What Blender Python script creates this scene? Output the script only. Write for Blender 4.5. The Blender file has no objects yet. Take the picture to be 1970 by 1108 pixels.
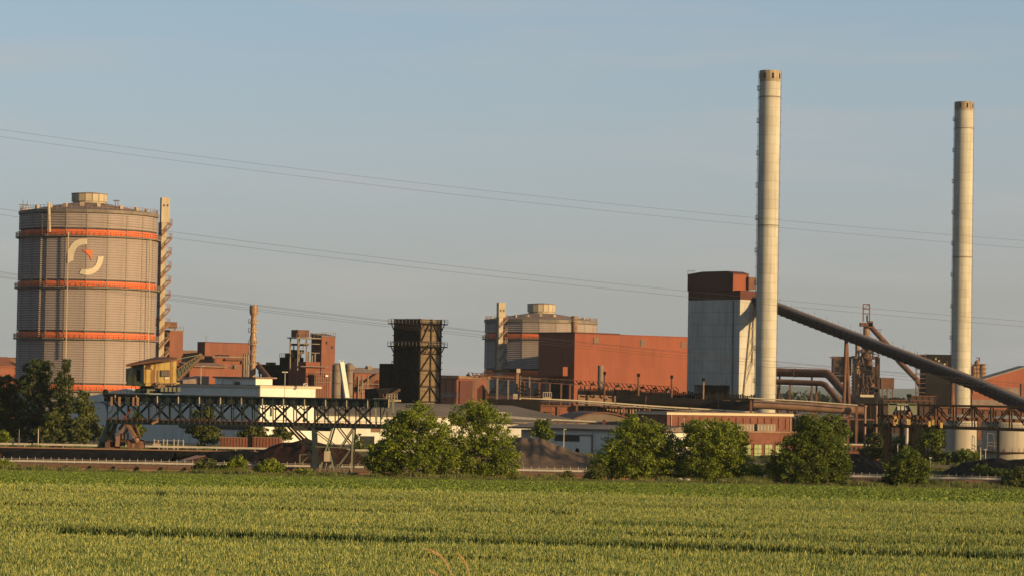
import bpy, math, random
import numpy as np
from mathutils import Vector, Matrix, Euler

pi = math.pi
R = math.radians
rnd = random.Random(11)
sc = bpy.context.scene
col = sc.collection

# ------------------------------------------------------------------ camera
F, CX, CY = 5500.0, 985.0, 554.0           # focal length and centre in photo pixels (1970 x 1108)
CAM = Vector((0, 0, 13.0))
PITCH, ROLL = math.atan(196 / F), R(1.05)
RM = Euler((pi / 2 + PITCH, 0, 0)).to_matrix() @ Matrix.Rotation(ROLL, 3, 'Z')
cd = bpy.data.cameras.new('camera')
cam = bpy.data.objects.new('camera', cd)
col.objects.link(cam)
cam.matrix_world = Matrix.Translation(CAM) @ RM.to_4x4()
cd.sensor_width = 36
cd.lens = 36 * F / 1970
cd.clip_start, cd.clip_end = 1, 30000
sc.camera = cam

# ------------------------------------------------------------------ sky and sun
SUN_AZ, SUN_EL = R(56), R(10.5)              # azimuth measured from the camera's back (-Y) towards +X
SDIR = Vector((math.sin(SUN_AZ) * math.cos(SUN_EL), -math.cos(SUN_AZ) * math.cos(SUN_EL), math.sin(SUN_EL)))
w = bpy.data.worlds.new('World')
sc.world = w
w.use_nodes = True
nt = w.node_tree
bg = nt.nodes['Background']
sky = nt.nodes.new('ShaderNodeTexSky')
sky.sky_type = 'NISHITA'
sky.sun_disc = False
sky.sun_elevation = SUN_EL
sky.sun_rotation = math.atan2(SDIR.x, SDIR.y)
sky.air_density, sky.dust_density, sky.ozone_density = .6, .9, 1.0
# a thin veil of haze that thickens towards the horizon all round, with faint streaks of high cloud
tc = nt.nodes.new('ShaderNodeTexCoord')
L = nt.links.new


def wn(ty, **kw):
    q = nt.nodes.new(ty)
    for k, x in kw.items(): setattr(q, k, x)
    return q


sep = wn('ShaderNodeSeparateXYZ'); L(tc.outputs['Generated'], sep.inputs[0])
vr = wn('ShaderNodeMapRange', interpolation_type='SMOOTHSTEP'); L(sep.outputs[2], vr.inputs[0])
vr.inputs[1].default_value, vr.inputs[2].default_value, vr.inputs[3].default_value, vr.inputs[4].default_value = -.02, .17, .84, .55
veil = wn('ShaderNodeMix', data_type='RGBA')
vc = wn('ShaderNodeValToRGB'); L(sep.outputs[2], vc.inputs[0])
vc.color_ramp.elements[0].position, vc.color_ramp.elements[0].color = 0., (.30, .325, .355, 1)
vc.color_ramp.elements[1].position, vc.color_ramp.elements[1].color = .16, (.31, .43, .462, 1)
e_ = vc.color_ramp.elements.new(.085); e_.color = (.385, .40, .385, 1)
e_ = vc.color_ramp.elements.new(.035); e_.color = (.352, .33, .315, 1)
vs_ = wn('ShaderNodeVectorMath', operation='SCALE'); L(vc.outputs[0], vs_.inputs[0]); vs_.inputs[3].default_value = 1 / .158
L(vr.outputs[0], veil.inputs[0]); L(sky.outputs[0], veil.inputs[6]); L(vs_.outputs[0], veil.inputs[7])
mp = wn('ShaderNodeMapping'); mp.inputs['Scale'].default_value = (3.5, 3.5, 30); mp.inputs['Rotation'].default_value = (0, R(5), 0)
nz = wn('ShaderNodeTexNoise'); nz.inputs['Scale'].default_value = 2.2; nz.inputs['Detail'].default_value = 7; nz.inputs['Roughness'].default_value = .5
rp = wn('ShaderNodeMapRange'); rp.inputs[1].default_value = .50; rp.inputs[2].default_value = .74; rp.inputs[4].default_value = .32
mx = wn('ShaderNodeMix', data_type='RGBA')
mx.inputs[7].default_value = (3.2, 3.02, 2.92, 1)
L(tc.outputs['Generated'], mp.inputs[0]); L(mp.outputs[0], nz.inputs['Vector']); L(nz.outputs[0], rp.inputs[0])
L(rp.outputs[0], mx.inputs[0]); L(veil.outputs[2], mx.inputs[6]); L(mx.outputs[2], bg.inputs['Color'])
bg.inputs['Strength'].default_value = 0.079
sd = bpy.data.lights.new('sun', 'SUN')
sd.energy, sd.angle, sd.color = 5.0, R(.55), (1.0, .67, .295)
sun = bpy.data.objects.new('sun', sd)
col.objects.link(sun)
sun.rotation_euler = (-SDIR).to_track_quat('-Z', 'Y').to_euler()
sun.location = (300, -100, 300)
sc.view_settings.view_transform = 'Standard'
sc.view_settings.look = 'None'
sc.view_settings.exposure = 1.0
sc.view_settings.gamma = 1
sc.view_settings.use_curve_mapping = False
sc.cycles.max_bounces = 6
sc.cycles.diffuse_bounces = 2
sc.cycles.transparent_max_bounces = 4


# ------------------------------------------------------------------ pixel -> place
def ray(px, py):
    return RM @ Vector(((px - CX) / F, -(py - CY) / F, -1))


def W(px, py, Y):
    d = ray(px, py)
    return CAM + d * (Y / d.y)


def S(Y):
    return Y / F


# ------------------------------------------------------------------ mesh builder
class MB:
    def __init__(s):
        s.v, s.f = [], []

    def add(s, vs, fs):
        n = len(s.v)
        s.v += [tuple(p) for p in vs]
        s.f += [tuple(n + i for i in f) for f in fs]
        return s

    BF = [(0, 3, 2, 1), (4, 5, 6, 7), (0, 1, 5, 4), (1, 2, 6, 5), (2, 3, 7, 6), (3, 0, 4, 7)]

    def box(s, x0, y0, z0, x1, y1, z1):
        return s.add([(x0, y0, z0), (x1, y0, z0), (x1, y1, z0), (x0, y1, z0), (x0, y0, z1), (x1, y0, z1), (x1, y1, z1), (x0, y1, z1)], s.BF)

    def hexa(s, b, t):
        return s.add(list(b) + list(t), s.BF)

    def beam(s, a, b, w, h=None, up=None):
        a, b = Vector(a), Vector(b)
        h = h or w
        d = (b - a).normalized()
        up = Vector(up) if up else (Vector((0, 0, 1)) if abs(d.z) < .9 else Vector((0, 1, 0)))
        x = d.cross(up).normalized() * (w / 2)
        y = x.cross(d).normalized() * (h / 2)
        return s.add([a - x - y, a + x - y, a + x + y, a - x + y, b - x - y, b + x - y, b + x + y, b - x + y], s.BF)

    def tube(s, a, b, r0, r1=None, n=8, cap=True):
        a, b = Vector(a), Vector(b)
        r1 = r0 if r1 is None else r1
        d = (b - a).normalized()
        up = Vector((0, 0, 1)) if abs(d.z) < .9 else Vector((0, 1, 0))
        x = d.cross(up).normalized()
        y = x.cross(d)
        vs = []
        for c, r in ((a, r0), (b, r1)):
            vs += [c + (x * math.cos(2 * pi * i / n) + y * math.sin(2 * pi * i / n)) * r for i in range(n)]
        fs = [(i, (i + 1) % n, n + (i + 1) % n, n + i) for i in range(n)]
        if cap:
            fs += [tuple(range(n - 1, -1, -1)), tuple(range(n, 2 * n))]
        return s.add(vs, fs)

    def path(s, pts, r, n=10):
        """a swept pipe with mitred bends"""
        pts = [Vector(p) for p in pts]
        rings = []
        for i, p in enumerate(pts):
            if i == 0: d = pts[1] - p
            elif i == len(pts) - 1: d = p - pts[-2]
            else: d = (pts[i + 1] - p).normalized() + (p - pts[i - 1]).normalized()
            d.normalize()
            up = Vector((0, 0, 1)) if abs(d.z) < .95 else Vector((0, 1, 0))
            x = d.cross(up).normalized()
            y = x.cross(d)
            rings.append([p + (x * math.cos(2 * pi * k / n) + y * math.sin(2 * pi * k / n)) * r for k in range(n)])
        vs = [q for g in rings for q in g]
        fs = [(j * n + k, j * n + (k + 1) % n, (j + 1) * n + (k + 1) % n, (j + 1) * n + k) for j in range(len(pts) - 1) for k in range(n)]
        fs += [tuple(range(n - 1, -1, -1)), tuple(range((len(pts) - 1) * n, len(pts) * n))]
        return s.add(vs, fs)

    def lathe(s, prof, n, c=(0, 0), a0=0., cap=True):
        vs = []
        for r, z in prof:
            vs += [(c[0] + r * math.sin(a0 + 2 * pi * i / n), c[1] - r * math.cos(a0 + 2 * pi * i / n), z) for i in range(n)]
        m = len(prof)
        fs = [(j * n + i, j * n + (i + 1) % n, (j + 1) * n + (i + 1) % n, (j + 1) * n + i) for j in range(m - 1) for i in range(n)]
        if cap:
            fs += [tuple(range(n - 1, -1, -1)), tuple(range((m - 1) * n, m * n))]
        return s.add(vs, fs)

    def extr(s, poly, vec):
        n = len(poly)
        vec = Vector(vec)
        vs = [Vector(p) for p in poly] + [Vector(p) + vec for p in poly]
        fs = [tuple(range(n - 1, -1, -1)), tuple(range(n, 2 * n))] + [(i, (i + 1) % n, n + (i + 1) % n, n + i) for i in range(n)]
        return s.add(vs, fs)

    def mesh(s, name, mat, smooth=False, off=(0, 0, 0)):
        me = bpy.data.meshes.new(name)
        o = Vector(off)
        me.from_pydata([Vector(p) - o for p in s.v] if off != (0, 0, 0) else s.v, [], s.f)
        me.materials.append(mat)
        if smooth:
            me.shade_smooth()
            try: me.set_sharp_from_angle(angle=R(40))
            except Exception: pass
        return me

    def build(s, name, mat, parent=None, smooth=False, label=None, world=False, kind=None):
        """world=True: the coordinates are world coordinates; otherwise local to the thing"""
        off = (0, 0, 0)
        if world and parent is not None:
            off = tuple(ROOT[parent.name])
        o = bpy.data.objects.new(name, s.mesh(name, mat, smooth, off))
        col.objects.link(o)
        if parent is not None:
            o.parent = parent
            ROOT[o.name] = ROOT[parent.name]
        if label: o['label'] = label
        if kind: o['kind'] = kind
        return o


ROOT = {}


def inst(name, me, parent, loc=(0, 0, 0), rz=0.0, label=None, rot=None):
    o = bpy.data.objects.new(name, me)
    col.objects.link(o)
    o.parent = parent
    o.location = loc
    o.rotation_euler = rot or (0, 0, rz)
    if label: o['label'] = label
    return o


def tag(o, label, cat, group=None):
    o['label'] = label
    o['category'] = cat
    if group: o['group'] = group
    return o


def thing(name, label, cat, loc, rz=0, group=None):
    o = bpy.data.objects.new(name, None)
    col.objects.link(o)
    o.empty_display_size = .5
    o.location = loc
    o.rotation_euler = (0, 0, rz)
    ROOT[o.name] = Vector(loc)
    return tag(o, label, cat, group)


def single(mb, name, mat, label, cat, group=None, smooth=False):
    """a thing that is one mesh; its origin goes to its base"""
    a = np.array([tuple(p) for p in mb.v])
    off = ((a[:, 0].min() + a[:, 0].max()) / 2, (a[:, 1].min() + a[:, 1].max()) / 2, a[:, 2].min())
    o = bpy.data.objects.new(name, mb.mesh(name, mat, smooth, tuple(float(q) for q in off)))
    col.objects.link(o)
    o.location = off
    return tag(o, label, cat, group)


def copy_tree(o, parent=None):
    c = o.copy()
    col.objects.link(c)
    if parent is not None: c.parent = parent
    for ch in list(o.children): copy_tree(ch, c)
    return c


def structure(mb, name, mat, smooth=False):
    o = mb.build(name, mat, None, smooth)
    o['kind'] = 'structure'
    return o


AL = R(40)


class Bld:
    """an upright block seen corner-on: corner column at pixel xc, left face out to xl, front face out to xr"""

    def __init__(s, name, label, cat, xc, xl, xr, Y, pyref, z0=0.0, al=AL, group=None):
        C = W(xc, pyref, Y)
        s.Y, s.xc, s.z0, s.C = Y, xc, z0, C
        s.u = Vector((math.cos(al), math.sin(al), 0))
        s.vv = Vector((-math.sin(al), math.cos(al), 0))
        s.Lr = s._len(xr, pyref, s.u)
        s.Ll = s._len(xl, pyref, s.vv) if xl < xc else s._len(xc - 1, pyref, s.vv)
        s.root = thing(name, label, cat, (C.x, C.y, z0), al, group)

    def _len(s, px, py, d):
        r = ray(px, py)
        # CAM + r k = C + d t   (in plan)
        a, b = r.x, -d.x
        c, e = r.y, -d.y
        rx, ry = s.C.x - CAM.x, s.C.y - CAM.y
        det = a * e - b * c
        return (a * ry - c * rx) / det

    def h(s, py, px=None):
        return W(px or s.xc, py, s.Y).z - s.z0

    def _hit(s, px, py, n):
        r = ray(px, py)
        k = (s.C - CAM).dot(n) / r.dot(n)
        return CAM + r * k

    def fr(s, px, py):
        p = s._hit(px, py, s.vv)
        return (p - s.C).dot(s.u), p.z - s.z0

    def lf(s, px, py):
        p = s._hit(px, py, s.u)
        return (p - s.C).dot(s.vv), p.z - s.z0

    def wall(s, z0, z1, mat, name='wall', x0=0., x1=None, y0=0., y1=None, label=None):
        return MB().box(x0, y0, z0, s.Lr if x1 is None else x1, s.Ll if y1 is None else y1, z1).build(name, mat, s.root, label=label)

    def fbox(s, xa, ya, xb, yb, d, mat, name, inn=0.02, parent=None):
        """a box standing d proud of the front face between two photo points"""
        p, q = s.fr(xa, ya), s.fr(xb, yb)
        return MB().box(min(p[0], q[0]), -d, min(p[1], q[1]), max(p[0], q[0]), inn, max(p[1], q[1])).build(name, mat, parent or s.root)

    def lbox(s, xa, ya, xb, yb, d, mat, name, inn=0.02, parent=None):
        p, q = s.lf(xa, ya), s.lf(xb, yb)
        return MB().box(-d, min(p[0], q[0]), min(p[1], q[1]), inn, max(p[0], q[0]), max(p[1], q[1])).build(name, mat, parent or s.root)


# ------------------------------------------------------------------ materials
def mat(name, c, var=.18, scale=.25, rough=.8, metal=0., dirt=None, dirt_amt=0., streak=None, streak_amt=0., bump=.0, bscale=4., lines=None, spec=.22, sheets=None, sfreq=1.1):
    m = bpy.data.materials.new(name)
    m.use_nodes = True
    t = m.node_tree
    p = t.nodes['Principled BSDF']
    p.inputs['Roughness'].default_value = rough
    p.inputs['Metallic'].default_value = metal
    p.inputs['Specular IOR Level'].default_value = spec
    N, K = t.nodes.new, t.links.new
    tc = N('ShaderNodeTexCoord')

    def noise(sx, detail=5, rg=.6, mapping=None):
        n = N('ShaderNodeTexNoise')
        n.inputs['Scale'].default_value = sx
        n.inputs['Detail'].default_value = detail
        n.inputs['Roughness'].default_value = rg
        if mapping:
            q = N('ShaderNodeMapping'); q.inputs['Scale'].default_value = mapping
            K(tc.outputs['Object'], q.inputs[0]); K(q.outputs[0], n.inputs['Vector'])
        else:
            K(tc.outputs['Object'], n.inputs['Vector'])
        return n

    def rng(src, a, b, lo=0., hi=1.):
        r = N('ShaderNodeMapRange')
        r.inputs[1].default_value, r.inputs[2].default_value, r.inputs[3].default_value, r.inputs[4].default_value = a, b, lo, hi
        K(src, r.inputs[0])
        return r.outputs[0]

    def mixc(f, a, b):
        q = N('ShaderNodeMix'); q.data_type = 'RGBA'
        if hasattr(f, 'links'): K(f, q.inputs[0])
        else: q.inputs[0].default_value = f
        for i, x in ((6, a), (7, b)):
            if hasattr(x, 'links'): K(x, q.inputs[i])
            else: q.inputs[i].default_value = (*x, 1)
        return q.outputs[2]

    n1 = noise(scale)
    cur = mixc(rng(n1.outputs[0], .3, .7), tuple(x * (1 - var) for x in c), tuple(min(1, x * (1 + var)) for x in c))
    if dirt:
        cur = mixc(rng(noise(scale * .45, 6, .65).outputs[0], .5, .68, 0, dirt_amt), cur, dirt)
    if streak:
        cur = mixc(rng(noise(1., 4, .6, (sfreq, sfreq, .07)).outputs[0], .46, .62, 0, streak_amt), cur, streak)
    if lines:                                   # (spacing, darkness): formwork or course lines at fixed heights
        sx = N('ShaderNodeSeparateXYZ'); K(tc.outputs['Object'], sx.inputs[0])
        fm = N('ShaderNodeMath'); fm.operation = 'FRACT'
        dv = N('ShaderNodeMath'); dv.operation = 'DIVIDE'; dv.inputs[1].default_value = lines[0]
        K(sx.outputs[2], dv.inputs[0]); K(dv.outputs[0], fm.inputs[0])
        lt = N('ShaderNodeMath'); lt.operation = 'LESS_THAN'; lt.inputs[1].default_value = .1
        K(fm.outputs[0], lt.inputs[0])
        ml = N('ShaderNodeMath'); ml.operation = 'MULTIPLY'; ml.inputs[1].default_value = lines[1]
        K(lt.outputs[0], ml.inputs[0])
        cur = mixc(ml.outputs[0], cur, tuple(x * .45 for x in c))
    if sheets:                                  # (width, height, amount): sheets and lifts that aged differently
        sx = N('ShaderNodeSeparateXYZ'); K(tc.outputs['Object'], sx.inputs[0])

        def mth(op, a, b=None):
            q = N('ShaderNodeMath'); q.operation = op
            for i, x in ((0, a), (1, b)):
                if x is None: continue
                if hasattr(x, 'links'): K(x, q.inputs[i])
                else: q.inputs[i].default_value = x
            return q.outputs[0]
        u = mth('FLOOR', mth('DIVIDE', mth('ADD', sx.outputs[0], sx.outputs[1]), sheets[0]))
        v_ = mth('FLOOR', mth('DIVIDE', sx.outputs[2], sheets[1]))
        cb = N('ShaderNodeCombineXYZ'); K(u, cb.inputs[0]); K(v_, cb.inputs[1])
        wn_ = N('ShaderNodeTexWhiteNoise'); wn_.noise_dimensions = '2D'; K(cb.outputs[0], wn_.inputs['Vector'])
        hv = N('ShaderNodeHueSaturation'); K(cur, hv.inputs['Color']); K(rng(wn_.outputs[0], 0, 1, 1 - sheets[2], 1 + sheets[2]), hv.inputs['Value'])
        cur = hv.outputs[0]
    K(cur, p.inputs['Base Color'])
    if bump:
        b = N('ShaderNodeBump'); b.inputs['Strength'].default_value = bump; b.inputs['Distance'].default_value = .2
        K(noise(bscale).outputs[0], b.inputs['Height']); K(b.outputs[0], p.inputs['Normal'])
    return m


def leaf_mat(name, c, spread=.5, yellow=(.16, .15, .03), trans=.25):
    """leaf colour varies from leaf to leaf through the 'tint' attribute of each face"""
    m = bpy.data.materials.new(name)
    m.use_nodes = True
    t = m.node_tree
    N, K = t.nodes.new, t.links.new
    p = t.nodes['Principled BSDF']
    p.inputs['Roughness'].default_value = .65
    p.inputs['Specular IOR Level'].default_value = .25
    at = N('ShaderNodeAttribute'); at.attribute_name = 'tint'
    cr = N('ShaderNodeValToRGB')
    cr.color_ramp.elements[0].color = (*[x * (1 - spread) for x in c], 1)
    cr.color_ramp.elements[1].color = (*yellow, 1)
    e = cr.color_ramp.elements.new(.6); e.color = (*[x * (1 + spread * .3) for x in c], 1)
    K(at.outputs['Fac'], cr.inputs[0]); K(cr.outputs[0], p.inputs['Base Color'])
    tr = N('ShaderNodeBsdfTranslucent'); K(cr.outputs[0], tr.inputs[0])
    ms = N('ShaderNodeMixShader'); ms.inputs[0].default_value = trans
    K(p.outputs[0], ms.inputs[1]); K(tr.outputs[0], ms.inputs[2]); K(ms.outputs[0], t.nodes['Material Output'].inputs[0])
    return m


M = dict(
    clad=mat('grey_cladding', (.200, .168, .166), .10, .12, .75, dirt=(.129, .114, .103), dirt_amt=.35, streak=(.129, .106, .091), streak_amt=.3),
    orange=mat('orange_cladding', (.471, .095, .030), .12, .2, .7, streak=(.274, .068, .034), streak_amt=.35, sheets=(50, 50, .0)),
    mullion=mat('dark_steel_strip', (.053, .046, .046), .2, .3),
    steel=mat('weathered_steel', (.114, .099, .087), .25, .4, .7, dirt=(.122, .061, .038), dirt_amt=.5),
    beige=mat('beige_paint', (.274, .236, .182), .15, .3, .7, streak=(.167, .114, .068), streak_amt=.4),
    roofdk=mat('roof_felt', (.122, .091, .084), .25, .3, .9, dirt=(.182, .137, .114), dirt_amt=.5),
    redh=mat('red_sheeting', (.142, .040, .023), .12, .06, .8, dirt=(.115, .036, .024), dirt_amt=.5, streak=(.105, .034, .022), streak_amt=.4, sheets=(1.9, 7.5, .07)),
    redp=mat('faded_red_sheeting', (.135, .048, .031), .15, .08, .85, dirt=(.099, .049, .038), dirt_amt=.5, streak=(.091, .042, .032), streak_amt=.45, sheets=(1.6, 4.5, .12)),
    redl=mat('dull_red_sheeting', (.128, .050, .035), .14, .07, .85, dirt=(.09, .04, .03), dirt_amt=.55, streak=(.08, .035, .027), streak_amt=.45, sheets=(1.9, 6, .08)),
    capb=mat('rust_stained_cap', (.085, .052, .038), .25, .5, .9, dirt=(.045, .03, .024), dirt_amt=.6),
    redd=mat('dark_red_sheeting', (.058, .019, .016), .15, .1, .8, streak=(.061, .020, .017), streak_amt=.4, sheets=(1.6, 5, .12)),
    brick=mat('red_brickwork', (.108, .043, .031), .22, .6, .9, dirt=(.099, .042, .032), dirt_amt=.5, bump=.3, sheets=(4, 3, .06)),
    conc=mat('pale_concrete', (.304, .293, .262), .10, .10, .9, dirt=(.236, .220, .190), dirt_amt=.45, streak=(.205, .190, .163), streak_amt=.5, lines=(2.6, .28), bump=.15, sheets=(60, 2.6, .06)),
    conct=mat('stained_concrete', (.255, .205, .155), .3, .3, .9, dirt=(.13, .095, .07), dirt_amt=.55, streak=(.11, .08, .058), streak_amt=.6),
    tower=mat('grey_concrete', (.30, .295, .28), .14, .12, .9, dirt=(.17, .175, .175), dirt_amt=.6, streak=(.18, .178, .17), streak_amt=.5, bump=.15),
    black=mat('soot_black', (.0075, .007, .0075), .35, .4, .85, dirt=(.018, .014, .012), dirt_amt=.5, spec=.03),
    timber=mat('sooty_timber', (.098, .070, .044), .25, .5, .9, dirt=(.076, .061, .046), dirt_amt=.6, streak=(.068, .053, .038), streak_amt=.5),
    timberdk=mat('black_shaded_timber', (.012, .011, .011), .3, .5, .9, dirt=(.015, .015, .015), dirt_amt=.5, spec=.03),
    rust=mat('rusty_steel', (.095, .044, .029), .3, .35, .85, dirt=(.053, .029, .023), dirt_amt=.6, streak=(.057, .030, .024), streak_amt=.5),
    rustl=mat('pale_rusty_steel', (.160, .095, .065), .3, .35, .8, dirt=(.129, .061, .038), dirt_amt=.6),
    copper=mat('heat_stained_steel', (.20, .125, .075), .3, .5, .5, .15, dirt=(.152, .076, .046), dirt_amt=.6),
    white=mat('white_render', (.456, .441, .410), .06, .1, .85, streak=(.334, .312, .274), streak_amt=.35, sheets=(3.5, 5, .04)),
    whitep=mat('white_sheeting', (.426, .418, .403), .07, .08, .6, streak=(.319, .304, .281), streak_amt=.3, sheets=(2.4, 6, .04)),
    greyroof=mat('grey_sheet_roof', (.105, .082, .070), .18, .1, .85, dirt=(.099, .084, .076), dirt_amt=.5, sheets=(1.5, 50, .08)),
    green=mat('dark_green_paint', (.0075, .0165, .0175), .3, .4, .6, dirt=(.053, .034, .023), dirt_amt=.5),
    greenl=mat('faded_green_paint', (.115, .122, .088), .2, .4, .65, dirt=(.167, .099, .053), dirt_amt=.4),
    yellow=mat('rust_streaked_yellow_paint', (.350, .258, .076), .15, .5, .65, dirt=(.319, .205, .091), dirt_amt=.4, streak=(.152, .065, .034), streak_amt=.95, sfreq=2.4),
    glass=mat('dark_glass', (.023, .027, .030), .2, .5, .15),
    glassg=mat('greenish_window', (.15, .19, .085), .12, .8, .25),
    frame=mat('window_frame', (.190, .152, .122), .1, 1),
    coal=mat('coal', (.007, .007, .008), .5, .8, .95, bump=.3, bscale=1.5, spec=.03),  # darker than real coal: the bunker's shade is put into the colour
    ore=mat('brown_ore', (.026, .0125, .009), .4, .4, .95, dirt=(.014, .008, .007), dirt_amt=.7, bump=.6, bscale=1.5, spec=.03),
    slag=mat('grey_brown_slag', (.078, .058, .048), .22, .5, .95, dirt=(.05, .038, .032), dirt_amt=.5, bump=.5, bscale=2, spec=.03),
    quay=mat('pinkish_concrete', (.165, .095, .068), .2, .25, .9, dirt=(.182, .099, .068), dirt_amt=.6, streak=(.167, .084, .061), streak_amt=.4),
    rail=mat('pale_galvanised', (.274, .251, .228), .15, 1, .6),
    earth=mat('industrial_ground', (.076, .057, .042), .4, .05, .95, dirt=(.046, .053, .023), dirt_amt=.7, bump=.3),
    soil=mat('field_soil', (.042, .034, .019), .3, .4, .95),
    water=mat('canal_water', (.015, .023, .023), .1, .2, .08),
    wire=mat('conductor', (.03, .03, .032), .1, 1, .7),
    bark=mat('bark', (.076, .057, .038), .3, 2, .9),
    lampg=mat('grey_post', (.289, .274, .251), .1, 1, .6),
    cream=mat('cream_fascia', (.342, .296, .220), .08, .3, .8),
    tank=mat('cream_tank_paint', (.243, .224, .194), .08, .15, .7, streak=(.167, .137, .106), streak_amt=.4, dirt=(.198, .175, .148), dirt_amt=.4),
)


# ================================================================== ground, water, hills
PIT_X = -37.0


def gz(x, y):
    pts = [(-60, 11.6), (0, 11.3), (30, 9.2), (81, 9.25), (100, 8.75), (411, -.4), (432, -.3), (440, -5), (513, -5), (515, -1.6), (590, -1.6), (592, -.8), (690, -.8), (740, 0), (20000, 0)]
    if x < PIT_X and 520 < y < 589.5: return -5.2
    if x > 28 and 640 <= y <= 740: return -2.7
    for (a, za), (b, zb) in zip(pts, pts[1:]):
        if y <= b: return za + (zb - za) * (max(y, a) - a) / (b - a)
    return 0.


xs = [-9000, -3000, -1200, -500] + [-300 + 12 * i for i in range(22)] + [PIT_X - .4, PIT_X] + [-30 + 12 * i for i in range(28)] + [500, 1200, 3000, 9000]
ys = [-60, -20, 0, 10, 20, 30, 50, 81, 90, 100, 150, 200, 260, 330, 380, 411, 422, 432, 436, 440, 480, 513, 514.9, 519.5, 520.2, 550, 589.2, 589.8, 592, 640, 690, 740, 790, 900, 1200, 1800, 3000, 5000, 9000, 16000]
g = MB()
vs = [(x, y, gz(x, y) + (0 if y > 411 or y < 81 else .12 * math.sin(x * .05 + y * .03))) for y in ys for x in xs]
nx = len(xs)
split = ys.index(411)
fs = [(j * nx + i, j * nx + i + 1, (j + 1) * nx + i + 1, (j + 1) * nx + i) for j in range(len(ys) - 1) for i in range(nx - 1)]
structure(MB().add(vs[:(split + 1) * nx], [f for f in fs if f[2] < (split + 1) * nx]), 'field_soil', M['soil'], True)
structure(MB().add(vs[split * nx:], [tuple(q - split * nx for q in f) for f in fs if f[0] >= split * nx]), 'ground', M['earth'])
structure(MB().box(-900, 438, -4.6, 900, 514.6, -4.3), 'canal_water', M['water'])

M['forest'] = mat('forest_green', (.035, .05, .025), .4, .02, .9)
h = MB()
n = 80
pro = [(-3200 + 6400 * i / n) for i in range(n + 1)]
top = [34 + 7 * math.sin(x * .0021 + 1) + 4 * math.sin(x * .0063) for x in pro]
vs = [(x * 1.9, 11500, 0) for x in pro] + [(x * 1.9, 12800, t * 1.55) for x, t in zip(pro, top)] + [(x * 1.9, 14500, 0) for x in pro]
m_ = n + 1
fs = [(j * m_ + i, j * m_ + i + 1, (j + 1) * m_ + i + 1, (j + 1) * m_ + i) for j in range(2) for i in range(n)]
structure(h.add(vs, fs), 'hills', M['forest'], True)


# ================================================================== leaf geometry (numpy) and foliage stuff
def cards(pts, size, rs, up=.35, aspect=1.4, tint=None, bend=True, clump=None):
    """leaf faces: one folded quad (two faces) at each point, random directions"""
    n = len(pts)
    a = rs.normal(size=(n, 3)); a[:, 2] += up
    a /= np.linalg.norm(a, axis=1)[:, None]
    b = rs.normal(size=(n, 3))
    b -= (b * a).sum(1)[:, None] * a
    b /= np.linalg.norm(b, axis=1)[:, None]
    c = np.cross(a, b)
    s = size * (.5 + 1.1 * rs.uniform(0, 1, n) ** 2)[:, None]
    L_, Wd = b * s * aspect, c * s
    nrm = a * s * .28
    v = np.stack([pts - L_ * .5, pts + Wd * .42 + nrm * .5, pts + L_ * .5, pts - Wd * .42 + nrm * .5, ], 1).reshape(-1, 3)
    t = rs.uniform(0, 1, n) if tint is None else tint
    return v, np.clip(t, 0, 1)


def leaf_object(name, v, tint, material, parent=None, kind=None, off=None):
    """v: (4n,3) world points; quads folded along their length"""
    if off is not None: v = v - np.array(off)
    n = len(v) // 4
    me = bpy.data.meshes.new(name)
    me.vertices.add(4 * n)
    me.vertices.foreach_set('co', v.astype(np.float32).ravel())
    idx = np.arange(4 * n, dtype=np.int32).reshape(n, 4)
    tri = np.stack([idx[:, [0, 1, 2]], idx[:, [0, 2, 3]]], 1).reshape(-1)
    me.loops.add(6 * n)
    me.loops.foreach_set('vertex_index', tri)
    me.polygons.add(2 * n)
    me.polygons.foreach_set('loop_start', np.arange(0, 6 * n, 3, dtype=np.int32))
    at = me.attributes.new('tint', 'FLOAT', 'FACE')
    at.data.foreach_set('value', np.repeat(tint, 2).astype(np.float32))
    me.materials.append(material)
    me.update(calc_edges=True)
    o = bpy.data.objects.new(name, me)
    col.objects.link(o)
    if parent is not None: o.parent = parent
    if kind: o['kind'] = kind
    return o


M['leaf'] = leaf_mat('ash_leaves', (.122, .160, .013), .5, (.225, .245, .022), .36)
M['leafd'] = leaf_mat('dark_leaves', (.066, .096, .010), .52, (.14, .155, .016), .32)
M['leafo'] = leaf_mat('olive_leaves', (.062, .076, .016), .5, (.125, .125, .026), .28)
M['leaff'] = leaf_mat('shaded_dark_leaves', (.032, .048, .010), .55, (.075, .082, .017), .25)  # darker leaf copy; shade on the left trees is put into its colour
M['beet'] = leaf_mat('beet_leaves', (.118, .168, .026), .42, (.19, .23, .045), .3)
M['wheat'] = leaf_mat('wheat', (.118, .172, .058), .55, (.52, .51, .165), .3)
M['grass'] = leaf_mat('rough_grass', (.075, .10, .024), .4, (.24, .21, .08), .25)

rs = np.random.default_rng(5)
# far wood behind the works
n = 16000
px_ = rs.uniform(-900, 1000, n)
hh = 13.4 + 1.6 * np.sin(px_ * .045) + 1.0 * np.sin(px_ * .13) + rs.normal(size=n) * .6
p = np.stack([px_, 1950 + rs.uniform(-12, 12, n), hh * rs.uniform(0, 1, n) ** .5], 1)
v, t = cards(p, 3.2, rs, up=.6)
M['leafw'] = leaf_mat('far_wood_leaves', (.022, .030, .012), .5, (.04, .045, .015), .2)
leaf_object('far_wood', v, t, M['leafw'], kind='stuff')


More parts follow.
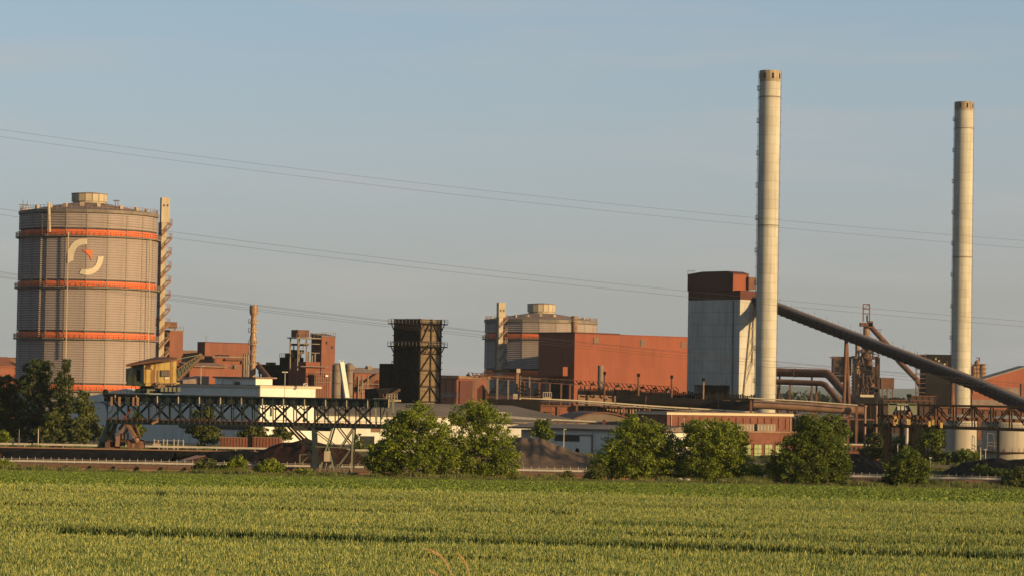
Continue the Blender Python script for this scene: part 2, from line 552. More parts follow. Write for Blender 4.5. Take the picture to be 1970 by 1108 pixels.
# ================================================================== crops: patches scattered on points
def patch_mesh(name, quads, tints, material):
    """quads: list of 4-point faces"""
    me = bpy.data.meshes.new(name)
    v = np.array(quads, dtype=np.float32).reshape(-1, 3)
    me.from_pydata(v.tolist(), [], [tuple(range(4 * i, 4 * i + 4)) for i in range(len(quads))])
    at = me.attributes.new('tint', 'FLOAT', 'FACE')
    at.data.foreach_set('value', np.array(tints, dtype=np.float32))
    me.materials.append(material)
    return me


def scatter(name, points, scales, rots, sources, kind='stuff'):
    """one object: every point carries one of the source patches"""
    pc = bpy.data.collections.new(name + '_patches')
    for i, me in enumerate(sources):
        pc.objects.link(bpy.data.objects.new(f'{name}_patch', me))
    me = bpy.data.meshes.new(name)
    me.from_pydata(points, [], [])
    for nm, ty, val in (('psc', 'FLOAT_VECTOR', scales), ('prot', 'FLOAT', rots)):
        a = me.attributes.new(nm, ty, 'POINT')
        a.data.foreach_set('vector' if ty == 'FLOAT_VECTOR' else 'value', np.array(val, dtype=np.float32).ravel())
    o = bpy.data.objects.new(name, me)
    col.objects.link(o)
    o['kind'] = kind
    ng = bpy.data.node_groups.new(name + '_scatter', 'GeometryNodeTree')
    ng.interface.new_socket('Geometry', in_out='INPUT', socket_type='NodeSocketGeometry')
    ng.interface.new_socket('Geometry', in_out='OUTPUT', socket_type='NodeSocketGeometry')
    N, K = ng.nodes.new, ng.links.new
    gi, go = N('NodeGroupInput'), N('NodeGroupOutput')
    ci = N('GeometryNodeCollectionInfo'); ci.inputs[0].default_value = pc; ci.inputs[1].default_value = True; ci.inputs[2].default_value = True
    ip = N('GeometryNodeInstanceOnPoints')
    ip.inputs['Pick Instance'].default_value = True
    a1 = N('GeometryNodeInputNamedAttribute'); a1.data_type = 'FLOAT_VECTOR'; a1.inputs[0].default_value = 'psc'
    a2 = N('GeometryNodeInputNamedAttribute'); a2.data_type = 'FLOAT'; a2.inputs[0].default_value = 'prot'
    cx = N('ShaderNodeCombineXYZ')
    K(a2.outputs[0], cx.inputs[2])
    K(gi.outputs[0], ip.inputs['Points']); K(ci.outputs[0], ip.inputs['Instance'])
    K(a1.outputs[0], ip.inputs['Scale']); K(cx.outputs[0], ip.inputs['Rotation']); K(ip.outputs[0], go.inputs[0])
    md = o.modifiers.new('scatter', 'NODES'); md.node_group = ng
    return o


def wheat_patch(seed, w=4., d=.5, n=1050):
    r = random.Random(seed)
    Q, T = [], []
    ripe = (-.06, .0, .05, -.03, .03, .08, -.1, .02)[seed % 8]
    for _ in range(n):
        x, y = r.uniform(-w / 2, w / 2), r.uniform(-d / 2, d / 2)
        hgt = r.gauss(.70, .03) + (r.uniform(.04, .13) if r.random() < .04 else 0)
        lx, ly = r.gauss(0, .05), r.gauss(0, .04)
        a = r.uniform(0, pi)
        ca, sa = math.cos(a), math.sin(a)
        tx, ty = x + lx, y + ly
        # stem
        e = .0035
        Q.append([(x - e * ca, y - e * sa, 0), (x + e * ca, y + e * sa, 0), (tx + e * ca, ty + e * sa, hgt), (tx - e * ca, ty - e * sa, hgt)])
        T.append(r.uniform(.0, .35))
        # ear: two crossed spindles
        el, ew = r.uniform(.062, .09), r.uniform(.005, .0075)
        ex, ey = tx + lx * .35, ty + ly * .35
        tt = min(1, r.uniform(.5, 1.) + ripe)
        for b in (a, a + pi / 2):
            cb, sb = math.cos(b) * ew, math.sin(b) * ew
            mxx, myy, mz = (tx + ex) / 2, (ty + ey) / 2, hgt + el * .4
            Q.append([(tx, ty, hgt - .005), (mxx + cb, myy + sb, mz), (ex, ey, hgt + el), (mxx - cb, myy - sb, mz)])
            T.append(tt)
        # leaves
        for k in range(2):
            z0 = hgt * r.uniform(.45, .9)
            b = r.uniform(0, 2 * pi)
            q, wv = r.uniform(.10, .22), .0065
            dx, dy = math.cos(b), math.sin(b)
            f0 = z0 / hgt
            bx, by = x + lx * f0, y + ly * f0
            p1 = (bx + dx * q * .5, by + dy * q * .5, z0 + q * .75)
            p2 = (bx + dx * q, by + dy * q, z0 + q * r.uniform(.2, .9))
            sx, sy = -dy * wv, dx * wv
            tl = r.uniform(0, .5)
            Q.append([(bx - sx, by - sy, z0), (bx + sx, by + sy, z0), (p1[0] + sx, p1[1] + sy, p1[2]), (p1[0] - sx, p1[1] - sy, p1[2])]); T.append(tl)
            Q.append([(p1[0] - sx, p1[1] - sy, p1[2]), (p1[0] + sx, p1[1] + sy, p1[2]), (p2[0] + sx * .2, p2[1] + sy * .2, p2[2]), (p2[0] - sx * .2, p2[1] - sy * .2, p2[2])]); T.append(tl)
    return patch_mesh('wheat_patch', Q, T, M['wheat'])


def beet_patch(seed, w=4., d=2., rows=5):
    r = random.Random(seed)
    Q, T = [], []
    for j in range(rows):
        for i in range(11):
            x, y = -w / 2 + (i + r.uniform(.2, .8)) * w / 11, -d / 2 + (j + r.uniform(.35, .65)) * d / rows
            sc_ = r.uniform(.75, 1.25)
            for k in range(9):
                b = 2 * pi * k / 9 + r.uniform(-.3, .3)
                dx, dy = math.cos(b), math.sin(b)
                rise, out, wd = r.uniform(.16, .40) * sc_, r.uniform(.08, .22) * sc_, r.uniform(.05, .085) * sc_
                sx, sy = -dy * wd, dx * wd
                a0 = (x + dx * .03, y + dy * .03, .02)
                m0 = (x + dx * out * .6, y + dy * out * .6, rise * .75)
                m1 = (x + dx * out * 1.2, y + dy * out * 1.2, rise)
                e1 = (x + dx * out * 1.7, y + dy * out * 1.7, rise * .85)
                t = r.uniform(.1, .9)
                Q.append([a0, (m0[0] + sx, m0[1] + sy, m0[2]), (m1[0] + sx * .9, m1[1] + sy * .9, m1[2] + .02), (m1[0], m1[1], m1[2] - .015)]); T.append(t)
                Q.append([a0, (m1[0], m1[1], m1[2] - .015), (m1[0] - sx * .9, m1[1] - sy * .9, m1[2] + .02), (m0[0] - sx, m0[1] - sy, m0[2])]); T.append(t)
                Q.append([(m1[0] + sx * .9, m1[1] + sy * .9, m1[2] + .02), e1, (m1[0] - sx * .9, m1[1] - sy * .9, m1[2] + .02), (m1[0], m1[1], m1[2] - .015)]); T.append(t)
    return patch_mesh('beet_patch', Q, T, M['beet'])


def grass_patch(seed, w=3., d=1.5, n=420, hgt=.7):
    r = random.Random(seed)
    Q, T = [], []
    for _ in range(n):
        x, y = r.gauss(0, w / 4), r.gauss(0, d / 4)
        b = r.uniform(0, 2 * pi)
        dx, dy = math.cos(b), math.sin(b)
        h_, wv = hgt * r.uniform(.4, 1.3), r.uniform(.015, .035)
        o_ = h_ * r.uniform(.1, .45)
        sx, sy = -dy * wv, dx * wv
        t = r.random()
        p1, p2 = (x + dx * o_ * .4, y + dy * o_ * .4, h_ * .6), (x + dx * o_, y + dy * o_, h_)
        Q.append([(x - sx, y - sy, -.1), (x + sx, y + sy, -.1), (p1[0] + sx * .8, p1[1] + sy * .8, p1[2]), (p1[0] - sx * .8, p1[1] - sy * .8, p1[2])]); T.append(t)
        Q.append([(p1[0] - sx * .8, p1[1] - sy * .8, p1[2]), (p1[0] + sx * .8, p1[1] + sy * .8, p1[2]), (p2[0] + sx * .1, p2[1] + sy * .1, p2[2]), (p2[0] - sx * .1, p2[1] - sy * .1, p2[2])]); T.append(t)
    return patch_mesh('grass_patch', Q, T, M['grass'])


# tractor wheelings and lodged spots: depth at x = 0, slope, width, height left, x range
TRACKS = ((56.9, -.16, 3.2, .44, -99, 99), (61.2, -.16, 1.8, .5, -99, 99), (65.9, -.10, 2.2, .52, -1.5, 99), (71.2, .10, 2.4, .52, -99, 3), (76.5, -.1, 1.8, .6, -99, 99), (51.4, -.1, 1.3, .55, -2, 1.2), (49.6, -.1, 1.3, .55, -8, -4.5), (47.2, -.1, 1.2, .58, 1, 4))
pts, scl, rot = [], [], []
y = 34.0
while y < 89:
    for i in range(-8, 9):
        x = i * 3.8 + rnd.uniform(-.6, .6)
        if abs(x) > .18 * y + 11: continue
        yy = y + rnd.uniform(-.12, .12) - .16 * x
        if not 36 < yy < 84.5 - .05 * x: continue
        hs = 1 + .018 * math.sin(x * .31 + yy * .7) + .02 * math.sin(x * .13 - yy * .23 + 2) + rnd.gauss(0, .016)
        for (ty, sl, wd_, hk, xa, xb) in TRACKS:
            if xa < x < xb and abs(yy - (ty + sl * x + .1 * math.sin(x * .9 + ty))) < wd_ / 2:
                hs = min(1, hk * rnd.uniform(.9, 1.1) + .22 * max(0, math.sin(x * .55 + ty * 3) + .35 * math.sin(x * 1.7 + ty)) + (.3 if rnd.random() < .15 else 0))
        if rnd.random() < .010: hs *= .74
        pts.append((x, yy, gz(x, yy) - .01))
        scl.append((1, 1, hs))
        rot.append((pi if rnd.random() < .5 else 0.) - .158)
    y += .34
scatter('wheat_crop', pts, scl, rot, [wheat_patch(s) for s in range(8)])

pts, scl, rot = [], [], []
y = 84.0
while y < 411:
    x = -(.19 * y + 14)
    while x < .19 * y + 14:
        xx, yy = x + rnd.uniform(-.5, .5), y + rnd.uniform(-.25, .25)
        k = .95 + .18 * math.sin(xx * .07 + yy * .05) + rnd.gauss(0, .1)
        pts.append((xx, yy, gz(xx, yy) + .12 * math.sin(xx * .05 + yy * .03) * (1 if yy > 100 else 0)))
        scl.append((1, 1, k)); rot.append(pi if rnd.random() < .5 else 0.)
        x += 3.9
    y += 1.9 if y < 300 else 2.3
scatter('beet_crop', pts, scl, rot, [beet_patch(s) for s in range(5)])

pts, scl, rot = [], [], []
for _ in range(1500):
    x, y = rnd.uniform(-115, 115), rnd.choice((rnd.uniform(410.5, 414), rnd.uniform(412, 433)))
    k = max(.25, rnd.gauss(.75, .35)) * (.6 + .5 * (math.sin(x * .11) + math.sin(x * .29 + 1)) ** 2 / 2)
    if y < 416: k = min(k, .7)
    pts.append((x, y, gz(x, y))); scl.append((1, 1, k)); rot.append(rnd.uniform(0, 6.28))
for _ in range(500):
    x, y = rnd.uniform(-125, 125), rnd.uniform(592, 640)
    pts.append((x, y, gz(x, y))); scl.append((1.2, 1.2, rnd.uniform(.4, 1.1))); rot.append(rnd.uniform(0, 6.28))
for _ in range(350):
    x, y = rnd.uniform(45, 135), rnd.uniform(519, 600)
    pts.append((x, y, gz(x, y))); scl.append((1.2, 1.2, rnd.uniform(.4, .9))); rot.append(rnd.uniform(0, 6.28))
scatter('rough_grass', pts, scl, rot, [grass_patch(s) for s in range(4)])


# ================================================================== gasholders
def rib_panel(name, w_, h_, pitch, mat_, d=.16):
    b = MB()
    n = max(1, round(h_ / pitch))
    p = h_ / n
    pts = []
    for i in range(n):
        z = i * p
        pts += [(0, z), (-d, z + p * .32), (-d, z + p * .5), (0, z + p * .82)]
    vs = [(-w_ / 2, y, z) for y, z in pts] + [(w_ / 2, y, z) for y, z in pts]
    m = len(pts)
    b.add(vs, [(i, m + i, m + i + 1, i + 1) for i in range(m - 1)])
    return b.mesh(name, mat_)


def gasholder(label, cx, pyref, Rpx, Y, N, a0, ytop, yeave, bands, lant, z0=0, pitch=.66, mats=('clad', 'orange'), group=None):
    C = W(cx, pyref, Y)
    Rr = Rpx * Y / F
    t = thing('gasholder', label, 'gasholder', (C.x, C.y, z0), 0, group)
    hz = lambda py: W(cx, py, Y - Rr).z - z0
    zt, ze = hz(ytop), hz(yeave)                    # top of the cladding, top of the eaves ring
    # core drum just inside the panels
    MB().lathe([(Rr * .985, 0), (Rr * .985, zt)], N, a0=a0).build('drum', M['mullion'], t)
    wd = 2 * Rr * math.sin(pi / N)
    ap = Rr * math.cos(pi / N)
    tiers, z = [], zt
    for (ya, yb) in bands:
        za, zb = hz(ya), hz(yb)
        tiers += [(za, z, 'clad'), (zb, za, 'orange')]
        z = zb
    tiers.append((0, z, 'clad'))
    for (za, zb, k) in tiers:
        me = rib_panel('cladding_panel' if k == 'clad' else 'band_panel', wd - .1, zb - za - .12, pitch if k == 'clad' else (zb - za - .12), M[mats[0] if k == 'clad' else mats[1]], .15 if k == 'clad' else .1)
        for i in range(N):
            a = a0 + (i + .5) * 2 * pi / N
            inst(me.name.split('.')[0], me, t, ((ap + .02) * math.sin(a), -(ap + .02) * math.cos(a), za + .06), a)
    # corner strips
    me = MB().box(-.08, -.14, 0, .08, .06, zt).mesh('corner_strip', M['steel'])
    for i in range(N):
        a = a0 + i * 2 * pi / N
        inst('corner_strip', me, t, (Rr * math.sin(a), -Rr * math.cos(a), 0), a)
    # walkways with railings at the foot of each band
    rp_ = [(Rr * math.sin(a0 + i * 2 * pi / N), -Rr * math.cos(a0 + i * 2 * pi / N)) for i in range(N)]
    for (ya, yb) in bands:
        zb = hz(yb)
        gal = MB().lathe([(Rr * .99, zb - .42), (Rr * 1.055, zb - .42), (Rr * 1.055, zb - .1), (Rr * .99, zb - .1)], N, a0=a0, cap=False).build('walkway', M['steel'], t)
        r_ = MB()
        k = 1.052
        for i in range(N):
            (xa, ya_), (xb, yb_) = rp_[i], rp_[(i + 1) % N]
            for q in range(4):
                f_ = q / 4
                x, y = (xa + (xb - xa) * f_) * k, (ya_ + (yb_ - ya_) * f_) * k
                r_.beam((x, y, zb - .1), (x, y, zb + 1.15), .09)
            for hh in (.6, 1.15):
                r_.beam((xa * k, ya_ * k, zb + hh), (xb * k, yb_ * k, zb + hh), .06)
        r_.build('railing', M['steel'], gal)
    # eaves ring, roof, lantern
    MB().lathe([(Rr * 1.0, zt), (Rr * 1.02, zt), (Rr * 1.02, ze), (Rr * .985, ze)], N, a0=a0, cap=False).build('eaves_ring', M['steel'], t)
    lx, lr, lyt, lyb, lyc = lant
    zc = W(cx, lyc, Y).z - z0
    MB().lathe([(Rr * 1.0, ze - .05), (Rr * .6, ze + (zc - ze) * .55), (lr * Y / F, zc)], N, a0=a0).build('roof', M['roofdk'], t)
    lz0, lz1, lzb = zc - .3, W(cx, lyt, Y).z - z0, W(cx, lyb, Y).z - z0
    rr = lr * Y / F
    la = MB().lathe([(rr * .93, lz0), (rr * .93, lzb)], 16, a0=a0).build('lantern_base', M['beige'], t)
    MB().lathe([(rr * 1.03, lz1), (rr * 1.03, lz1 + .25), (rr * .3, lz1 + .6)], 16, a0=a0).build('lantern_roof', M['roofdk'], t)
    pm = MB().box(-rr * math.sin(pi / 16) + .08, -.06, 0, rr * math.sin(pi / 16) - .08, .25, lz1 - lzb).mesh('lantern_panel', M['beige'])
    MB().lathe([(rr * .97, lzb), (rr * .97, lz1)], 16, a0=a0).build('lantern_drum', M['mullion'], t)
    for i in range(16):
        a = a0 + (i + .5) * 2 * pi / 16
        inst('lantern_panel', pm, t, (rr * math.cos(pi / 16) * math.sin(a), -rr * math.cos(pi / 16) * math.cos(a), lzb), a)
    # roof edge railing
    r_ = MB()
    for i in range(N):
        (xa, ya_), (xb, yb_) = rp_[i], rp_[(i + 1) % N]
        for q in range(4):
            f_ = q / 4
            x, y = xa + (xb - xa) * f_, ya_ + (yb_ - ya_) * f_
            r_.beam((x, y, ze), (x, y, ze + 1.2), .1)
        for hh in (.6, 1.2):
            r_.beam((xa, ya_, ze + hh), (xb, yb_, ze + hh), .07)
    r_.build('roof_railing', M['rustl'], t)
    # vents standing on the roof
    vm = MB().box(-.5, -.4, 0, .5, .4, .95).mesh('roof_vent', M['beige'])
    for a, f_ in ((-1.0, .82), (-.62, .8), (-.35, .72), (-.02, .62), (.35, .66), (.75, .8), (1.05, .86), (1.3, .9), (-1.35, .9)):
        r2 = Rr * f_
        zz = ze + (zc - ze) * (.55 * (1 - f_) / .4 if f_ > .6 else .6)
        inst('roof_vent', vm, t, (r2 * math.sin(a), -r2 * math.cos(a), zz - .1), a)
    return t, C, Rr, hz


GN = 21
t, C, Rr, hz = gasholder('large grey gasholder with four orange bands and a round logo, beside the stair tower', 167, 600, 131.5, 800, GN, R(-27.4), 409, 403,
                         ((439.3, 452.5), (538, 551.5), (636, 650), (737, 750.5)), (172, 34, 375, 389, 392))


def on_drum(px, py, lift=.3):
    """point on the faceted drum seen at a photo pixel"""
    d = ray(px, py)
    o = CAM - Vector((C.x, C.y, 0))
    best = None
    ap = Rr * math.cos(pi / GN) + lift
    for i in range(GN):
        a = R(-27.4) + (i + .5) * 2 * pi / GN
        n = Vector((math.sin(a), -math.cos(a), 0))
        dn = d.dot(n)
        if dn >= -1e-6: continue
        k = (ap - (o.x * n.x + o.y * n.y)) / dn
        if best is None or k > best: best = k
    return CAM + d * best


def ribbon(outer, inner, k=10):
    b = MB()
    def samp(pl, n):
        ls = [0]
        for p, q in zip(pl, pl[1:]): ls.append(ls[-1] + math.dist(p, q))
        out = []
        for i in range(n + 1):
            s = ls[-1] * i / n
            j = max(0, min(len(pl) - 2, next((m for m in range(len(pl) - 1) if ls[m + 1] >= s), len(pl) - 2)))
            f_ = (s - ls[j]) / max(1e-6, ls[j + 1] - ls[j])
            out.append((pl[j][0] + (pl[j + 1][0] - pl[j][0]) * f_, pl[j][1] + (pl[j + 1][1] - pl[j][1]) * f_))
        return out
    n = 36
    A, B = samp(outer, n), samp(inner, n)
    for i in range(n):
        for j in range(k):
            q = []
            for (ii, jj) in ((i, j), (i + 1, j), (i + 1, j + 1), (i, j + 1)):
                f_ = jj / k
                q.append(on_drum(A[ii][0] + (B[ii][0] - A[ii][0]) * f_, A[ii][1] + (B[ii][1] - A[ii][1]) * f_))
            b.add(q, [(0, 1, 2, 3)])
    return b


def smooth(pl, it=2):
    for _ in range(it):
        o = [pl[0]]
        for p, q in zip(pl, pl[1:]):
            o += [(p[0] * .75 + q[0] * .25, p[1] * .75 + q[1] * .25), (p[0] * .25 + q[0] * .75, p[1] * .25 + q[1] * .75)]
        pl = o + [pl[-1]]
    return pl


M['logo'] = mat('logo_cream', (.36, .315, .25), .05, .3, .7)
ribbon(smooth([(167.5, 459.6), (152, 459.6), (138, 467.8), (130, 484), (129, 507)]), smooth([(167.5, 470.5), (156, 471), (147, 477), (142, 490), (141.5, 501)])).build('logo_arc', M['logo'], t, world=True)
ribbon(smooth([(200, 493.8), (197, 507), (190, 519.5), (178.7, 527.6), (166.5, 529.9), (152.3, 526.6)]), smooth([(188.2, 493.8), (187.8, 501), (183.8, 511), (176.6, 516.5), (168.5, 518.7), (156.8, 518)])).build('logo_arc', M['logo'], t, world=True)
ribbon(smooth([(157, 481), (164, 484.5), (171, 491), (175, 498), (176.3, 503.3)]), [(157, 481), (177.7, 482), (177.7, 482.3), (176.5, 503.3)]).build('logo_triangle', M['orange'], t, world=True)
# pipes, ladder and mast on the drum
for (pa, pb, r_) in (((131.5, 447), (126.5, 688), .15), ((289, 462), (283, 742), .16), ((94, 390), (95.5, 447), .35)):
    b = MB()
    n = 8
    P_ = [on_drum(pa[0] + (pb[0] - pa[0]) * i / n, pa[1] + (pb[1] - pa[1]) * i / n, 1.3) for i in range(n + 1)]
    for p, q in zip(P_, P_[1:]): b.tube(p, q, r_, n=6)
    b.build('pipe', M['beige'], t, world=True)
b = MB()
for i in range(64):
    p = on_drum(81.5 - 6.5 * i / 63, 414 + 232 * i / 63, .5)
    b.box(p.x - .2, p.y - .3, p.z - .12, p.x + .2, p.y + .1, p.z + .12)
b.build('ladder_rungs', M['beige'], t, world=True, kind='stuff')
b = MB()
p = on_drum(44, 403, .2)
b.tube(p, p + Vector((0, 0, 2.6)), .1, n=5).box(p.x - 1.1, p.y, p.z + 1.1, p.x + 1.4, p.y + .2, p.z + 1.35)
b.tube(p + Vector((1.2, 0, 1)), p + Vector((1.2, 0, 2.4)), .07, n=5)
b.build('mast', M['steel'], t, world=True)
b = MB()
p = W(222, 400, 790)
b.tube(p, p + Vector((0, 0, 2.0)), .1, n=5).tube(p + Vector((.7, 0, 0)), p + Vector((.7, 0, 2.0)), .1, n=5).box(p.x - .6, p.y - .1, p.z + 1.8, p.x + 1.1, p.y + .2, p.z + 2.1)
b.build('roof_frame', M['steel'], t, world=True)

gasholder('lower grey gasholder with two orange bands standing behind the large red hall', 1040, 680, 107.5, 1180, GN, R(-19.6 - 17.14), 620, 613.5, ((640, 651), (710, 723)), (1041, 27, 586, 600, 603), z0=-4, pitch=.78)


# ================================================================== stair towers
def stair_tower(label, px0, px1, ytop, ybot, Y, pitch_px, side=1, cap_px=48, group='stair towers of the gasholders'):
    P0 = W((px0 + px1) / 2, ybot, Y)
    s = Y / F
    w_ = (px1 - px0) * s
    t = thing('stair_tower', label, 'stair tower', (P0.x, P0.y, 0), R(18), group)
    zt = W((px0 + px1) / 2, ytop, Y).z
    zc = zt - cap_px * s
    MB().box(-w_ * .42, -w_ * .42, 0, w_ * .2, w_ * .42, zc).build('shaft', M['beige'], t)
    hd = MB().box(-w_ * .5, -w_ * .5, zc, w_ * .5, w_ * .5, zt).build('head_box', M['beige'], t)
    for xx in (-.22, .22):
        MB().box(w_ * xx - .25, -w_ * .5 - .05, zt - 17 * s, w_ * xx + .25, -w_ * .45, zt - 13.5 * s).build('window', M['glass'], hd)
    n = int((zc - 2) / (pitch_px * s))
    p = pitch_px * s
    fl = MB()                     # one storey: landing, flight, rails
    xo, xi = w_ * .84, w_ * .22
    fl.box(xi, -w_ * .45, p * .86, xo, w_ * .3, p * .95)
    fl.beam((-w_ * .35, -w_ * .55, .1 * p), (xo * .95, -w_ * .55, p * .86), .22, .5)
    fl.beam((-w_ * .35, -w_ * .55, .1 * p + 1.1), (xo * .95, -w_ * .55, p * .86 + 1.1), .12)
    for q in range(4):
        f_ = q / 3
        x, z = -w_ * .35 + (xo * .95 + w_ * .35) * f_, .1 * p + .76 * p * f_
        fl.beam((x, -w_ * .55, z), (x, -w_ * .55, z + 1.1), .1)
    for (x, y) in ((xo, -w_ * .45), (xo, w_ * .3), ((xo + xi) / 2, -w_ * .45)):
        fl.beam((x, y, p * .95), (x, y, p * .95 + 1.2), .12)
    fl.beam((xi, -w_ * .45, p * .95 + 1.2), (xo, -w_ * .45, p * .95 + 1.2), .1)
    fl.beam((xo, -w_ * .45, p * .95 + 1.2), (xo, w_ * .3, p * .95 + 1.2), .1)
    fl.beam((-w_ * .6, -w_ * .2, p * .3), (-w_ * .42, -w_ * .2, p * .3), .4)
    me = fl.mesh('stair_flight', M['rustl'])
    for i in range(n):
        inst('stair_flight', me, t, (0, 0, zc - (i + 1) * p))
    MB().tube((-w_ * .62, 0, 0), (-w_ * .62, 0, zc), .28, n=6).build('riser_pipe', M['steel'], t)
    return t


stair_tower('beige stair tower with zigzag flights right beside the large gasholder', 301.5, 317.5, 381, 742, 813, 27.2)
stair_tower('beige stair tower with zigzag flights in front of the lower gasholder', 954, 968, 582, 765, 1120, 21.5, cap_px=28)


# ================================================================== chimneys
def chimney(label, ptop, pbot, wt, wb, Y, dirty, steps, slots=True):
    T, B = W(*ptop, Y), W(*pbot, Y)
    t = thing('chimney', label, 'chimney', (B.x, B.y, 0), 0, 'tall concrete chimneys')
    r1, r0 = wt / 2 * Y / F, wb / 2 * Y / F
    H = T.z
    db = dirty * Y / F
    rr = lambda z: r0 + (r1 - r0) * z / H
    MB().lathe([(rr(z), z) for z in np.linspace(0, H - db, 12)], 56, cap=False).build('shaft', M['conc'], t, True)
    m_ = MB()
    m_.lathe([(rr(H - db), H - db), (r1, H), (r1 * .8, H), (r1 * .8, H - db)], 56, cap=False)
    rim = m_.build('crown', M['conct'], t, True)
    for i in range(8):
        a = R(12 + 45 * i)
        b = MB().box(-.18, -.12, 0, .18, .1, 1.5)
        o = b.build('flue_slot', M['black'], rim)
        o.location = ((r1 + .02) * math.sin(a), -(r1 + .02) * math.cos(a), H - db * .72)
        o.rotation_euler = (0, 0, a)
    for zz in (H - 52 * Y / F, H - 300 * Y / F):
        MB().lathe([(rr(zz) + .01, zz), (rr(zz) + .09, zz), (rr(zz) + .09, zz + .3), (rr(zz) + .01, zz + .3)], 56, cap=False).build('steel_band', M['steel'], t)
    # climbing line with rest platforms on the shaded side, lightning conductor on the other
    a = R(-84)
    bm = MB().box(-.6, -.6, 0, .6, .3, .14)
    for x in (-.55, .55):
        for y in (-.55, -.1):
            bm.beam((x, y, .1), (x, y, 1.3), .09)
    bm.beam((-.55, -.55, 1.3), (.55, -.55, 1.3), .08)
    bm.beam((-.55, -.55, 1.3), (-.55, -.1, 1.3), .08).beam((.55, -.55, 1.3), (.55, -.1, 1.3), .08)
    me = bm.mesh('rest_platform', M['steel'])
    k = 0
    z = H - steps * .62 * Y / F
    while z > 12:
        inst('rest_platform', me, t, (rr(z) * math.sin(a), -rr(z) * math.cos(a), z), a)
        z -= steps * Y / F
    for a_, nm in ((R(-90), 'ladder'), (R(91), 'lightning_conductor')):
        b = MB()
        x0, x1 = (rr(3) + .22), (rr(H) + .22)
        b.beam((x0 * math.sin(a_), 0, 3), (x1 * math.sin(a_), 0, H), .12)
        zz = 8.
        while zz < H - 4:
            x = rr(zz)
            b.beam((x * math.sin(a_), 0, zz), ((x + .62) * math.sin(a_), 0, zz), .09)
            zz += 3.4
        b.build(nm, M['steel'], t)
    return t


chimney('tallest pale concrete chimney, right beside the coal tower', (1481.5, 137), (1471.5, 800), 40.5, 39, 805, 22, 62.5)
chimney('pale concrete chimney at the far right, behind the sloping conveyor', (1857.5, 197), (1846.5, 860), 35.5, 37.5, 960, 17, 60)


# ================================================================== coal tower
B_ = Bld('coal_tower', 'grey concrete coal tower with a dark red top housing beside the tallest chimney', 'tower', 1424, 1324, 1462, 950, 576)
rt = B_.root
zc = B_.h(576)
zb = B_.h(741)
Lr, Ll = B_.Lr, B_.Ll
core = MB().box(.25, .25, zb, Lr - .25, Ll - .25, zc - .02).build('wall', M['black'], rt)
nz_, = (7,)
for (face, nx_, Lf) in (('l', 4, Ll), ('f', 2, Lr)):
    pw, ph = Lf / nx_, (zc - zb) / nz_
    for i in range(nx_):
        for j in range(nz_):
            z0_, z1_ = zb + j * ph + .03, zb + (j + 1) * ph - .03
            a_, c_ = i * pw + (.02 if i else 0), (i + 1) * pw - .02
            b = MB().box(0, a_, z0_, .3, c_, z1_) if face == 'l' else MB().box(max(a_, .31), 0, z0_, c_, .3, z1_)
            b.build('concrete_panel', M['tower'], rt)
MB().box(Lr - .3, .31, zb, Lr, Ll, zc).build('side_wall', M['tower'], rt)
# legs and the undercroft
yd = [B_.lf(px, 742)[0] for px in (1424, 1404, 1386, 1324)]
for (ya, yb) in ((0, B_.lf(1404, 742)[0]), (Ll * .86, Ll)):
    MB().box(0, ya, 0, Lr, yb, zb).build('leg', M['tower'], rt)
for px in (1392,):
    y_ = B_.lf(px, 742)[0]
    MB().box(.2, y_, 0, 1.6, y_ + 1.6, zb).build('leg', M['black'], rt)
MB().box(Lr * .4, B_.lf(1372, 742)[0], 0, Lr - .5, Ll * .86 - .1, zb - .05).build('bunker_outlet', M['black'], rt)
# pipe down the dark face
y_ = B_.lf(1410, 700)[0]
MB().tube((-.25, y_, 2), (-.25, y_, zc - .3), .2, n=6).build('downpipe', M['steel'], rt)
# red housing
zt = B_.h(527)
yh = B_.lf(1412, 540)[0]
MB().box(.0, .0, zc, Lr, Ll, zc + (zt - zc) * .36).build('lower_housing', M['redd'], rt)
zl = zc + (zt - zc) * .36
up = MB().extr([(-.35 - 0, yh, zl + .02), (-.35, Ll + .1, zl + .02), (-.35, Ll + .1, zt), (-.35, Ll * .72, zt + .75), (-.35, yh + Ll * .12, zt + .75), (-.35, yh, zt + .2)][::-1], (Lr * .78, 0, 0))
up.build('upper_housing', M['redd'], rt)
hs = MB().box(-.5, yh - .12, zl - .2, Lr * .62, yh - .02, zt - 0.1).build('lit_gable_sheet', M['redh'], rt)  # lighter red than the housing: sunlight on the gable is put into the colour
MB().box(Lr * .62, yh - 1.2, zl + .5, Lr * .98, yh + 3, zt - .8).build('conveyor_head', M['rust'], rt)
MB().extr([(-.4, yh - .1, zt + .02), (-.4, yh + Ll * .12, zt + .8), (-.4, Ll * .72, zt + .8), (-.4, Ll + .2, zt + .02), (-.4, Ll + .2, zt + .3), (-.4, Ll * .72, zt + 1.05), (-.4, yh + Ll * .12, zt + 1.05), (-.4, yh - .1, zt + .3)], (Lr * .8, 0, 0)).build('roof', M['redd'], rt)
b = MB()
for i in range(5):
    y_ = Ll * (.86 + .035 * i)
    b.beam((-.45, y_, zt), (-.45, y_, zt + 1.5), .1)
b.beam((-.45, Ll * .86, zt + 1.5), (-.45, Ll, zt + 1.5), .1)
b.build('roof_railing', M['steel'], rt)
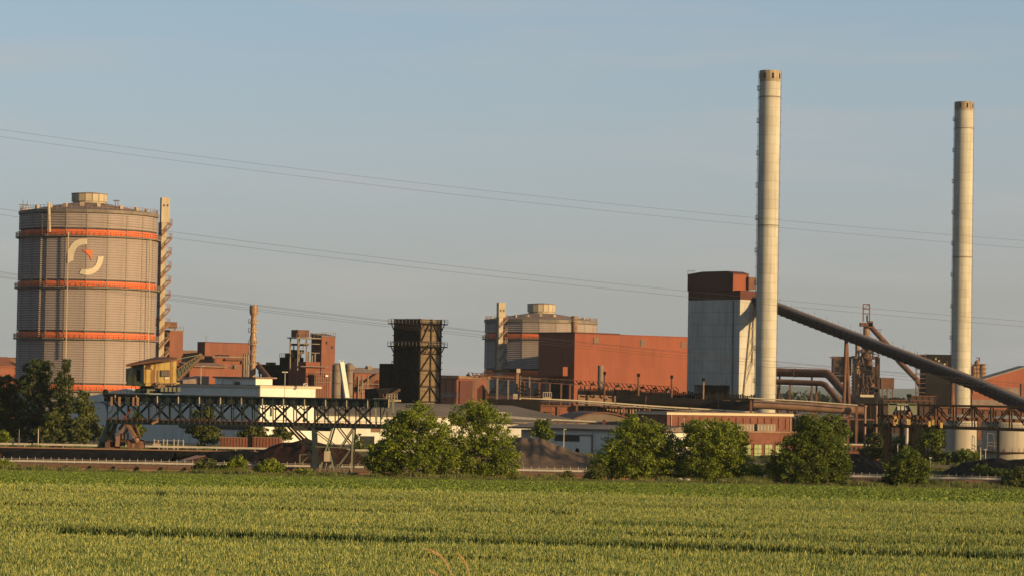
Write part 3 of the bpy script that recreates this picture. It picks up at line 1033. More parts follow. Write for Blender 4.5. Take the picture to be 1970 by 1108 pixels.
# slim slanting truss added where the conveyor's shadow strip crosses the lit face
b = MB()
p1, p2 = B_.fr(1446, 585), B_.fr(1428, 772)
p3, p4 = B_.fr(1449, 585), B_.fr(1446, 700)
b.beam((p1[0], -.5, p1[1]), (p2[0], -.5, p2[1]), .35).beam((p3[0], -.5, p3[1]), (p4[0], -.5, p4[1]), .35)
for i in range(7):
    f_ = i / 7
    b.beam((p1[0] + (p2[0] - p1[0]) * f_, -.5, p1[1] + (p2[1] - p1[1]) * f_), (p3[0] + (p4[0] - p3[0]) * min(1, f_ * 1.3), -.5, p3[1] + (p4[1] - p3[1]) * min(1, f_ * 1.3)), .2)
b.build('shadow_strip_frame', M['beige'], rt)
MB().tube((Lr * .86, -.3, 0), (Lr * .86, -.3, zc), .22, n=6).build('downpipe', M['rust'], rt)

# ================================================================== red hall
B_ = Bld('red_hall', 'large windowless red sheet-clad hall in front of the lower gasholder', 'hall', 1106, 1037, 1334, 1085, 641)
rt = B_.root
zt = B_.h(641)
MB().box(0, 0, 0, B_.Lr, B_.Ll, zt).build('wall', M['redh'], rt)
xs_ = B_.fr(1192, 645)[0]
MB().box(-.25, -.25, zt, xs_, B_.Ll, zt + .55).build('parapet', M['redd'], rt)
MB().box(xs_, -.25, zt, B_.Lr, B_.Ll, zt + .22).build('parapet', M['redh'], rt)
for px, py in ((1146.5, 655), (1236.5, 659.5), (1315, 663)):
    a_, b_ = B_.fr(px - 5, py - 6.5), B_.fr(px + 5, py + 6.5)
    f_ = MB().box(a_[0], -.12, b_[1], b_[0], .02, a_[1]).build('vent_grille', M['rust'], rt)
    for k in range(6):
        z_ = b_[1] + (a_[1] - b_[1]) * (k + .5) / 6
        MB().box(a_[0] + .1, -.26, z_ - .1, b_[0] - .1, -.12, z_ + .08).build('louvre', M['steel'], f_)
B_.lbox(1055, 705, 1095, 723, 3.2, M['redh'], 'side_annex')
B_.lbox(1062, 735, 1092, 765, .4, M['black'], 'dark_gate')
B_.lbox(1054, 724, 1058, 770, 1.2, M['steel'], 'downpipe')
# vertical sheet joints
me = MB().box(-.05, -.05, 0, .05, .0, zt).mesh('sheet_joint', M['redd'])

# ================================================================== quench tower
B_ = Bld('quench_tower', 'soot-black timber quenching tower with two railed walkways', 'tower', 808, 760, 847.5, 860, 640, al=R(49), z0=-1)
rt = B_.root
Lr, Ll = B_.Lr, B_.Ll
zt = B_.h(613)
MB().box(.12, .12, 0, Lr - .12, Ll - .12, zt - .3).build('core', M['timberdk'], rt)
nb = 21
ph = zt / nb
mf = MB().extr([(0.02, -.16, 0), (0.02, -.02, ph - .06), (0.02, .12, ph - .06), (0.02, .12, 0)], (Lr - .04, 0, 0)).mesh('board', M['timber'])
ml = MB().extr([(-.16, .14, 0), (.12, .14, 0), (.12, .14, ph - .06), (-.02, .14, ph - .06)], (0, Ll - .16, 0)).mesh('board', M['timberdk'])  # same boards near-black: the left side's shade is put into the colour
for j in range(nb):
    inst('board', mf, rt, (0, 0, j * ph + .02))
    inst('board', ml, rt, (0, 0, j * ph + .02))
# corner posts, K bracing on both visible faces
for (x, y) in ((0, 0), (Lr, 0), (0, Ll)):
    MB().box(x - .28, y - .28, 0, x + .28, y + .28, zt).build('corner_post', M['timberdk'], rt)
lv = [zt, B_.h(657), B_.h(680), B_.h(712), B_.h(743), B_.h(772)]
for z_a, z_b in zip(lv, lv[1:]):
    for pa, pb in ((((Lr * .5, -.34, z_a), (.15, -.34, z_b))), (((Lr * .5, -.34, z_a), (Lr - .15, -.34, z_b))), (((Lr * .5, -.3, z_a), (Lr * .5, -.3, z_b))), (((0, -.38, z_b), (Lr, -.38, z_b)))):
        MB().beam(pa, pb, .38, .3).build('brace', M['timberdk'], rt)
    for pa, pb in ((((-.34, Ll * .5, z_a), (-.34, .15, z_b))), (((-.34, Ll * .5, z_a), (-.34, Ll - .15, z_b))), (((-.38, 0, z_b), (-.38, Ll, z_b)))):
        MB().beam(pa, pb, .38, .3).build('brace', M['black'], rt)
for z_ in (B_.h(621), B_.h(665)):
    e = 1.55
    wk = MB()
    wk.box(-e, -e, z_ - .35, Lr + e, -.3, z_).box(-e, Ll + .3, z_ - .35, Lr + e, Ll + e, z_).box(-e, -.3, z_ - .35, -.3, Ll + .3, z_).box(Lr + .3, -.3, z_ - .35, Lr + e, Ll + .3, z_)
    wk = wk.build('walkway', M['black'], rt)
    r_ = MB()
    cs = [(-e, -e), (Lr + e, -e), (Lr + e, Ll + e), (-e, Ll + e)]
    for (xa, ya), (xb, yb) in zip(cs, cs[1:] + cs[:1]):
        n = 9
        for k in range(n):
            x, y = xa + (xb - xa) * k / n, ya + (yb - ya) * k / n
            r_.beam((x, y, z_), (x, y, z_ + 1.25), .1)
        for hh in (.65, 1.25): r_.beam((xa, ya, z_ + hh), (xb, yb, z_ + hh), .08)
    r_.build('railing', M['steel'], wk)
    br = MB()
    for k in range(6):
        x, y = Lr * k / 5, Ll * k / 5
        br.beam((x, -.2, z_ - 2.4), (x, -e, z_ - .4), .2).beam((-.2, y, z_ - 2.4), (-e, y, z_ - .4), .2)
        br.beam((Lr + .2, y, z_ - 2.4), (Lr + e, y, z_ - .4), .2).beam((x, Ll + .2, z_ - 2.4), (x, Ll + e, z_ - .4), .2)
    br.build('bracket', M['black'], wk)
b = MB()
for k in range(16):
    z_ = 2 + k * (zt - 3) / 16
    b.beam((Lr + .2, 0, z_), (Lr + 1.0, 0, z_), .25).beam((0, Ll + .2, z_), (0, Ll + 1.0, z_), .25)
b.build('bolt_ends', M['black'], rt)

M['conv_early'] = mat('sooty_conveyor_sheet', (.035, .022, .019), .3, .4, .9)


# ================================================================== works on the left, behind the crane bridge
# rusty roofs at the far left edge
B_ = Bld('red_shed', 'rust-red pitched shed at the far left edge, behind the large gasholder', 'shed', -30, -60, 34, 990, 700)
z1 = B_.h(697)
MB().box(0, 0, 0, B_.Lr, B_.Ll + 14, z1 - 1.5).build('wall', M['redp'], B_.root)
MB().extr([(-.4, -.5, z1 - 1.5), (-.4, -.5, z1 - 1), (-.4, 8, z1 + 2.2), (-.4, 17, z1 - 1), (-.4, 17, z1 - 1.5)], (B_.Lr + .8, 0, 0)).build('roof', M['redp'], B_.root)
p = W(20, 700, 1030)
single(MB().box(p.x - 14, p.y, 0, p.x + 14, p.y + 12, W(20, 688, 1030).z).box(p.x - 14.3, p.y - .3, W(20, 688, 1030).z, p.x + 14.3, p.y + 12.3, W(20, 687, 1030).z), 'flat_shed', M['rustl'],
       'low flat-roofed shed behind the rust-red pitched one at the far left', 'shed')

# red tower A right of the gasholder
B_ = Bld('red_tower', 'narrow red sheet tower with a rusty hopper on top, beside the large gasholder', 'tower', 327, 308, 352.5, 980, 640)
rt = B_.root
zt = B_.h(636)
MB().box(0, 0, 0, B_.Lr, B_.Ll, zt).build('wall', M['redl'], rt)
MB().box(-.2, -.2, zt, B_.Lr + .2, B_.Ll + .2, zt + .35).build('roof_edge', M['steel'], rt)
b = MB()
p, q = B_.fr(344, 618), B_.fr(318, 634)
b.box(q[0] - 1, 1, zt + .9, p[0], 4.2, zt + 3.1)
b.extr([(q[0] - 2.4, 1.2, zt + 1.5), (q[0] - 1, 1.2, zt + 3.0), (q[0] - 3.6, 1.2, zt + 4.6), (q[0] - 4.2, 1.2, zt + 4.0)], (0, 2.5, 0))
b.build('hopper', M['rust'], rt)
b = MB()
for k in range(6):
    x = B_.Lr * k / 5
    b.beam((x, 0, zt + .3), (x, 0, zt + 1.6), .12)
b.beam((0, 0, zt + 1.6), (B_.Lr, 0, zt + 1.6), .1)
for x in (q[0], p[0] - .5): b.beam((x, 1.5, zt), (x, 1.5, zt + 1), .3)
b.build('roof_railing', M['steel'], rt)

# low roofs between
p = W(366, 690, 1010)
single(MB().box(p.x - 3.5, p.y, 0, p.x + 6, p.y + 9, W(366, 680, 1010).z).box(p.x - 3.6, p.y - .4, W(366, 680, 1010).z, p.x + 6, p.y + 9, W(366, 673.5, 1010).z), 'flat_shed', M['rustl'],
       'pale flat-roofed shed between the red tower and the wide red building', 'shed')

B_ = Bld('red_building', 'wide red sheet-clad building behind the heat-stained steel flue', 'building', 394.5, 380, 480, 985, 660)
rt = B_.root
zt, zm = B_.h(658.5), B_.h(688)
MB().box(0, 0, 0, B_.Lr, B_.Ll, zt).build('wall', M['redl'], rt)
MB().box(-.15, -.15, zt, B_.Lr, B_.Ll, zt + .25).build('roof_edge', M['redd'], rt)
MB().tube((.6, .3, zt), (.6, .3, zt + 2.6), .09, n=5).build('mast', M['steel'], rt)

B_ = Bld('pink_block', 'lower faded red block with a fat corner pipe in front of the wide red building', 'building', 409, 366, 478, 955, 690, z0=0)
rt = B_.root
zt = B_.h(687)
xr_ = B_.fr(470, 690)[0]
MB().box(0, 0, 0, xr_, B_.Ll, zt).build('wall', M['redp'], rt)
MB().box(-.4, -.5, zt, xr_ + .5, B_.Ll, zt + .45).build('roof', M['roofdk'], rt)
MB().tube((.4, -.9, 0), (.4, -.9, zt - .3), .95, n=12).build('corner_pipe', M['redp'], rt)
p = [B_.fr(x, y) for x, y in ((430, 691), (464, 692), (464, 699))]
MB().path([(p[0][0], -.7, p[0][1]), (p[1][0], -.7, p[1][1]), (p[2][0], -.7, p[2][1])], .4, 8).build('pipe', M['rust'], rt)
a_, b_ = B_.fr(418, 709), B_.fr(447, 726)
MB().box(a_[0], -3, b_[1], b_[0], .02, a_[1]).build('annex', M['redp'], rt)
b = MB()
for k in range(6):
    x = a_[0] + (b_[0] - a_[0]) * k / 5
    b.beam((x, -3, a_[1]), (x, -3, a_[1] + 1.2), .12)
b.beam((a_[0], -3, a_[1] + 1.2), (b_[0], -3, a_[1] + 1.2), .1)
b.build('railing', M['steel'], rt)
for xx in (448, 451):
    c = B_.fr(xx, 700)
    MB().tube((c[0], -1.2, B_.fr(xx, 722)[1]), (c[0], -1.2, B_.fr(xx, 700)[1]), .25, n=6).build('vent_pipe', M['steel'], rt)
for xx in (468, 472, 475.5):
    c = B_.fr(xx, 700)
    MB().box(c[0] - .25, -.6, 0, c[0] + .25, -.1, zt + 1.5).build('column', M['steel'], rt)

# dark lean-to shapes below
B_ = Bld('brown_shed', 'long low brown shed with a sloping roof behind the yellow slewing crane', 'shed', 365, 345, 432, 930, 705)
zt = B_.h(705)
MB().box(0, 0, 0, B_.Lr, B_.Ll, zt).build('wall', M['redp'], B_.root)
MB().extr([(-.4, -1.5, zt), (-.4, B_.Ll, zt + 1.2), (-.4, B_.Ll, zt + 1.5), (-.4, -1.5, zt + .3)], (B_.Lr + .8, 0, 0)).build('roof', M['rustl'], B_.root)
B_ = Bld('black_shed', 'low soot-black shed in front of the brown shed', 'shed', 352, 340, 402, 905, 730)
MB().extr([(0, 0, 0), (0, 0, B_.h(731)), (B_.Lr * .6, 0, B_.h(726)), (B_.Lr, 0, B_.h(722)), (B_.Lr, 0, 0)], (0, B_.Ll + 4, 0)).build('wall', M['roofdk'], B_.root)

# the heat-stained flue with collars
def flue(label, px, Y, prof, plats, mat_, cat='stack', name='flue_stack'):
    """prof: (photo y, half width px)"""
    P0 = W(px, prof[-1][0], Y)
    t = thing(name, label, cat, (P0.x, P0.y, 0))
    z = lambda py: W(px, py, Y).z
    pr = [(r * Y / F, z(y)) for y, r in prof][::-1]
    pr[0] = (pr[0][0], 0)
    MB().lathe(pr, 20).build('shaft', M[mat_], t, True)
    for y, r in plats:
        zz = z(y)
        q = r * Y / F
        b = MB().lathe([(q * .5, zz - .25), (q, zz - .2), (q, zz), (q * .5, zz)], 12).build('collar_platform', M['beige'], t)
        k = MB()
        for i in range(10):
            a = 2 * pi * i / 10
            k.beam((q * math.sin(a), -q * math.cos(a), zz), (q * math.sin(a), -q * math.cos(a), zz + 1.15), .1)
            a2 = 2 * pi * (i + 1) / 10
            k.beam((q * math.sin(a), -q * math.cos(a), zz + 1.15), (q * math.sin(a2), -q * math.cos(a2), zz + 1.15), .09)
        k.build('railing', M['beige'], b)
    return t


flue('slim heat-stained steel flue with a wide head and ringed platforms', 485.5, 940,
     [(587, 8.2), (600, 8.2), (603, 7.6), (608, 4.8), (613, 4.9), (619, 6.4), (623, 5.2), (644, 5.2), (648, 6.6), (656, 7.2), (661, 7), (662, 6.2), (700, 6.2), (724, 6.6)],
     [(620.5, 10), (637.5, 10), (661, 9.5), (680.5, 8.5), (700, 8.5)], 'copper')
p, q = W(495, 701, 945), W(518, 729, 925)
t = thing('slanting_duct', 'dark round duct slanting down to the right from the heat-stained flue', 'duct', (q.x, q.y, 0))
MB().tube(p, q, 1.0, n=12).build('duct', M['rust'], t, world=True)
MB().beam((q.x, q.y, 0), (q.x, q.y, q.z), .6).build('support', M['rust'], t, world=True)

# red tower C with frame and the dark works beside it
B_ = Bld('red_tower', 'broad red tower with an open steel frame carrying a rusty tank at its left', 'tower', 619, 581, 645, 960, 650)
rt = B_.root
zt = B_.h(647)
Lr, Ll = B_.Lr, B_.Ll
MB().box(0, 0, 0, Lr, Ll * .52, zt).build('wall', M['redl'], rt)
MB().extr([(-.3, -.3, zt), (-.3, Ll * .52 + .3, zt), (-.3, Ll * .52 + .3, zt + 1.2), (-.3, -.3, zt + .2)], (Lr + .5, 0, 0)).build('roof', M['roofdk'], rt)
for px, py in ((628, 659), (638.5, 668)):
    a_ = B_.fr(px, py)
    MB().box(a_[0] - .4, -.1, a_[1] - .5, a_[0] + .4, .02, a_[1] + .5).build('window', M['glass'], rt)
b = MB()
for k in range(7):
    x = Lr * k / 6
    b.beam((x, -.2, zt + .2), (x, -.2, zt + 1.5), .12)
b.beam((0, -.2, zt + 1.5), (Lr, -.2, zt + 1.5), .1)
b.build('roof_railing', M['steel'], rt)
zl = B_.h(696)
MB().box(-Lr * .0 - 6.0, .4, 0, -.02, Ll * .9, zl).build('lower_wing', M['redp'], rt)
MB().box(-9.5, -1.5, B_.h(706), 2, .35, B_.h(704.5)).build('canopy', M['roofdk'], rt)
# frame with the tank
fx = [-9.2, -5.6, -1.0]
b = MB()
zf = B_.h(652)
for x in fx[:2]:
    for y in (.8, Ll * .45): b.beam((x, y, zl - 3), (x, y, zf), .35)
b.box(-10.2, .2, zf, 0, Ll * .5, zf + .4)
for z_ in (zl + 3, zl + 6):
    b.beam((fx[0], .8, z_), (0, .8, z_), .25)
b.beam((fx[0], .8, zl), (fx[1], .8, zf), .18)
for k in range(8):
    x = -10.2 + k * 1.45
    b.beam((x, .2, zf + .4), (x, .2, zf + 1.7), .1)
b.beam((-10.2, .2, zf + 1.7), (-.1, .2, zf + 1.7), .1)
b.build('steel_frame', M['steel'], rt)
MB().box(-9.2, .9, zf + .5, -4.6, Ll * .42, zf + 2.9).build('tank', M['rust'], rt)
b = MB()
for x, h0, h1 in ((-4.8, 0, 3.4), (-3.4, 0, 2.2), (-2.2, 0, 3.0)):
    b.tube((x, .7, zl), (x, .7, zl + h1), .35, n=8)
b.build('vessel', M['steel'], rt)
b = MB()
a_ = B_.fr(610, 725)
b.box(a_[0] - 2.6, -2.5, 0, a_[0] + 3.4, .3, B_.h(722)).box(a_[0] - 3.2, -3, B_.h(722), a_[0] + 4, .3, B_.h(720.5))
b.build('porch', M['redp'], rt)
b = MB()
for k in range(9):
    b.beam((a_[0] - 3.2 + k * .9, -3, 0), (a_[0] - 3.2 + k * .9, -3, B_.h(715)), .14)
for z_ in (B_.h(728), B_.h(735), B_.h(715)): b.beam((a_[0] - 3.2, -3, z_), (a_[0] + 4, -3, z_), .14)
b.build('scaffold', M['steel'], rt)
MB().box(a_[0] + 1.2, -3.15, B_.h(724), a_[0] + 2.3, -3.02, B_.h(720.8)).build('sign_board', M['white'], rt)

B_ = Bld('black_block', 'soot-black block with stepped conveyors left of the broad red tower', 'building', 566, 538, 584, 965, 690, al=R(52))
rt = B_.root
zt = B_.h(687)
MB().box(0, 0, 0, B_.Lr, B_.Ll, zt).build('wall', M['black'], rt)
b = MB()
b.box(-.2, 1, zt, B_.Lr, B_.Ll * .6, zt + 1.4).box(.4, 1.6, zt + 1.4, B_.Lr + 2, B_.Ll * .35, zt + 2.6)
b.box(.8, .6, zt + 4, B_.Lr + 3, 2.4, zt + 4.7).beam((1, 1.2, zt), (1, 1.2, zt + 4.2), .3)
b.build('conveyor_step', M['black'], rt)
b = MB()
for k in range(5): b.beam((-.2, B_.Ll * (.5 + .12 * k), zt), (-.2, B_.Ll * (.5 + .12 * k), zt + 1.3), .1)
b.beam((-.2, B_.Ll * .5, zt + 1.3), (-.2, B_.Ll * .98, zt + 1.3), .09)
b.build('railing', M['steel'], rt)

# low dark clutter on the skyline between the flue and the black block
t = thing('pipe_bridge', 'low black pipe bridge running from the flue to the black block', 'pipe bridge', tuple(W(520, 720, 970).xy) + (0,))
b = MB()
for ya, r_ in ((703, .5), (709, .7), (715, .6)):
    b.tube(W(497, ya, 975), W(541, ya + 1, 975), r_, n=8)
b.build('pipe', M['black'], t, world=True)
b = MB()
for px in (500, 514, 528, 540):
    p = W(px, 703, 975)
    b.beam((p.x, p.y, 0), p, .5)
b.box(W(503, 724, 976).x, 976, 0, W(540, 724, 976).x, 984, W(520, 712, 976).z)
b.build('trestle', M['black'], t, world=True)
b = MB()
for px in (516, 522, 526):
    p = W(px, 701, 974)
    b.box(p.x - .8, p.y - .5, p.z - .2, p.x + .8, p.y + .5, p.z + .8)
b.build('junction_box', M['rustl'], t, world=True)

# two silos and the white slanting tube
for px, r_, yt in ((647, 8.6, 701), (671, 7.8, 700.5)):
    P_ = W(px, 750, 905)
    t = thing('silo', ('left one of two brown cylindrical silos behind the white slanting tube' if px < 660 else 'right one of two brown cylindrical silos behind the white slanting tube'), 'silo', (P_.x, P_.y, 0), 0, 'pair of brown silos')
    q, z1 = r_ * 905 / F, W(px, yt, 905).z
    MB().lathe([(q, 0), (q, z1), (q * .3, z1 + .5)], 20).build('shell', M['steel'], t, True)
    for k in range(4):
        z_ = z1 * (.3 + .2 * k)
        MB().lathe([(q + .01, z_), (q + .1, z_), (q + .1, z_ + .25), (q + .01, z_ + .25)], 20, cap=False).build('hoop', M['rust'], t)
p, q = W(657, 698, 858), W(667.5, 766, 853)
t = thing('slanting_tube', 'white square conveyor tube slanting up between the two brown silos', 'conveyor', (q.x, q.y, 0))
MB().beam(p, q, 1.3, 1.3).build('tube', M['white'], t, world=True)
b = MB()
for dx in (-.5, .5): b.beam((p.x + dx, p.y, p.z), (p.x + dx, p.y, p.z + 1.0), .25)
b.build('head_prongs', M['white'], t, world=True)
MB().beam((q.x, q.y, 0), q, .5).build('foot', M['steel'], t, world=True)

# rusty sheds behind them, skyline y ~ 705..760
B_ = Bld('rusty_shed', 'long rust-red shed with patched roofs behind the silos', 'shed', 682, 640, 752, 1010, 715)
rt = B_.root
zt = B_.h(717)
MB().box(0, 0, 0, B_.Lr + 8, B_.Ll, zt).build('wall', M['redp'], rt)
MB().extr([(-.5, -.6, zt), (-.5, 6, zt + 2.0), (-.5, 14, zt + .3), (-.5, 14, zt)], (B_.Lr + 8, 0, 0)).build('roof', M['roofdk'], rt)
for px, py in ((692, 704), (725, 706)):
    a_ = B_.fr(px, py)
    MB().box(a_[0] - 1, 4, zt, a_[0] + 1, 5.5, zt + 2.6).build('roof_vent', M['steel'], rt)
for px, w_ in ((690, 2.5), (712, 3.5), (728, 2)):
    a_, b_ = B_.fr(px, 730), B_.fr(px, 748)
    MB().box(a_[0] - w_, -.15, b_[1], a_[0] + w_, .02, a_[1]).build('dark_opening', M['redd'], rt)
a_, b_ = B_.fr(684, 748), B_.fr(720, 722)
MB().beam((a_[0], -1.5, a_[1]), (b_[0], -1.5, b_[1]), 1.6, 1.8).build('conveyor', M['rust'], rt)
for px in (682, 690, 700, 735):
    a_ = B_.fr(px, 720)
    MB().box(a_[0] - .2, -2.5, 0, a_[0] + .2, -2.1, B_.fr(px, 722)[1]).build('column', M['steel'], rt)
a_ = B_.fr(705, 740)
b = MB()
for z_ in (738, 746, 753): b.beam((a_[0] - 5, -2.4, B_.fr(705, z_)[1]), (a_[0] + 6, -2.4, B_.fr(705, z_)[1]), .18)
b.build('walkway_rail', M['steel'], rt)

B_ = Bld('black_annex', 'flat-topped black box against the left of the quench tower', 'building', 752, 730, 768, 872, 700)
MB().box(0, 0, -1, B_.Lr, B_.Ll, B_.h(699)).build('wall', M['black'], B_.root)
MB().tube((B_.Lr * .2, .4, B_.h(699)), (B_.Lr * .2, .4, B_.h(693)), .1, n=5).build('mast', M['steel'], B_.root)
B_ = Bld('black_shed', 'low stepped black shed left of the quench tower foot', 'shed', 730, 702, 765, 852, 745)
MB().extr([(0, 0, 0), (0, 0, B_.h(756)), (0, B_.Ll * .3, B_.h(746)), (0, B_.Ll, B_.h(749)), (0, B_.Ll, 0)], (B_.Lr, 0, 0)).build('wall', M['black'], B_.root)
for k in range(4): MB().box(1 + k * 1.5, -.4, 0, 1.3 + k * 1.5, -.1, B_.h(757)).build('column', M['rust'], B_.root)
MB().beam((0, -1, B_.h(768)), (B_.Lr, -1, B_.h(748)), .8).build('conveyor', M['conv_early'], B_.root)
MB().box(-1, -.8, B_.h(757), B_.Lr, .5, B_.h(755.8)).build('roof_edge', M['black'], B_.root)

# long red shed right of the quench tower
B_ = Bld('long_shed', 'long pinkish-red shed between the quench tower and the lower gasholder', 'shed', 846, 826, 942, 1030, 725, al=R(28))
rt = B_.root
zt = B_.h(727)
MB().box(0, 0, 0, B_.Lr, B_.Ll, zt).build('wall', M['redp'], rt)
MB().box(-.5, -.7, zt, B_.Lr + .5, B_.Ll, zt + 1.1).build('roof', M['rustl'], rt)
B_.fbox(846, 728, 882, 729.5, .3, M['redd'], 'gutter')
B_.fbox(846, 753, 881, 754.5, .35, M['steel'], 'gutter')
B_.fbox(846, 756, 881, 764, .25, M['roofdk'], 'dark_band')
B_.fbox(883.5, 731, 911, 790, .5, M['redd'], 'dark_door')
for px in (858, 870): B_.fbox(px, 728, px + .7, 770, .2, M['rust'], 'downpipe')


# ================================================================== coke battery and pipework in the middle and right
def pipe(name, label, cat, pts, r_px, mat_, sup=(), group=None, n=10, world_parts=None):
    """pts: (px, py, Y) ; r in photo pixels ; sup: (px, py, Y) tops of supports"""
    P_ = [W(*p) for p in pts]
    t = thing(name, label, cat, (P_[0].x, P_[0].y, 0), 0, group)
    r_ = r_px * pts[0][2] / F
    MB().path(P_, r_, n).build('pipe', M[mat_], t, True, world=True)
    for s_ in sup:
        p = W(*s_)
        MB().box(p.x - .3, p.y - .3, 0, p.x + .3, p.y + .3, p.z).build('support', M['rust'], t, world=True)
    # flange rings
    for a_, b_ in zip(P_, P_[1:]):
        n_ = int((b_ - a_).length / 9)
        d = (b_ - a_).normalized()
        for k in range(1, n_):
            c = a_ + (b_ - a_) * (k / n_)
            MB().tube(c - d * .12, c + d * .12, r_ * 1.12, n=n).build('flange', M['rust'], t, world=True)
    return t


# the battery body: brick block, dark oven front with buckstays, top deck
Yb = 900
B_ = Bld('coke_battery', 'long dark coke oven battery with upright steel stays in front of the red hall', 'coke battery', 1043, 1015, 1470, Yb, 790, al=R(9))
rt = B_.root
zd = B_.h(778)                       # deck level at the corner
MB().box(0, 1.5, 0, B_.Lr, 13, zd - .2).build('oven_block', M['black'], rt)
xa, xb = B_.fr(1043, 790)[0], B_.fr(1113, 790)[0]
MB().box(xa, -.6, 0, xb, 1.48, zd - .6).build('brick_bay', M['redp'], rt)
for px in (1040, 1073.5):
    x = B_.fr(px, 790)[0]
    MB().box(x - .5, -1.1, 0, x + .5, -.55, zd - .5).build('stay', M['rust'], rt)
MB().box(B_.fr(1048, 791)[0], -1.4, B_.fr(1048, 792)[1], B_.fr(1066, 791)[0], -.62, B_.fr(1048, 790.8)[1]).build('ledge', M['rust'], rt)
me = MB().box(-.28, -.7, 0, .28, .3, zd - .5).mesh('stay', M['rustl'])
x = xb + 2
k = 0
while x < B_.Lr:
    px_here = k
    if not (5 <= k % 21 <= 7):
        inst('stay', me, rt, (x, 1.1, 0))
    x += .92
    k += 1
dk = MB().box(-3, -1.2, zd - .45, B_.Lr, 13.5, zd - .02).build('deck', M['rust'], rt)
# machinery along the top: doors, ascension pipes, rails
b = MB()
zt_ = zd
for k in range(90):
    x = B_.fr(1118, 770)[0] + k * (B_.Lr - B_.fr(1118, 770)[0]) / 90
    b.box(x - .22, 6, zd, x + .22, 6.5, zd + rnd.uniform(1.8, 2.4))
b.build('ascension_pipe', M['rust'], rt, kind='stuff')
for (pa, pb, yt, yb, mt) in ((1117, 1190, 752, 772, 'rustl'), (1190, 1215, 750, 774, 'black'), (1215, 1240, 753, 774, 'black'), (1240, 1300, 756, 775, 'rust'), (1300, 1345, 760, 775, 'rust'), (1345, 1462, 765, 777, 'black')):
    a_, c_ = B_.fr(pa, yt), B_.fr(pb, yb)
    MB().box(a_[0] + .05, 4.4, zd, c_[0] - .05, 5.9, a_[1] + .2).build('oven_machine', M[mt], rt)
b = MB()
rk = random.Random(8)
xt0, xt1 = B_.fr(1118, 770)[0], B_.fr(1462, 770)[0]
nt_ = 96
for k in range(nt_):
    x = xt0 + (xt1 - xt0) * k / nt_
    py = 751 + 14 * k / nt_
    z_ = B_.fr(1118 + 344 * k / nt_, py)[1]
    b.box(x - .2, 3.9, z_ - 1.1, x + .2, 4.36, z_ + rk.uniform(.5, 1.5))
    if k % 5 == 2: b.beam((x - .5, 4.2, z_ - 1.6), (x + .9, 4.2, z_ - 1.9), .3)
b.build('ascension_pipe', M['black'], rt, kind='stuff')
b = MB()
for k in range(40):
    x = rk.uniform(xt0, xt1)
    f_ = (x - xt0) / (xt1 - xt0)
    z_ = B_.fr(1118 + 344 * f_, 762 + 11 * f_)[1] + rk.uniform(-.8, .5)
    b.box(x - rk.uniform(.1, .4), 4.05, z_ - rk.uniform(.1, .5), x + rk.uniform(.1, .4), 4.35, z_ + rk.uniform(.1, .5))
b.build('oven_fittings', M['rustl'], rt, kind='stuff')
for px, yt in ((1214, 756), (1227, 757), (1236, 754), (1343, 760), (1365, 760), (1393, 770)):
    a_ = B_.fr(px, yt)
    MB().box(a_[0] - .35, 4.1, zd, a_[0] + .35, 4.39, a_[1]).build('pale_panel', M['beige'], rt)
b = MB()
for k in range(60):
    x = B_.Lr * k / 60
    b.beam((x, -1.1, zd), (x, -1.1, zd + 1.2), .1)
for hh in (.65, 1.2): b.beam((0, -1.1, zd + hh), (B_.Lr, -1.1, zd + hh), .09)
b.build('railing', M['rust'], rt)
# white platform by the brick bay
a_, c_ = B_.fr(1046, 754), B_.fr(1062, 764)
b = MB().box(a_[0], 1, c_[1] - .3, c_[0], 3, c_[1])
for k in range(5): b.beam((a_[0] + (c_[0] - a_[0]) * k / 4, 1, c_[1]), (a_[0] + (c_[0] - a_[0]) * k / 4, 1, a_[1]), .15)
b.beam((a_[0], 1, a_[1]), (c_[0], 1, a_[1]), .15)
b.build('service_platform', M['beige'], rt)

# pale pipe that rises, then runs right along the battery
pipe('pale_pipe', 'pale beige pipe that bends up and runs along the front of the coke battery', 'pipe',
     [(994, 780, 885), (1001, 765, 885), (1110, 770, 884), (1260, 781, 882), (1460, 793, 880)], 1.7, 'cream', [(1003, 770, 886), (1110, 771, 886), (1190, 776, 886)])
pipe('thin_pipe', 'thin pale pipe just below the beige one along the coke battery', 'pipe',
     [(1030, 771, 887), (1112, 774, 886), (1300, 788, 884), (1500, 797, 882)], 1.0, 'rail', [(1060, 773, 888), (1250, 785, 888)])
# big black main, then rusty main to the right
pipe('gas_main', 'thick black gas main running along the deck in front of the coal tower', 'pipe', [(1186, 768, 892), (1300, 774, 890), (1464, 783, 888)], 9.5, 'black',
     [(1200, 770, 892), (1300, 775, 890), (1400, 780, 889)], n=16)
pipe('gas_main', 'thick rust-brown gas main running right from the foot of the tallest chimney', 'pipe', [(1450, 777, 788), (1560, 783, 786), (1662, 790, 784)], 8.2, 'rustl',
     [(1456, 780, 789), (1522, 782, 787), (1565, 784, 786), (1632, 790, 785)], n=16)
pipe('thin_pipe', 'thin lit pipe lying along the top of the rust-brown gas main', 'pipe', [(1440, 765, 785), (1560, 772, 783), (1650, 779, 781)], 1.3, 'cream', [(1445, 767, 786), (1648, 780, 782)])
pipe('pipe_run', 'thin pipes below the rust-brown gas main, above the brick building', 'pipe', [(1490, 795, 785), (1640, 803, 783)], 1.1, 'rustl', [(1500, 796, 785), (1560, 799, 785), (1620, 802, 785)])

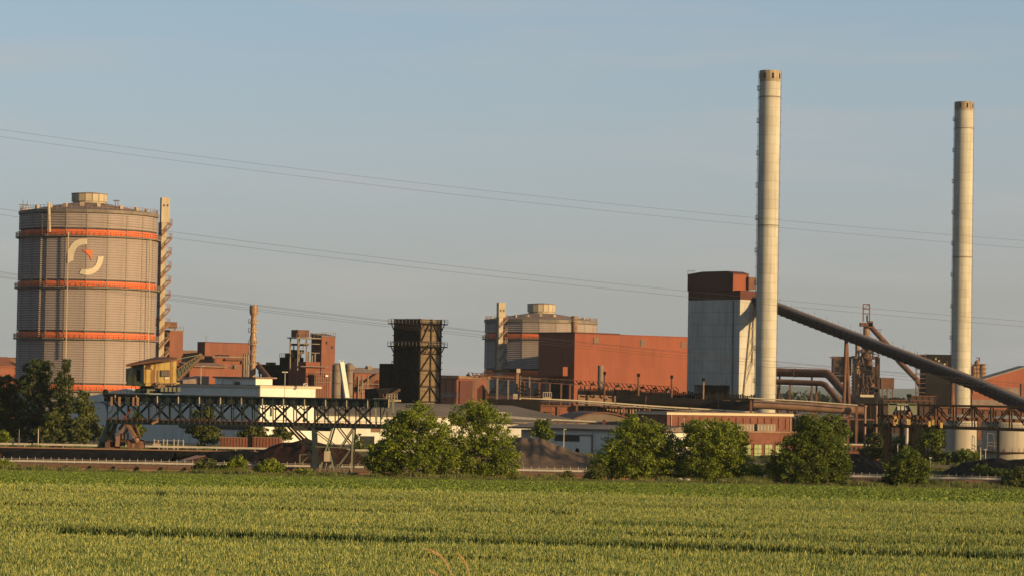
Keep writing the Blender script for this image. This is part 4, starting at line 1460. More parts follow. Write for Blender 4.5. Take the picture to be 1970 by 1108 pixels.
# pipe rack: black zigzag bridge and thin stacks in front of the hall
t = thing('pipe_rack', 'thin lattice pipe bridge on posts crossing in front of the red hall', 'pipe rack', tuple(W(1100, 770, 930).xy) + (0,))
seg = [(900, 716), (1035, 727), (1107, 731), (1300, 744)]
zz = 0
pts_ = []
for px in range(900, 1301, 8):
    py = np.interp(px, [s[0] for s in seg], [s[1] for s in seg])
    pts_.append((px, py))
b1, b2, b3 = MB(), MB(), MB()          # upper chord, lacing, lower chord
for (xa, ya), (xb, yb) in zip(pts_, pts_[1:]):
    b1.beam(W(xa, ya, 930), W(xb, yb, 930), .16)
    b3.beam(W(xa, ya + 8, 930), W(xb, yb + 8, 930), .22)
for i, (xa, ya) in enumerate(pts_):
    o_ = (6 if i % 2 else -6)
    b2.beam(W(xa, ya, 930), W(xa + 6, ya + 8, 930), .26)
    if i % 3 == 0: b2.box(W(xa, ya + 2, 930).x - .5, 929.6, W(xa, ya + 7, 930).z, W(xa, ya, 930).x + .5, 930.4, W(xa, ya + 3, 930).z)
b1.build('chord', M['rust'], t, world=True)
b3.build('chord', M['rust'], t, world=True)
b2.build('lacing', M['black'], t, world=True)
for px in (922, 940, 957, 978, 1009, 1020, 1038, 1058, 1080, 1097, 1125, 1170, 1223, 1252, 1279):
    p = W(px, np.interp(px, [s[0] for s in seg], [s[1] for s in seg]) + 8, 930)
    MB().box(p.x - .28, p.y - .28, 0, p.x + .28, p.y + .28, p.z).build('post', M['rust' if px > 1000 else 'steel'], t, world=True)

for px, yt, yb, r_, lb in ((1163.5, 715, 776, 1.7, 'first'), (1228.5, 718.5, 772, 1.9, 'middle'), (1292.5, 722, 772, 1.8, 'right')):
    p, q = W(px, yt, 896), W(px, yb, 896)
    t = thing('vent_stack', f'{ {"first": "thin dark vent stack beside the grey flue in front of the red hall", "middle": "thin dark vent stack in the middle of the red hall front", "right": "thin dark vent stack at the right end of the red hall"}[lb]}', 'stack', (p.x, p.y, 0), 0, 'thin vent stacks on the coke battery')
    z0_ = 0
    MB().tube((p.x, p.y, 0), p, r_ * 896 / F, n=8).build('shaft', M['rust'], t, world=True)
    MB().tube(p - Vector((0, 0, .9)), p + Vector((0, 0, .1)), (r_ + 1.1) * 896 / F, n=8).build('cap', M['black'], t, world=True)
p = W(1353.5, 727, 893)
t = thing('vent_stack', 'thin dark vent stack in front of the grey coal tower', 'stack', (p.x, p.y, 0), 0, 'thin vent stacks on the coke battery')
MB().tube((p.x, p.y, 0), p, .28, n=8).build('shaft', M['rustl'], t, world=True)
MB().tube(p - Vector((0, 0, 1.0)), p, .5, n=8).build('cap', M['black'], t, world=True)
p = W(1155.5, 702.5, 935)
single(MB().lathe([(5.4 * 935 / F, 0), (5.4 * 935 / F, p.z), (4.6 * 935 / F, p.z), (4.6 * 935 / F, p.z - 2)], 20, (p.x, p.y)), 'grey_flue', M['steel'], 'fat grey flue standing in front of the red hall', 'stack', smooth=True)
flue('short fat stack with a collar, behind the red hall', 1104.5, 1140, [(607.5, 5.0), (608, 6.6), (613, 6.2), (616, 6.6), (640, 6.0), (660, 6)], [(618, 10)], 'rustl')

# frames and clutter between the long shed and the hall
t = thing('steel_frame', 'dark steel frame with a roof beam and tall posts in front of the lower gasholder', 'frame', tuple(W(975, 770, 905).xy) + (0,))
for px, yt, w_ in ((911, 718, .4), (934, 719, .35), (996, 711, .9), (1002, 722, .3), (958, 722, .3), (1019, 724, .4)):
    p = W(px, yt, 905)
    MB().box(p.x - w_ / 2, p.y - w_ / 2, 0, p.x + w_ / 2, p.y + w_ / 2, p.z).build('post', M['steel' if w_ < .8 else 'rustl'], t, world=True)
MB().beam(W(948, 713, 905), W(998, 713.5, 905), .7, .8).build('beam', M['black'], t, world=True)
MB().beam(W(908, 721, 905), W(1040, 729, 905), .35, .5).build('beam', M['rust'], t, world=True)
p = W(997.5, 713, 904)
MB().box(p.x - .6, p.y - .5, p.z - .6, p.x + .6, p.y + .5, p.z + .7).build('lamp_box', M['beige'], t, world=True)
p = W(991.5, 762, 900)
MB().box(p.x - .7, p.y - .5, p.z - .8, p.x + .7, p.y + .5, p.z + .8).build('switch_box', M['beige'], t, world=True)
b = MB()
for px, yt in ((1006, 735), (1010, 750), (1034, 742), (1030, 752), (943, 752), (949, 745)):
    p = W(px, yt, 903)
    b.box(p.x - .3, p.y - .3, 0, p.x + .3, p.y + .3, p.z)
    for k in range(3): b.tube(p + Vector((-.9, 0, -1.2 - k * 1.1)), p + Vector((.9, 0, -1.5 - k * 1.1)), .28, n=6)
b.build('valve_gear', M['black'], t, world=True)
b = MB()
b.extr([W(918, 770, 908), W(918, 748, 908), W(928, 738, 908), (W(938, 752, 908)), (W(946, 770, 908))], (0, 4, 0))
b.build('dark_heap_cover', M['redd'], t, world=True)
B_ = Bld('black_platform', 'long low black platform with railings behind the front trees', 'platform', 935, 905, 1040, 880, 775, al=R(6))
MB().box(0, 0, 0, B_.Lr, 8, B_.h(767)).build('wall', M['black'], B_.root)
b = MB()
for k in range(24): b.beam((B_.Lr * k / 23, 0, B_.h(767)), (B_.Lr * k / 23, 0, B_.h(760.5)), .1)
for y in (763.5, 760.5): b.beam((0, 0, B_.h(y)), (B_.Lr, 0, B_.h(y)), .09)
b.build('railing', M['rust'], B_.root)

# ------------------------------------------------------------------ the sloping conveyor
pts_ = [(1440, 573, 958), (1494, 591, 948), (1630, 643, 905), (1760, 692, 858), (1880, 738, 815), (1990, 786, 770), (2080, 826, 735)]
P_ = [W(*p) for p in pts_]
t = thing('conveyor_gallery', 'long dark tubular conveyor gallery sloping down from the coal tower to the right edge', 'conveyor', (P_[0].x, P_[0].y, 0))
def lerp_path(P_, n):
    ls = [0]
    for a_, b_ in zip(P_, P_[1:]): ls.append(ls[-1] + (b_ - a_).length)
    out = []
    for i in range(n + 1):
        s = ls[-1] * i / n
        j = max(k for k in range(len(P_) - 1) if ls[k] <= s + 1e-6)
        out.append(P_[j] + (P_[j + 1] - P_[j]) * ((s - ls[j]) / (ls[j + 1] - ls[j])))
    return out
rad = [2.05, 2.1, 2.2, 2.25, 2.3, 2.35, 2.4]
Q_ = lerp_path(P_, 60)
side = (Q_[1] - Q_[0]).cross(Vector((0, 0, 1))).normalized()


def sweep(Q, sec, side):
    """sweep a closed (side, up) section along a nearly straight line"""
    d0 = (Q[-1] - Q[0]).normalized()
    upv = side.cross(d0).normalized()
    if upv.z < 0: upv = -upv
    n = len(sec)
    vs = [q + side * x + upv * z for q in Q for x, z in sec]
    fs = [(j * n + k, j * n + (k + 1) % n, (j + 1) * n + (k + 1) % n, (j + 1) * n + k) for j in range(len(Q) - 1) for k in range(n)]
    fs += [tuple(range(n - 1, -1, -1)), tuple(range((len(Q) - 1) * n, len(Q) * n))]
    return MB().add(vs, fs)


sec_body = [(-1.7, -1.75), (1.7, -1.75), (1.95, -1.2), (1.95, .95), (-1.95, .95), (-1.95, -1.2)]
sec_roof = [(-2.1, .96), (2.1, .96), (2.1, 1.1), (1.4, 1.5), (-1.4, 1.5), (-2.1, 1.1)]
MB_rib = [(-1.85, -1.9), (1.85, -1.9), (2.16, -1.2), (2.16, .94), (-2.16, .94), (-2.16, -1.2)]
M['conv'] = mat('dark_rusty_sheeting', (.040, .023, .019), .25, .3, .85, dirt=(.03, .02, .02), dirt_amt=.6)
M['convroof'] = mat('sunlit_roof_sheet', (.105, .075, .064), .15, .3, .8, dirt=(.10, .075, .07), dirt_amt=.5)  # paler than the casing: the lit top strip is put into the colour
sweep(Q_, sec_body, side).build('casing', M['conv'], t, world=True)
sweep(Q_, sec_roof, side).build('roof', M['convroof'], t, world=True)
for a_, b_ in zip(Q_, Q_[1:]):
    d = (b_ - a_).normalized()
    sweep([a_ - d * .2, a_ + d * .2], MB_rib, side).build('frame_rib', M['conv'], t, world=True)
b = MB()
for i, a_ in enumerate(Q_):
    b.beam(a_ + Vector((0, 0, 1.6)), a_ + Vector((0, 0, 3.4 if i % 2 == 0 else 2.5)), .09)
b.build('handrail_posts', M['steel'], t, world=True)
b = MB()
for a_, b_ in zip(Q_, Q_[1:]):
    for zz in (-.3, -1.0):
        b.beam(a_ + side * 2.12 + Vector((0, 0, zz)), b_ + side * 2.2 + Vector((0, 0, zz)), .2)
b.build('side_cable_tray', M['black'], t, world=True)
for (px, py, Y, dx0, dx1, yb) in ((1628, 652, 905, -8, 10, 778), (1832, 728, 832, -4, 6, 850), (1945, 775, 790, -5, 5, 800)):
    p = W(px, py, Y)
    for dx in (dx0, dx1):
        q = W(px + dx, yb, Y)
        MB().tube((q.x, q.y + (2 if dx > 0 else -2), 0), (p.x, p.y, p.z), .62 if dx > 0 else .55, n=10).build('leg', M['rust'], t, world=True)
    MB().beam(W(px + dx0 * .5, (py + yb) / 2, Y), W(px + dx1 * .5, (py + yb) / 2, Y), .35).build('brace', M['rust'], t, world=True)

# ------------------------------------------------------------------ bent ducts left of the blast furnace
t1 = pipe('bent_duct', 'upper thick rust-red duct that bends down to the right behind the sloping conveyor', 'duct',
          [(1470, 715, 1010), (1589, 718, 1000), (1596, 722, 998), (1640, 772, 985), (1650, 784, 982)], 8.0, 'rust', [(1500, 720, 1010), (1562, 722, 1004)], n=16)
t2 = pipe('bent_duct', 'lower rust-brown duct that bends down to the right in front of the upper duct', 'duct',
          [(1470, 733, 985), (1580, 737, 975), (1588, 740, 974), (1616, 774, 965), (1626, 786, 962)], 5.6, 'rust', [(1497, 736, 985), (1520, 737, 984), (1571, 739, 976)], n=14)
b = MB()
for (xa, ya, xb, yb) in ((1470, 705, 1590, 707.5), (1594, 709, 1650, 773)):
    n = 12
    for k in range(n + 1):
        x, y = xa + (xb - xa) * k / n, ya + (yb - ya) * k / n
        b.beam(W(x, y + 5, 1000), W(x, y, 1000), .12)
    b.beam(W(xa, ya, 1000), W(xb, yb, 1000), .16)
b.build('handrail', M['rustl'], t1, world=True)

# ------------------------------------------------------------------ blast furnace
Yf = 1500
pf = W(1668, 760, Yf)
t = thing('blast_furnace', 'rusty blast furnace with an open head frame and slanting downcomer beyond the conveyor', 'blast furnace', (pf.x, pf.y, 0))
def fbox(xa, ya, xb, yb, name, m_, Y=Yf, d=8, parent=t):
    a_, c_ = W(xa, ya, Y), W(xb, yb, Y)
    return MB().box(min(a_.x, c_.x), Y, min(a_.z, c_.z), max(a_.x, c_.x), Y + d, max(a_.z, c_.z)).build(name, M[m_], parent, world=True)
b = MB()
for px in (1660.5, 1672.5):
    for dy in (0, 4): b.beam(W(px, 618, Yf + dy), W(px - .2 + .4, 585, Yf + dy), .55)
for y in (585, 594, 603): b.beam(W(1660, y, Yf), W(1673.5, y + .2, Yf), .5).beam(W(1660, y, Yf + 4), W(1673.5, y + .2, Yf + 4), .5)
b.beam(W(1660.5, 594, Yf), W(1672.5, 585, Yf), .3).beam(W(1668, 606, Yf + 1), W(1668, 618, Yf + 1), .7)
b.build('head_frame', M['rust'], t, world=True)
fbox(1656, 620, 1679, 627.5, 'head_deck', 'rust', d=6)
fbox(1671, 617, 1679.5, 630, 'head_box', 'rust', d=6)
p, q = W(1667, 628, Yf + 3), W(1666.5, 646, Yf + 3)
MB().tube(q, p, 1.7, n=12).build('uptake', M['rustl'], t, world=True)
MB().path([W(1672, 624, Yf + 3), W(1684, 638, Yf + 2), W(1708, 664, Yf - 4), W(1729, 694, Yf - 10), W(1763, 729, Yf - 16), W(1771, 742, Yf - 17), W(1772, 765, Yf - 17)], 1.42, 12).build('downcomer', M['rust'], t, True, world=True)
b = MB().box(W(1684, 641, Yf).x, Yf + 1, W(1684, 641, Yf).z, W(1694, 641, Yf).x, Yf + 3, W(1684, 639, Yf).z)
b.beam(W(1684, 634, Yf + 1), W(1697, 633, Yf + 1), .25).beam(W(1684, 641, Yf + 1), W(1684, 634, Yf + 1), .25).beam(W(1693, 640, Yf + 1), W(1693, 634, Yf + 1), .25)
b.build('service_platform', M['rust'], t, world=True)
fbox(1643, 704, 1692, 775, 'core', 'conv', Yf + 14, 6)
fbox(1640, 684, 1690, 690, 'top_deck', 'conv', Yf + 10, 6)
MB().lathe([(3.6, 0), (4.4, W(1668, 720, Yf).z), (2.6, W(1668, 680, Yf).z), (1.7, W(1668, 646, Yf).z)], 16, (pf.x, Yf + 6)).build('furnace_shell', M['conv'], t, True, world=True)
fbox(1603, 685, 1638, 722, 'cast_house', 'conv', Yf + 2)
fbox(1603, 722, 1622, 735, 'cast_house', 'conv', Yf + 2)
fbox(1641, 685, 1650, 775, 'column', 'steel', Yf - 1, 3)
fbox(1646, 713, 1662, 775, 'stove_shell', 'rust', Yf - 2, 4)
fbox(1685, 687, 1692, 775, 'column', 'conv', Yf - 1, 3)
fbox(1662, 752, 1686, 775, 'lower_block', 'rust', Yf - 1, 4)
p = W(1649, 640, Yf - 2)
MB().tube((W(1648.5, 760, Yf - 2).x, Yf - 2, 0), W(1650, 650, Yf - 2), 1.2, n=10).build('hot_blast_pipe', M['rustl'], t, world=True)
for y in (690, 700, 712, 725, 738, 750):
    fbox(1643, y, 1690, y + 1.4, 'deck', 'rust', Yf - 3, 4)
b = MB()
for y in (686, 697, 722, 735):
    for k in range(13): b.beam(W(1644 + k * 3.7, y, Yf - 3), W(1644 + k * 3.7, y + 4, Yf - 3), .2)
    b.beam(W(1644, y, Yf - 3), W(1689, y, Yf - 3), .2)
b.build('railing', M['rustl'], t, world=True)
b = MB()
for px, y, r_ in ((1668, 685, 1.6), (1672, 700, 1.9), (1668, 728, 1.5), (1677, 742, 1.6), (1664, 744, 1.3), (1659, 676, 1.2)):
    c = W(px, y, Yf - 3.5)
    b.lathe([(.2, c.z - r_), (r_, c.z - r_ * .4), (r_, c.z + r_ * .6), (.3, c.z + r_ * 1.2)], 10, (c.x, c.y))
b.build('vessel', M['rust'], t, True, world=True)
b = MB()
for k in range(9): b.box(W(1637, 700 + 6 * k, Yf - 3).x, Yf - 3.5, W(1637, 703 + 6 * k, Yf).z, W(1642, 700, Yf - 3).x, Yf - 2.5, W(1637, 700 + 6 * k, Yf).z)
b.build('stair_flight', M['steel'], t, world=True)
fbox(1695, 726, 1720, 748, 'cabin', 'rust', Yf + 1, 6)
rf = random.Random(4)
b = MB()
for k in range(46):
    x, y = rf.uniform(1642, 1692), rf.uniform(672, 770)
    if x < 1655 and y < 684: continue
    if rf.random() < .5: b.beam(W(x, y, Yf - 4), W(x, y + rf.uniform(8, 26), Yf - 4), rf.uniform(.25, .6))
    else: b.beam(W(x, y, Yf - 4), W(min(1694, x + rf.uniform(6, 20)), y + rf.uniform(-1, 5), Yf - 4), rf.uniform(.25, .55))
b.build('framework', M['conv'], t, world=True)
b = MB()
for k in range(14):
    x, y = rf.uniform(1655, 1690), rf.uniform(675, 760)
    b.path([W(x, y, Yf - 5), W(x + rf.uniform(-3, 3), y + 9, Yf - 5), W(x + rf.uniform(-9, 9), y + 16, Yf - 5)], rf.uniform(.3, .65), 7)
b.build('pipework', M['conv'], t, True, world=True)
b = MB()
for px in (1697, 1707, 1717): b.beam((W(px, 748, Yf + 2).x, Yf + 2, 0), W(px, 748, Yf + 2), .5)
b.beam(W(1697, 760, Yf + 2), W(1707, 748, Yf + 2), .3).beam(W(1717, 760, Yf + 2), W(1707, 748, Yf + 2), .3)
b.build('cabin_legs', M['rust'], t, world=True)
fbox(1655, 758.5, 1681, 763.5, 'lit_strip', 'cream', Yf - 6, 1)  # sunlit strip put in as a cream-coloured board
fbox(1640, 764, 1740, 790, 'low_wall', 'black', Yf - 8, 1)
MB().beam(W(1596, 687, Yf + 2), W(1612, 688, Yf + 2), .6).build('crane_beam', M['rust'], t, world=True)

# dark block right of it, dust catcher domes, orange roof
B_ = Bld('dark_block', 'tall dark brown block with open walkways, left of the far-right chimney', 'building', 1781, 1776, 1836, 1300, 690, al=R(4))
rt = B_.root
MB().box(0, 0, 0, B_.Lr, 12, B_.h(681)).build('wall', M['black'], rt)
for px in (1833,): B_.fbox(px, 682, px + 3, 770, .4, M['rustl'], 'column')
b = MB()
for k in range(10):
    z_ = B_.h(682 + k * 9)
    b.box(-4, -.5, z_ - .3, -.1, 3, z_)
    b.beam((-4, -.5, z_), (-4, -.5, z_ + 1.4), .2)
for x in (-4, -2): b.beam((x, 2, 0), (x, 2, B_.h(681)), .3)
b.build('stair_walkway', M['rust'], rt)
b = MB()
for px, y in ((1800, 690), (1806, 694), (1795, 697), (1817, 700)):
    a_ = B_.fr(px, y)
    b.box(a_[0] - .4, -.5, a_[1] - .4, a_[0] + .4, -.05, a_[1] + .4)
b.build('pale_fittings', M['beige'], rt)
Yd = 1360
pd = W(1880, 720, Yd)
t = thing('dust_catcher', 'group of small domed steel vessels right of the far-right chimney', 'vessel', (pd.x, pd.y, 0))
for px, yt, yb, r_ in ((1880, 693, 704, 5.5), (1890, 700, 726, 6.5), (1874, 702, 726, 6)):
    c, e = W(px, yt, Yd), W(px, yb, Yd)
    r_ *= Yd / F
    MB().lathe([(r_ * .9, 0), (r_, e.z), (r_, c.z - r_ * .5), (r_ * .5, c.z), (.2, c.z + .3)], 14, (c.x, c.y)).build('dome', M['rustl'], t, True, world=True)
b = MB()
for y in (700, 708, 716): b.box(W(1868, y, Yd).x, Yd - 2, W(1880, y + 1, Yd).z, W(1897, y, Yd).x, Yd + 1, W(1880, y, Yd).z)
b.beam(W(1884, 688, Yd), W(1884, 700, Yd), .5).beam(W(1878, 688, Yd), W(1885, 688, Yd), .4)
b.build('gantry', M['rust'], t, world=True)

B_ = Bld('orange_hall', 'wide hall with a shallow orange-lit gable roof at the right edge', 'hall', 1872, 1868, 2060, 1180, 740, al=R(30))
rt = B_.root
a0_, a1_, a2_ = B_.fr(1880, 734), B_.fr(1975, 706), B_.fr(2060, 730)
MB().extr([(0, 0, 0), (0, 0, B_.h(736)), (a1_[0], 0, a1_[1]), (B_.Lr, 0, a2_[1]), (B_.Lr, 0, 0)], (0, 5, 0)).build('wall', M['redh'], rt)
MB().extr([(-.5, -.8, B_.h(736)), (-.5, -.8, B_.h(734.5)), (a1_[0], -.8, a1_[1] + .6), (a1_[0], -.8, a1_[1] + .05)], (0, 6, 0)).build('roof', M['steel'], rt)
MB().extr([(a1_[0], -.8, a1_[1] + .05), (a1_[0], -.8, a1_[1] + .6), (B_.Lr + .5, -.8, a2_[1] + .4), (B_.Lr + .5, -.8, a2_[1])], (0, 6, 0)).build('roof', M['steel'], rt)
B_ = Bld('brown_hall', 'low brown hall below the orange gable at the right edge', 'hall', 1870, 1866, 2040, 1130, 760, al=R(12))
MB().box(0, 0, 0, B_.Lr, 12, B_.h(757)).build('wall', M['redp'], B_.root)
B_.fbox(1870, 768, 1970, 782, .2, M['roofdk'], 'dark_band')
B_.fbox(1925, 745, 1961, 762, 1.2, M['roofdk'], 'dark_annex')
B_.fbox(1962, 738, 1985, 765, 1.6, M['redp'], 'annex')

# dark clutter in the middle distance: low sheds, conveyors, posts
for (xa, ya, xb, yb, Y, m_, lb) in (
        (1650, 776, 1700, 800, 1000, 'black', 'low black shed behind the right end of the rust-brown gas main'),
        (1700, 768, 1790, 792, 1040, 'conv', 'low brown-roofed shed behind the green crane cabin'),
        (1752, 760, 1800, 775, 1080, 'conv', 'rust-brown low shed under the dark brown block'),
        (1800, 782, 1880, 800, 900, 'rust', 'rust-brown shed behind the lattice bridge, left of the far-right chimney'),
        (1868, 786, 1990, 802, 910, 'rust', 'rust-brown low shed behind the lattice bridge at the right edge'),
        (1530, 803, 1680, 850, 800, 'black', 'long black oven front behind the trees, right of the brick building'),
        (1740, 812, 1822, 870, 740, 'black', 'dark wall behind the lattice bridge, left of the cream tank')):
    a_, c_ = W(xa, ya, Y), W(xb, yb, Y)
    zt = max(a_.z, 1.2)
    b = MB().box(a_.x, Y, 0, c_.x, Y + 9, zt - .35)
    t = thing('low_shed', lb, 'shed', ((a_.x + c_.x) / 2, Y, 0))
    b.build('wall', M[m_], t, world=True)
    MB().box(a_.x - .3, Y - .4, zt - .34, c_.x + .3, Y + 9.3, zt).build('roof', M['rust'], t, world=True)
    n = max(3, int((c_.x - a_.x) / 2))
    mm = MB()
    for k in range(n + 1):
        x = a_.x + (c_.x - a_.x) * k / n
        mm.box(x - .12, Y - .25, 0, x + .12, Y - .02, zt - .36)
    mm.build('wall_ribs', M['conv'], t, world=True)
for px, yt, Y, r_, lb in ((1749, 758, 820, .45, 'thin dark stack above the green crane cabin'), (1687, 748, 840, .3, 'thin pale stack right of the conveyor trestle')):
    p = W(px, yt, Y)
    t = thing('thin_stack', lb, 'stack', (p.x, p.y, 0))
    MB().tube((p.x, p.y, 0), p, r_, n=8).build('shaft', M['rustl'], t, world=True)
    MB().tube(p - Vector((0, 0, .8)), p + Vector((0, 0, .1)), r_ * 1.5, n=8).build('cap', M['black'], t, world=True)


# ================================================================== halls in front of the works
# white building behind the crane bridge (left face shaded, right face lit)
B_ = Bld('white_building', 'big white flat-roofed building behind the crane bridge', 'building', 501, 270, 607, 650, 745, z0=-.8, al=R(43))
rt = B_.root
zt = B_.h(745)
Lr, Ll = B_.Lr, B_.Ll
z_lo = B_.h(804)
yk = B_.lf(345, 760)[0]
MB().box(0, 0, 0, Lr, yk, zt).build('wall', M['whitep'], rt)
# lower wing with the shallow gable, seen left of the crane
yl2 = B_.lf(110, 800)[0] if B_.lf(110, 800)[0] > yk else yk + 40
MB().box(3.0, yk + .02, 0, Lr - 2, yl2, B_.h(781)).build('low_wing', M['whitep'], rt)
MB().extr([(2.6, yk + .03, B_.h(781)), (2.6, (yk + yl2) / 2, B_.h(752)), (2.6, yl2, B_.h(781))], (Lr - 5, 0, 0)).build('gable', M['whitep'], rt)
# roof, cornice
MB().box(-.35, -.35, zt, Lr + 1.6, yk, zt + .42).build('roof_edge', M['cream'], rt)
MB().box(-.25, -.25, zt + .42, Lr + 1.4, yk, zt + .6).build('roof', M['roofdk'], rt)
MB().tube((-.12, .3, 0), (-.12, .3, zt), .12, n=6).build('downpipe', M['steel'], rt)
# clerestory bands and the lower glazed strip on the shaded face
ya, yb = B_.lf(493, 810)[0], B_.lf(345, 810)[0]
zs, ze_ = B_.h(828), B_.h(812)
n = 22
band = MB().box(-.10, ya, zs, -.0, yb, ze_).build('window_band', M['steel'], rt)
for k in range(n):
    y0_, y1_ = ya + (yb - ya) * k / n + .12, ya + (yb - ya) * (k + 1) / n - .12
    MB().box(-.16, y0_, zs + .12, -.11, y1_, ze_ - .12).build('pane', M['glass'], band)
for k in range(1, 12):
    y_ = Ll * .99 * k / 14
    MB().box(-.06, y_ - .06, .1, -.0, y_ + .06, B_.h(829)).build('wall_joint', M['lampg'], rt)
# lit face: slim lamp tube and small openings
for px, py, w_, h_ in ((521, 792, 3, 16), (585, 808, 5, 6), (566, 781, 6, 5)):
    a_, c_ = B_.fr(px - w_ / 2, py - h_ / 2), B_.fr(px + w_ / 2, py + h_ / 2)
    MB().box(a_[0], -.12, c_[1], c_[0], .02, a_[1]).build('small_window', M['glass'], rt)
# penthouse on the roof
pa, pb, pc = B_.lf(481, 735)[0], B_.lf(412, 735)[0], B_.fr(524, 735)[0]
zp0, zp1 = zt + .6, W(493, 727, 675).z + .8
ox = 6.0
B2 = Bld('roof_penthouse', 'low white penthouse with a dark roof standing on the white building', 'penthouse', 492, 414, 524, 672, 735, z0=-.8 + zt + .5, al=R(43))
z1 = W(492, 727.5, 672).z - B2.z0
MB().box(0, 0, 0, B2.Lr, B2.Ll, z1).build('wall', M['white'], B2.root)
MB().box(-.5, -.5, z1, B2.Lr + 1.0, B2.Ll + .5, z1 + .35).build('roof', M['roofdk'], B2.root)
for px in (428, 449):
    B2.lbox(px - 1, 730, px + 1, 741, .1, M['lampg'], 'post')
B2.lbox(452, 733, 461, 741, .12, M['glass'], 'window')
# sign with a crossed square on the roof edge
p = W(587.5, 742, 655)
t = thing('roof_sign', 'small white square frame with a diagonal bar on the white building roof edge', 'sign', (p.x, p.y, zt - .8 + .6))
b = MB()
q = .42
zc_ = W(587.5, 740.5, 655).z
for (xa, za, xb, zb_) in ((-q, -q, q, -q), (q, -q, q, q), (q, q, -q, q), (-q, q, -q, -q), (-q, q, q, -q)):
    b.beam((p.x + xa, p.y, zc_ + za), (p.x + xb, p.y, zc_ + zb_), .14)
b.build('frame', M['white'], t, world=True)
MB().beam((p.x, p.y, zt - .2), (p.x, p.y, zc_ - q), .12).build('post', M['lampg'], t, world=True)

# white wing to the right of it
B_ = Bld('white_warehouse', 'low cream-white warehouse with a grey roof right of the white building', 'warehouse', 608, 600, 905, 690, 800, z0=-.8, al=R(12))
rt = B_.root
zt = B_.h(798)
MB().box(0, 0, 0, B_.Lr, 20, zt).build('wall', M['white'], rt)
MB().extr([(-.5, -.6, zt), (-.5, 9.5, B_.h(779)), (-.5, 20.5, zt), (-.5, 20.5, zt + .25), (-.5, 9.5, B_.h(778)), (-.5, -.6, zt + .25)][::-1], (B_.Lr + 1, 0, 0)).build('roof', M['greyroof'], rt)
B_.fbox(714, 822, 732, 831, .1, M['rustl'], 'door')
B_.fbox(646, 812, 662, 813.5, .15, M['steel'], 'lintel')
B_.fbox(693, 838, 720, 856, .14, M['glass'], 'dark_doorway')

# grey roofs behind the front trees
B_ = Bld('grey_roof_hall', 'low hall with a wide shallow grey roof right of the first front tree pair', 'hall', 735, 730, 1125, 745, 790, z0=-.2, al=R(4))
rt = B_.root
zt = B_.h(806)
MB().box(0, .3, 0, B_.Lr, 30, zt).build('wall', M['whitep'], rt)
a_ = B_.fr(930, 775)
z_r = W(930, 777.5, 780).z + .2
MB().add([(-1, -1, zt), (B_.Lr + 1, -1, zt + .1), (B_.fr(1000, 790)[0], 30, z_r - .1), (-1, 30, z_r), (B_.Lr + 1, 30, zt + .2)], [(0, 1, 2, 3), (1, 4, 2)]).build('roof', M['greyroof'], rt)
MB().box(-1, -1.1, zt - .3, B_.Lr + 1, -.9, zt).build('roof_edge', M['steel'], rt)
MB().box(B_.fr(964, 793)[0], 9, zt + 1.1, B_.fr(977, 793)[0], 10, zt + 2.4).build('roof_light', M['rail'], rt)
MB().beam((B_.fr(960, 797)[0], 6, zt + 1.3), (B_.fr(1050, 806)[0], 2, zt + .6), 1.0, .6).build('roof_ridge_cap', M['rail'], rt)

# arched roof hall
B_ = Bld('arched_hall', 'low hall with an arched brown roof left of the brick building', 'hall', 1095, 1090, 1225, 760, 815, z0=-.2, al=R(10))
rt = B_.root
L_ = B_.Lr
zb_ = B_.h(812, 1105)
zp = B_.h(794.5, 1150)
arc = [(L_ * i / 14, zb_ + (zp - zb_) * math.sin(pi * i / 14) ** .8) for i in range(15)]
MB().extr([(x, 0, z) for x, z in arc] + [(L_, 0, 0), (0, 0, 0)], (0, 26, 0)).build('wall', M['greyroof'], rt)
MB().extr([(x, -.5, z) for x, z in arc] + [(x, -.5, z + .4) for x, z in arc[::-1]], (0, 27, 0)).build('roof', M['rust'], rt)

# pale pipe bridge lying on the roofs
t = pipe('roof_pipe', 'pale twin pipe on short posts above the blue-white warehouse', 'pipe', [(1061, 808, 700), (1065, 806.5, 700), (1160, 811.5, 698)], 1.6, 'cream', [(1073, 810, 700), (1087, 810, 700), (1109, 811, 699), (1131, 812, 699), (1153, 813, 698)])
MB().path([W(1072, 815.5, 699), W(1160, 818.5, 697)], .12, 8).build('pipe', M['cream'], t, world=True)
p = W(1162, 812.5, 697.5)
MB().box(p.x - .4, p.y - .4, p.z - .8, p.x + .4, p.y + .4, p.z + .7).build('end_box', M['redd'], t, world=True)

# blue-white warehouse in the middle
B_ = Bld('pale_warehouse', 'pale warehouse with a strip window and a tall sliding door behind the gravel heap', 'warehouse', 1022, 985, 1265, 625, 828, z0=-.8, al=R(-36))
rt = B_.root
zt = B_.h(824)
MB().box(0, 0, 0, B_.Lr, 16, zt).build('wall', M['whitep'], rt)
MB().extr([(-6, -.7, zt), (-6, -.7, zt + .35), (-6, 8, zt + 1.2), (-6, 16.5, zt + .3), (-6, 16.5, zt)], (B_.Lr + 7, 0, 0)).build('roof', M['greyroof'], rt)
MB().box(-5.0, 3.2, 0, -.02, 15, B_.h(826)).build('side_wing', M['white'], rt)
a_, c_ = B_.fr(1067, 834.5), B_.fr(1115, 849)
wf = MB().box(a_[0], -.08, c_[1], c_[0], .02, a_[1]).build('strip_window', M['frame'], rt)
for k in range(11):
    x0_, x1_ = a_[0] + (c_[0] - a_[0]) * k / 11 + .05, a_[0] + (c_[0] - a_[0]) * (k + 1) / 11 - .05
    MB().box(x0_, -.13, c_[1] + .08, x1_, -.09, a_[1] - .08).build('pane', M['glass'], wf)
a_, c_ = B_.fr(1116, 836), B_.fr(1139, 872)
d_ = MB().box(a_[0], -.06, c_[1], c_[0] - .1, .02, a_[1] - .12).build('sliding_door', M['white'], rt)
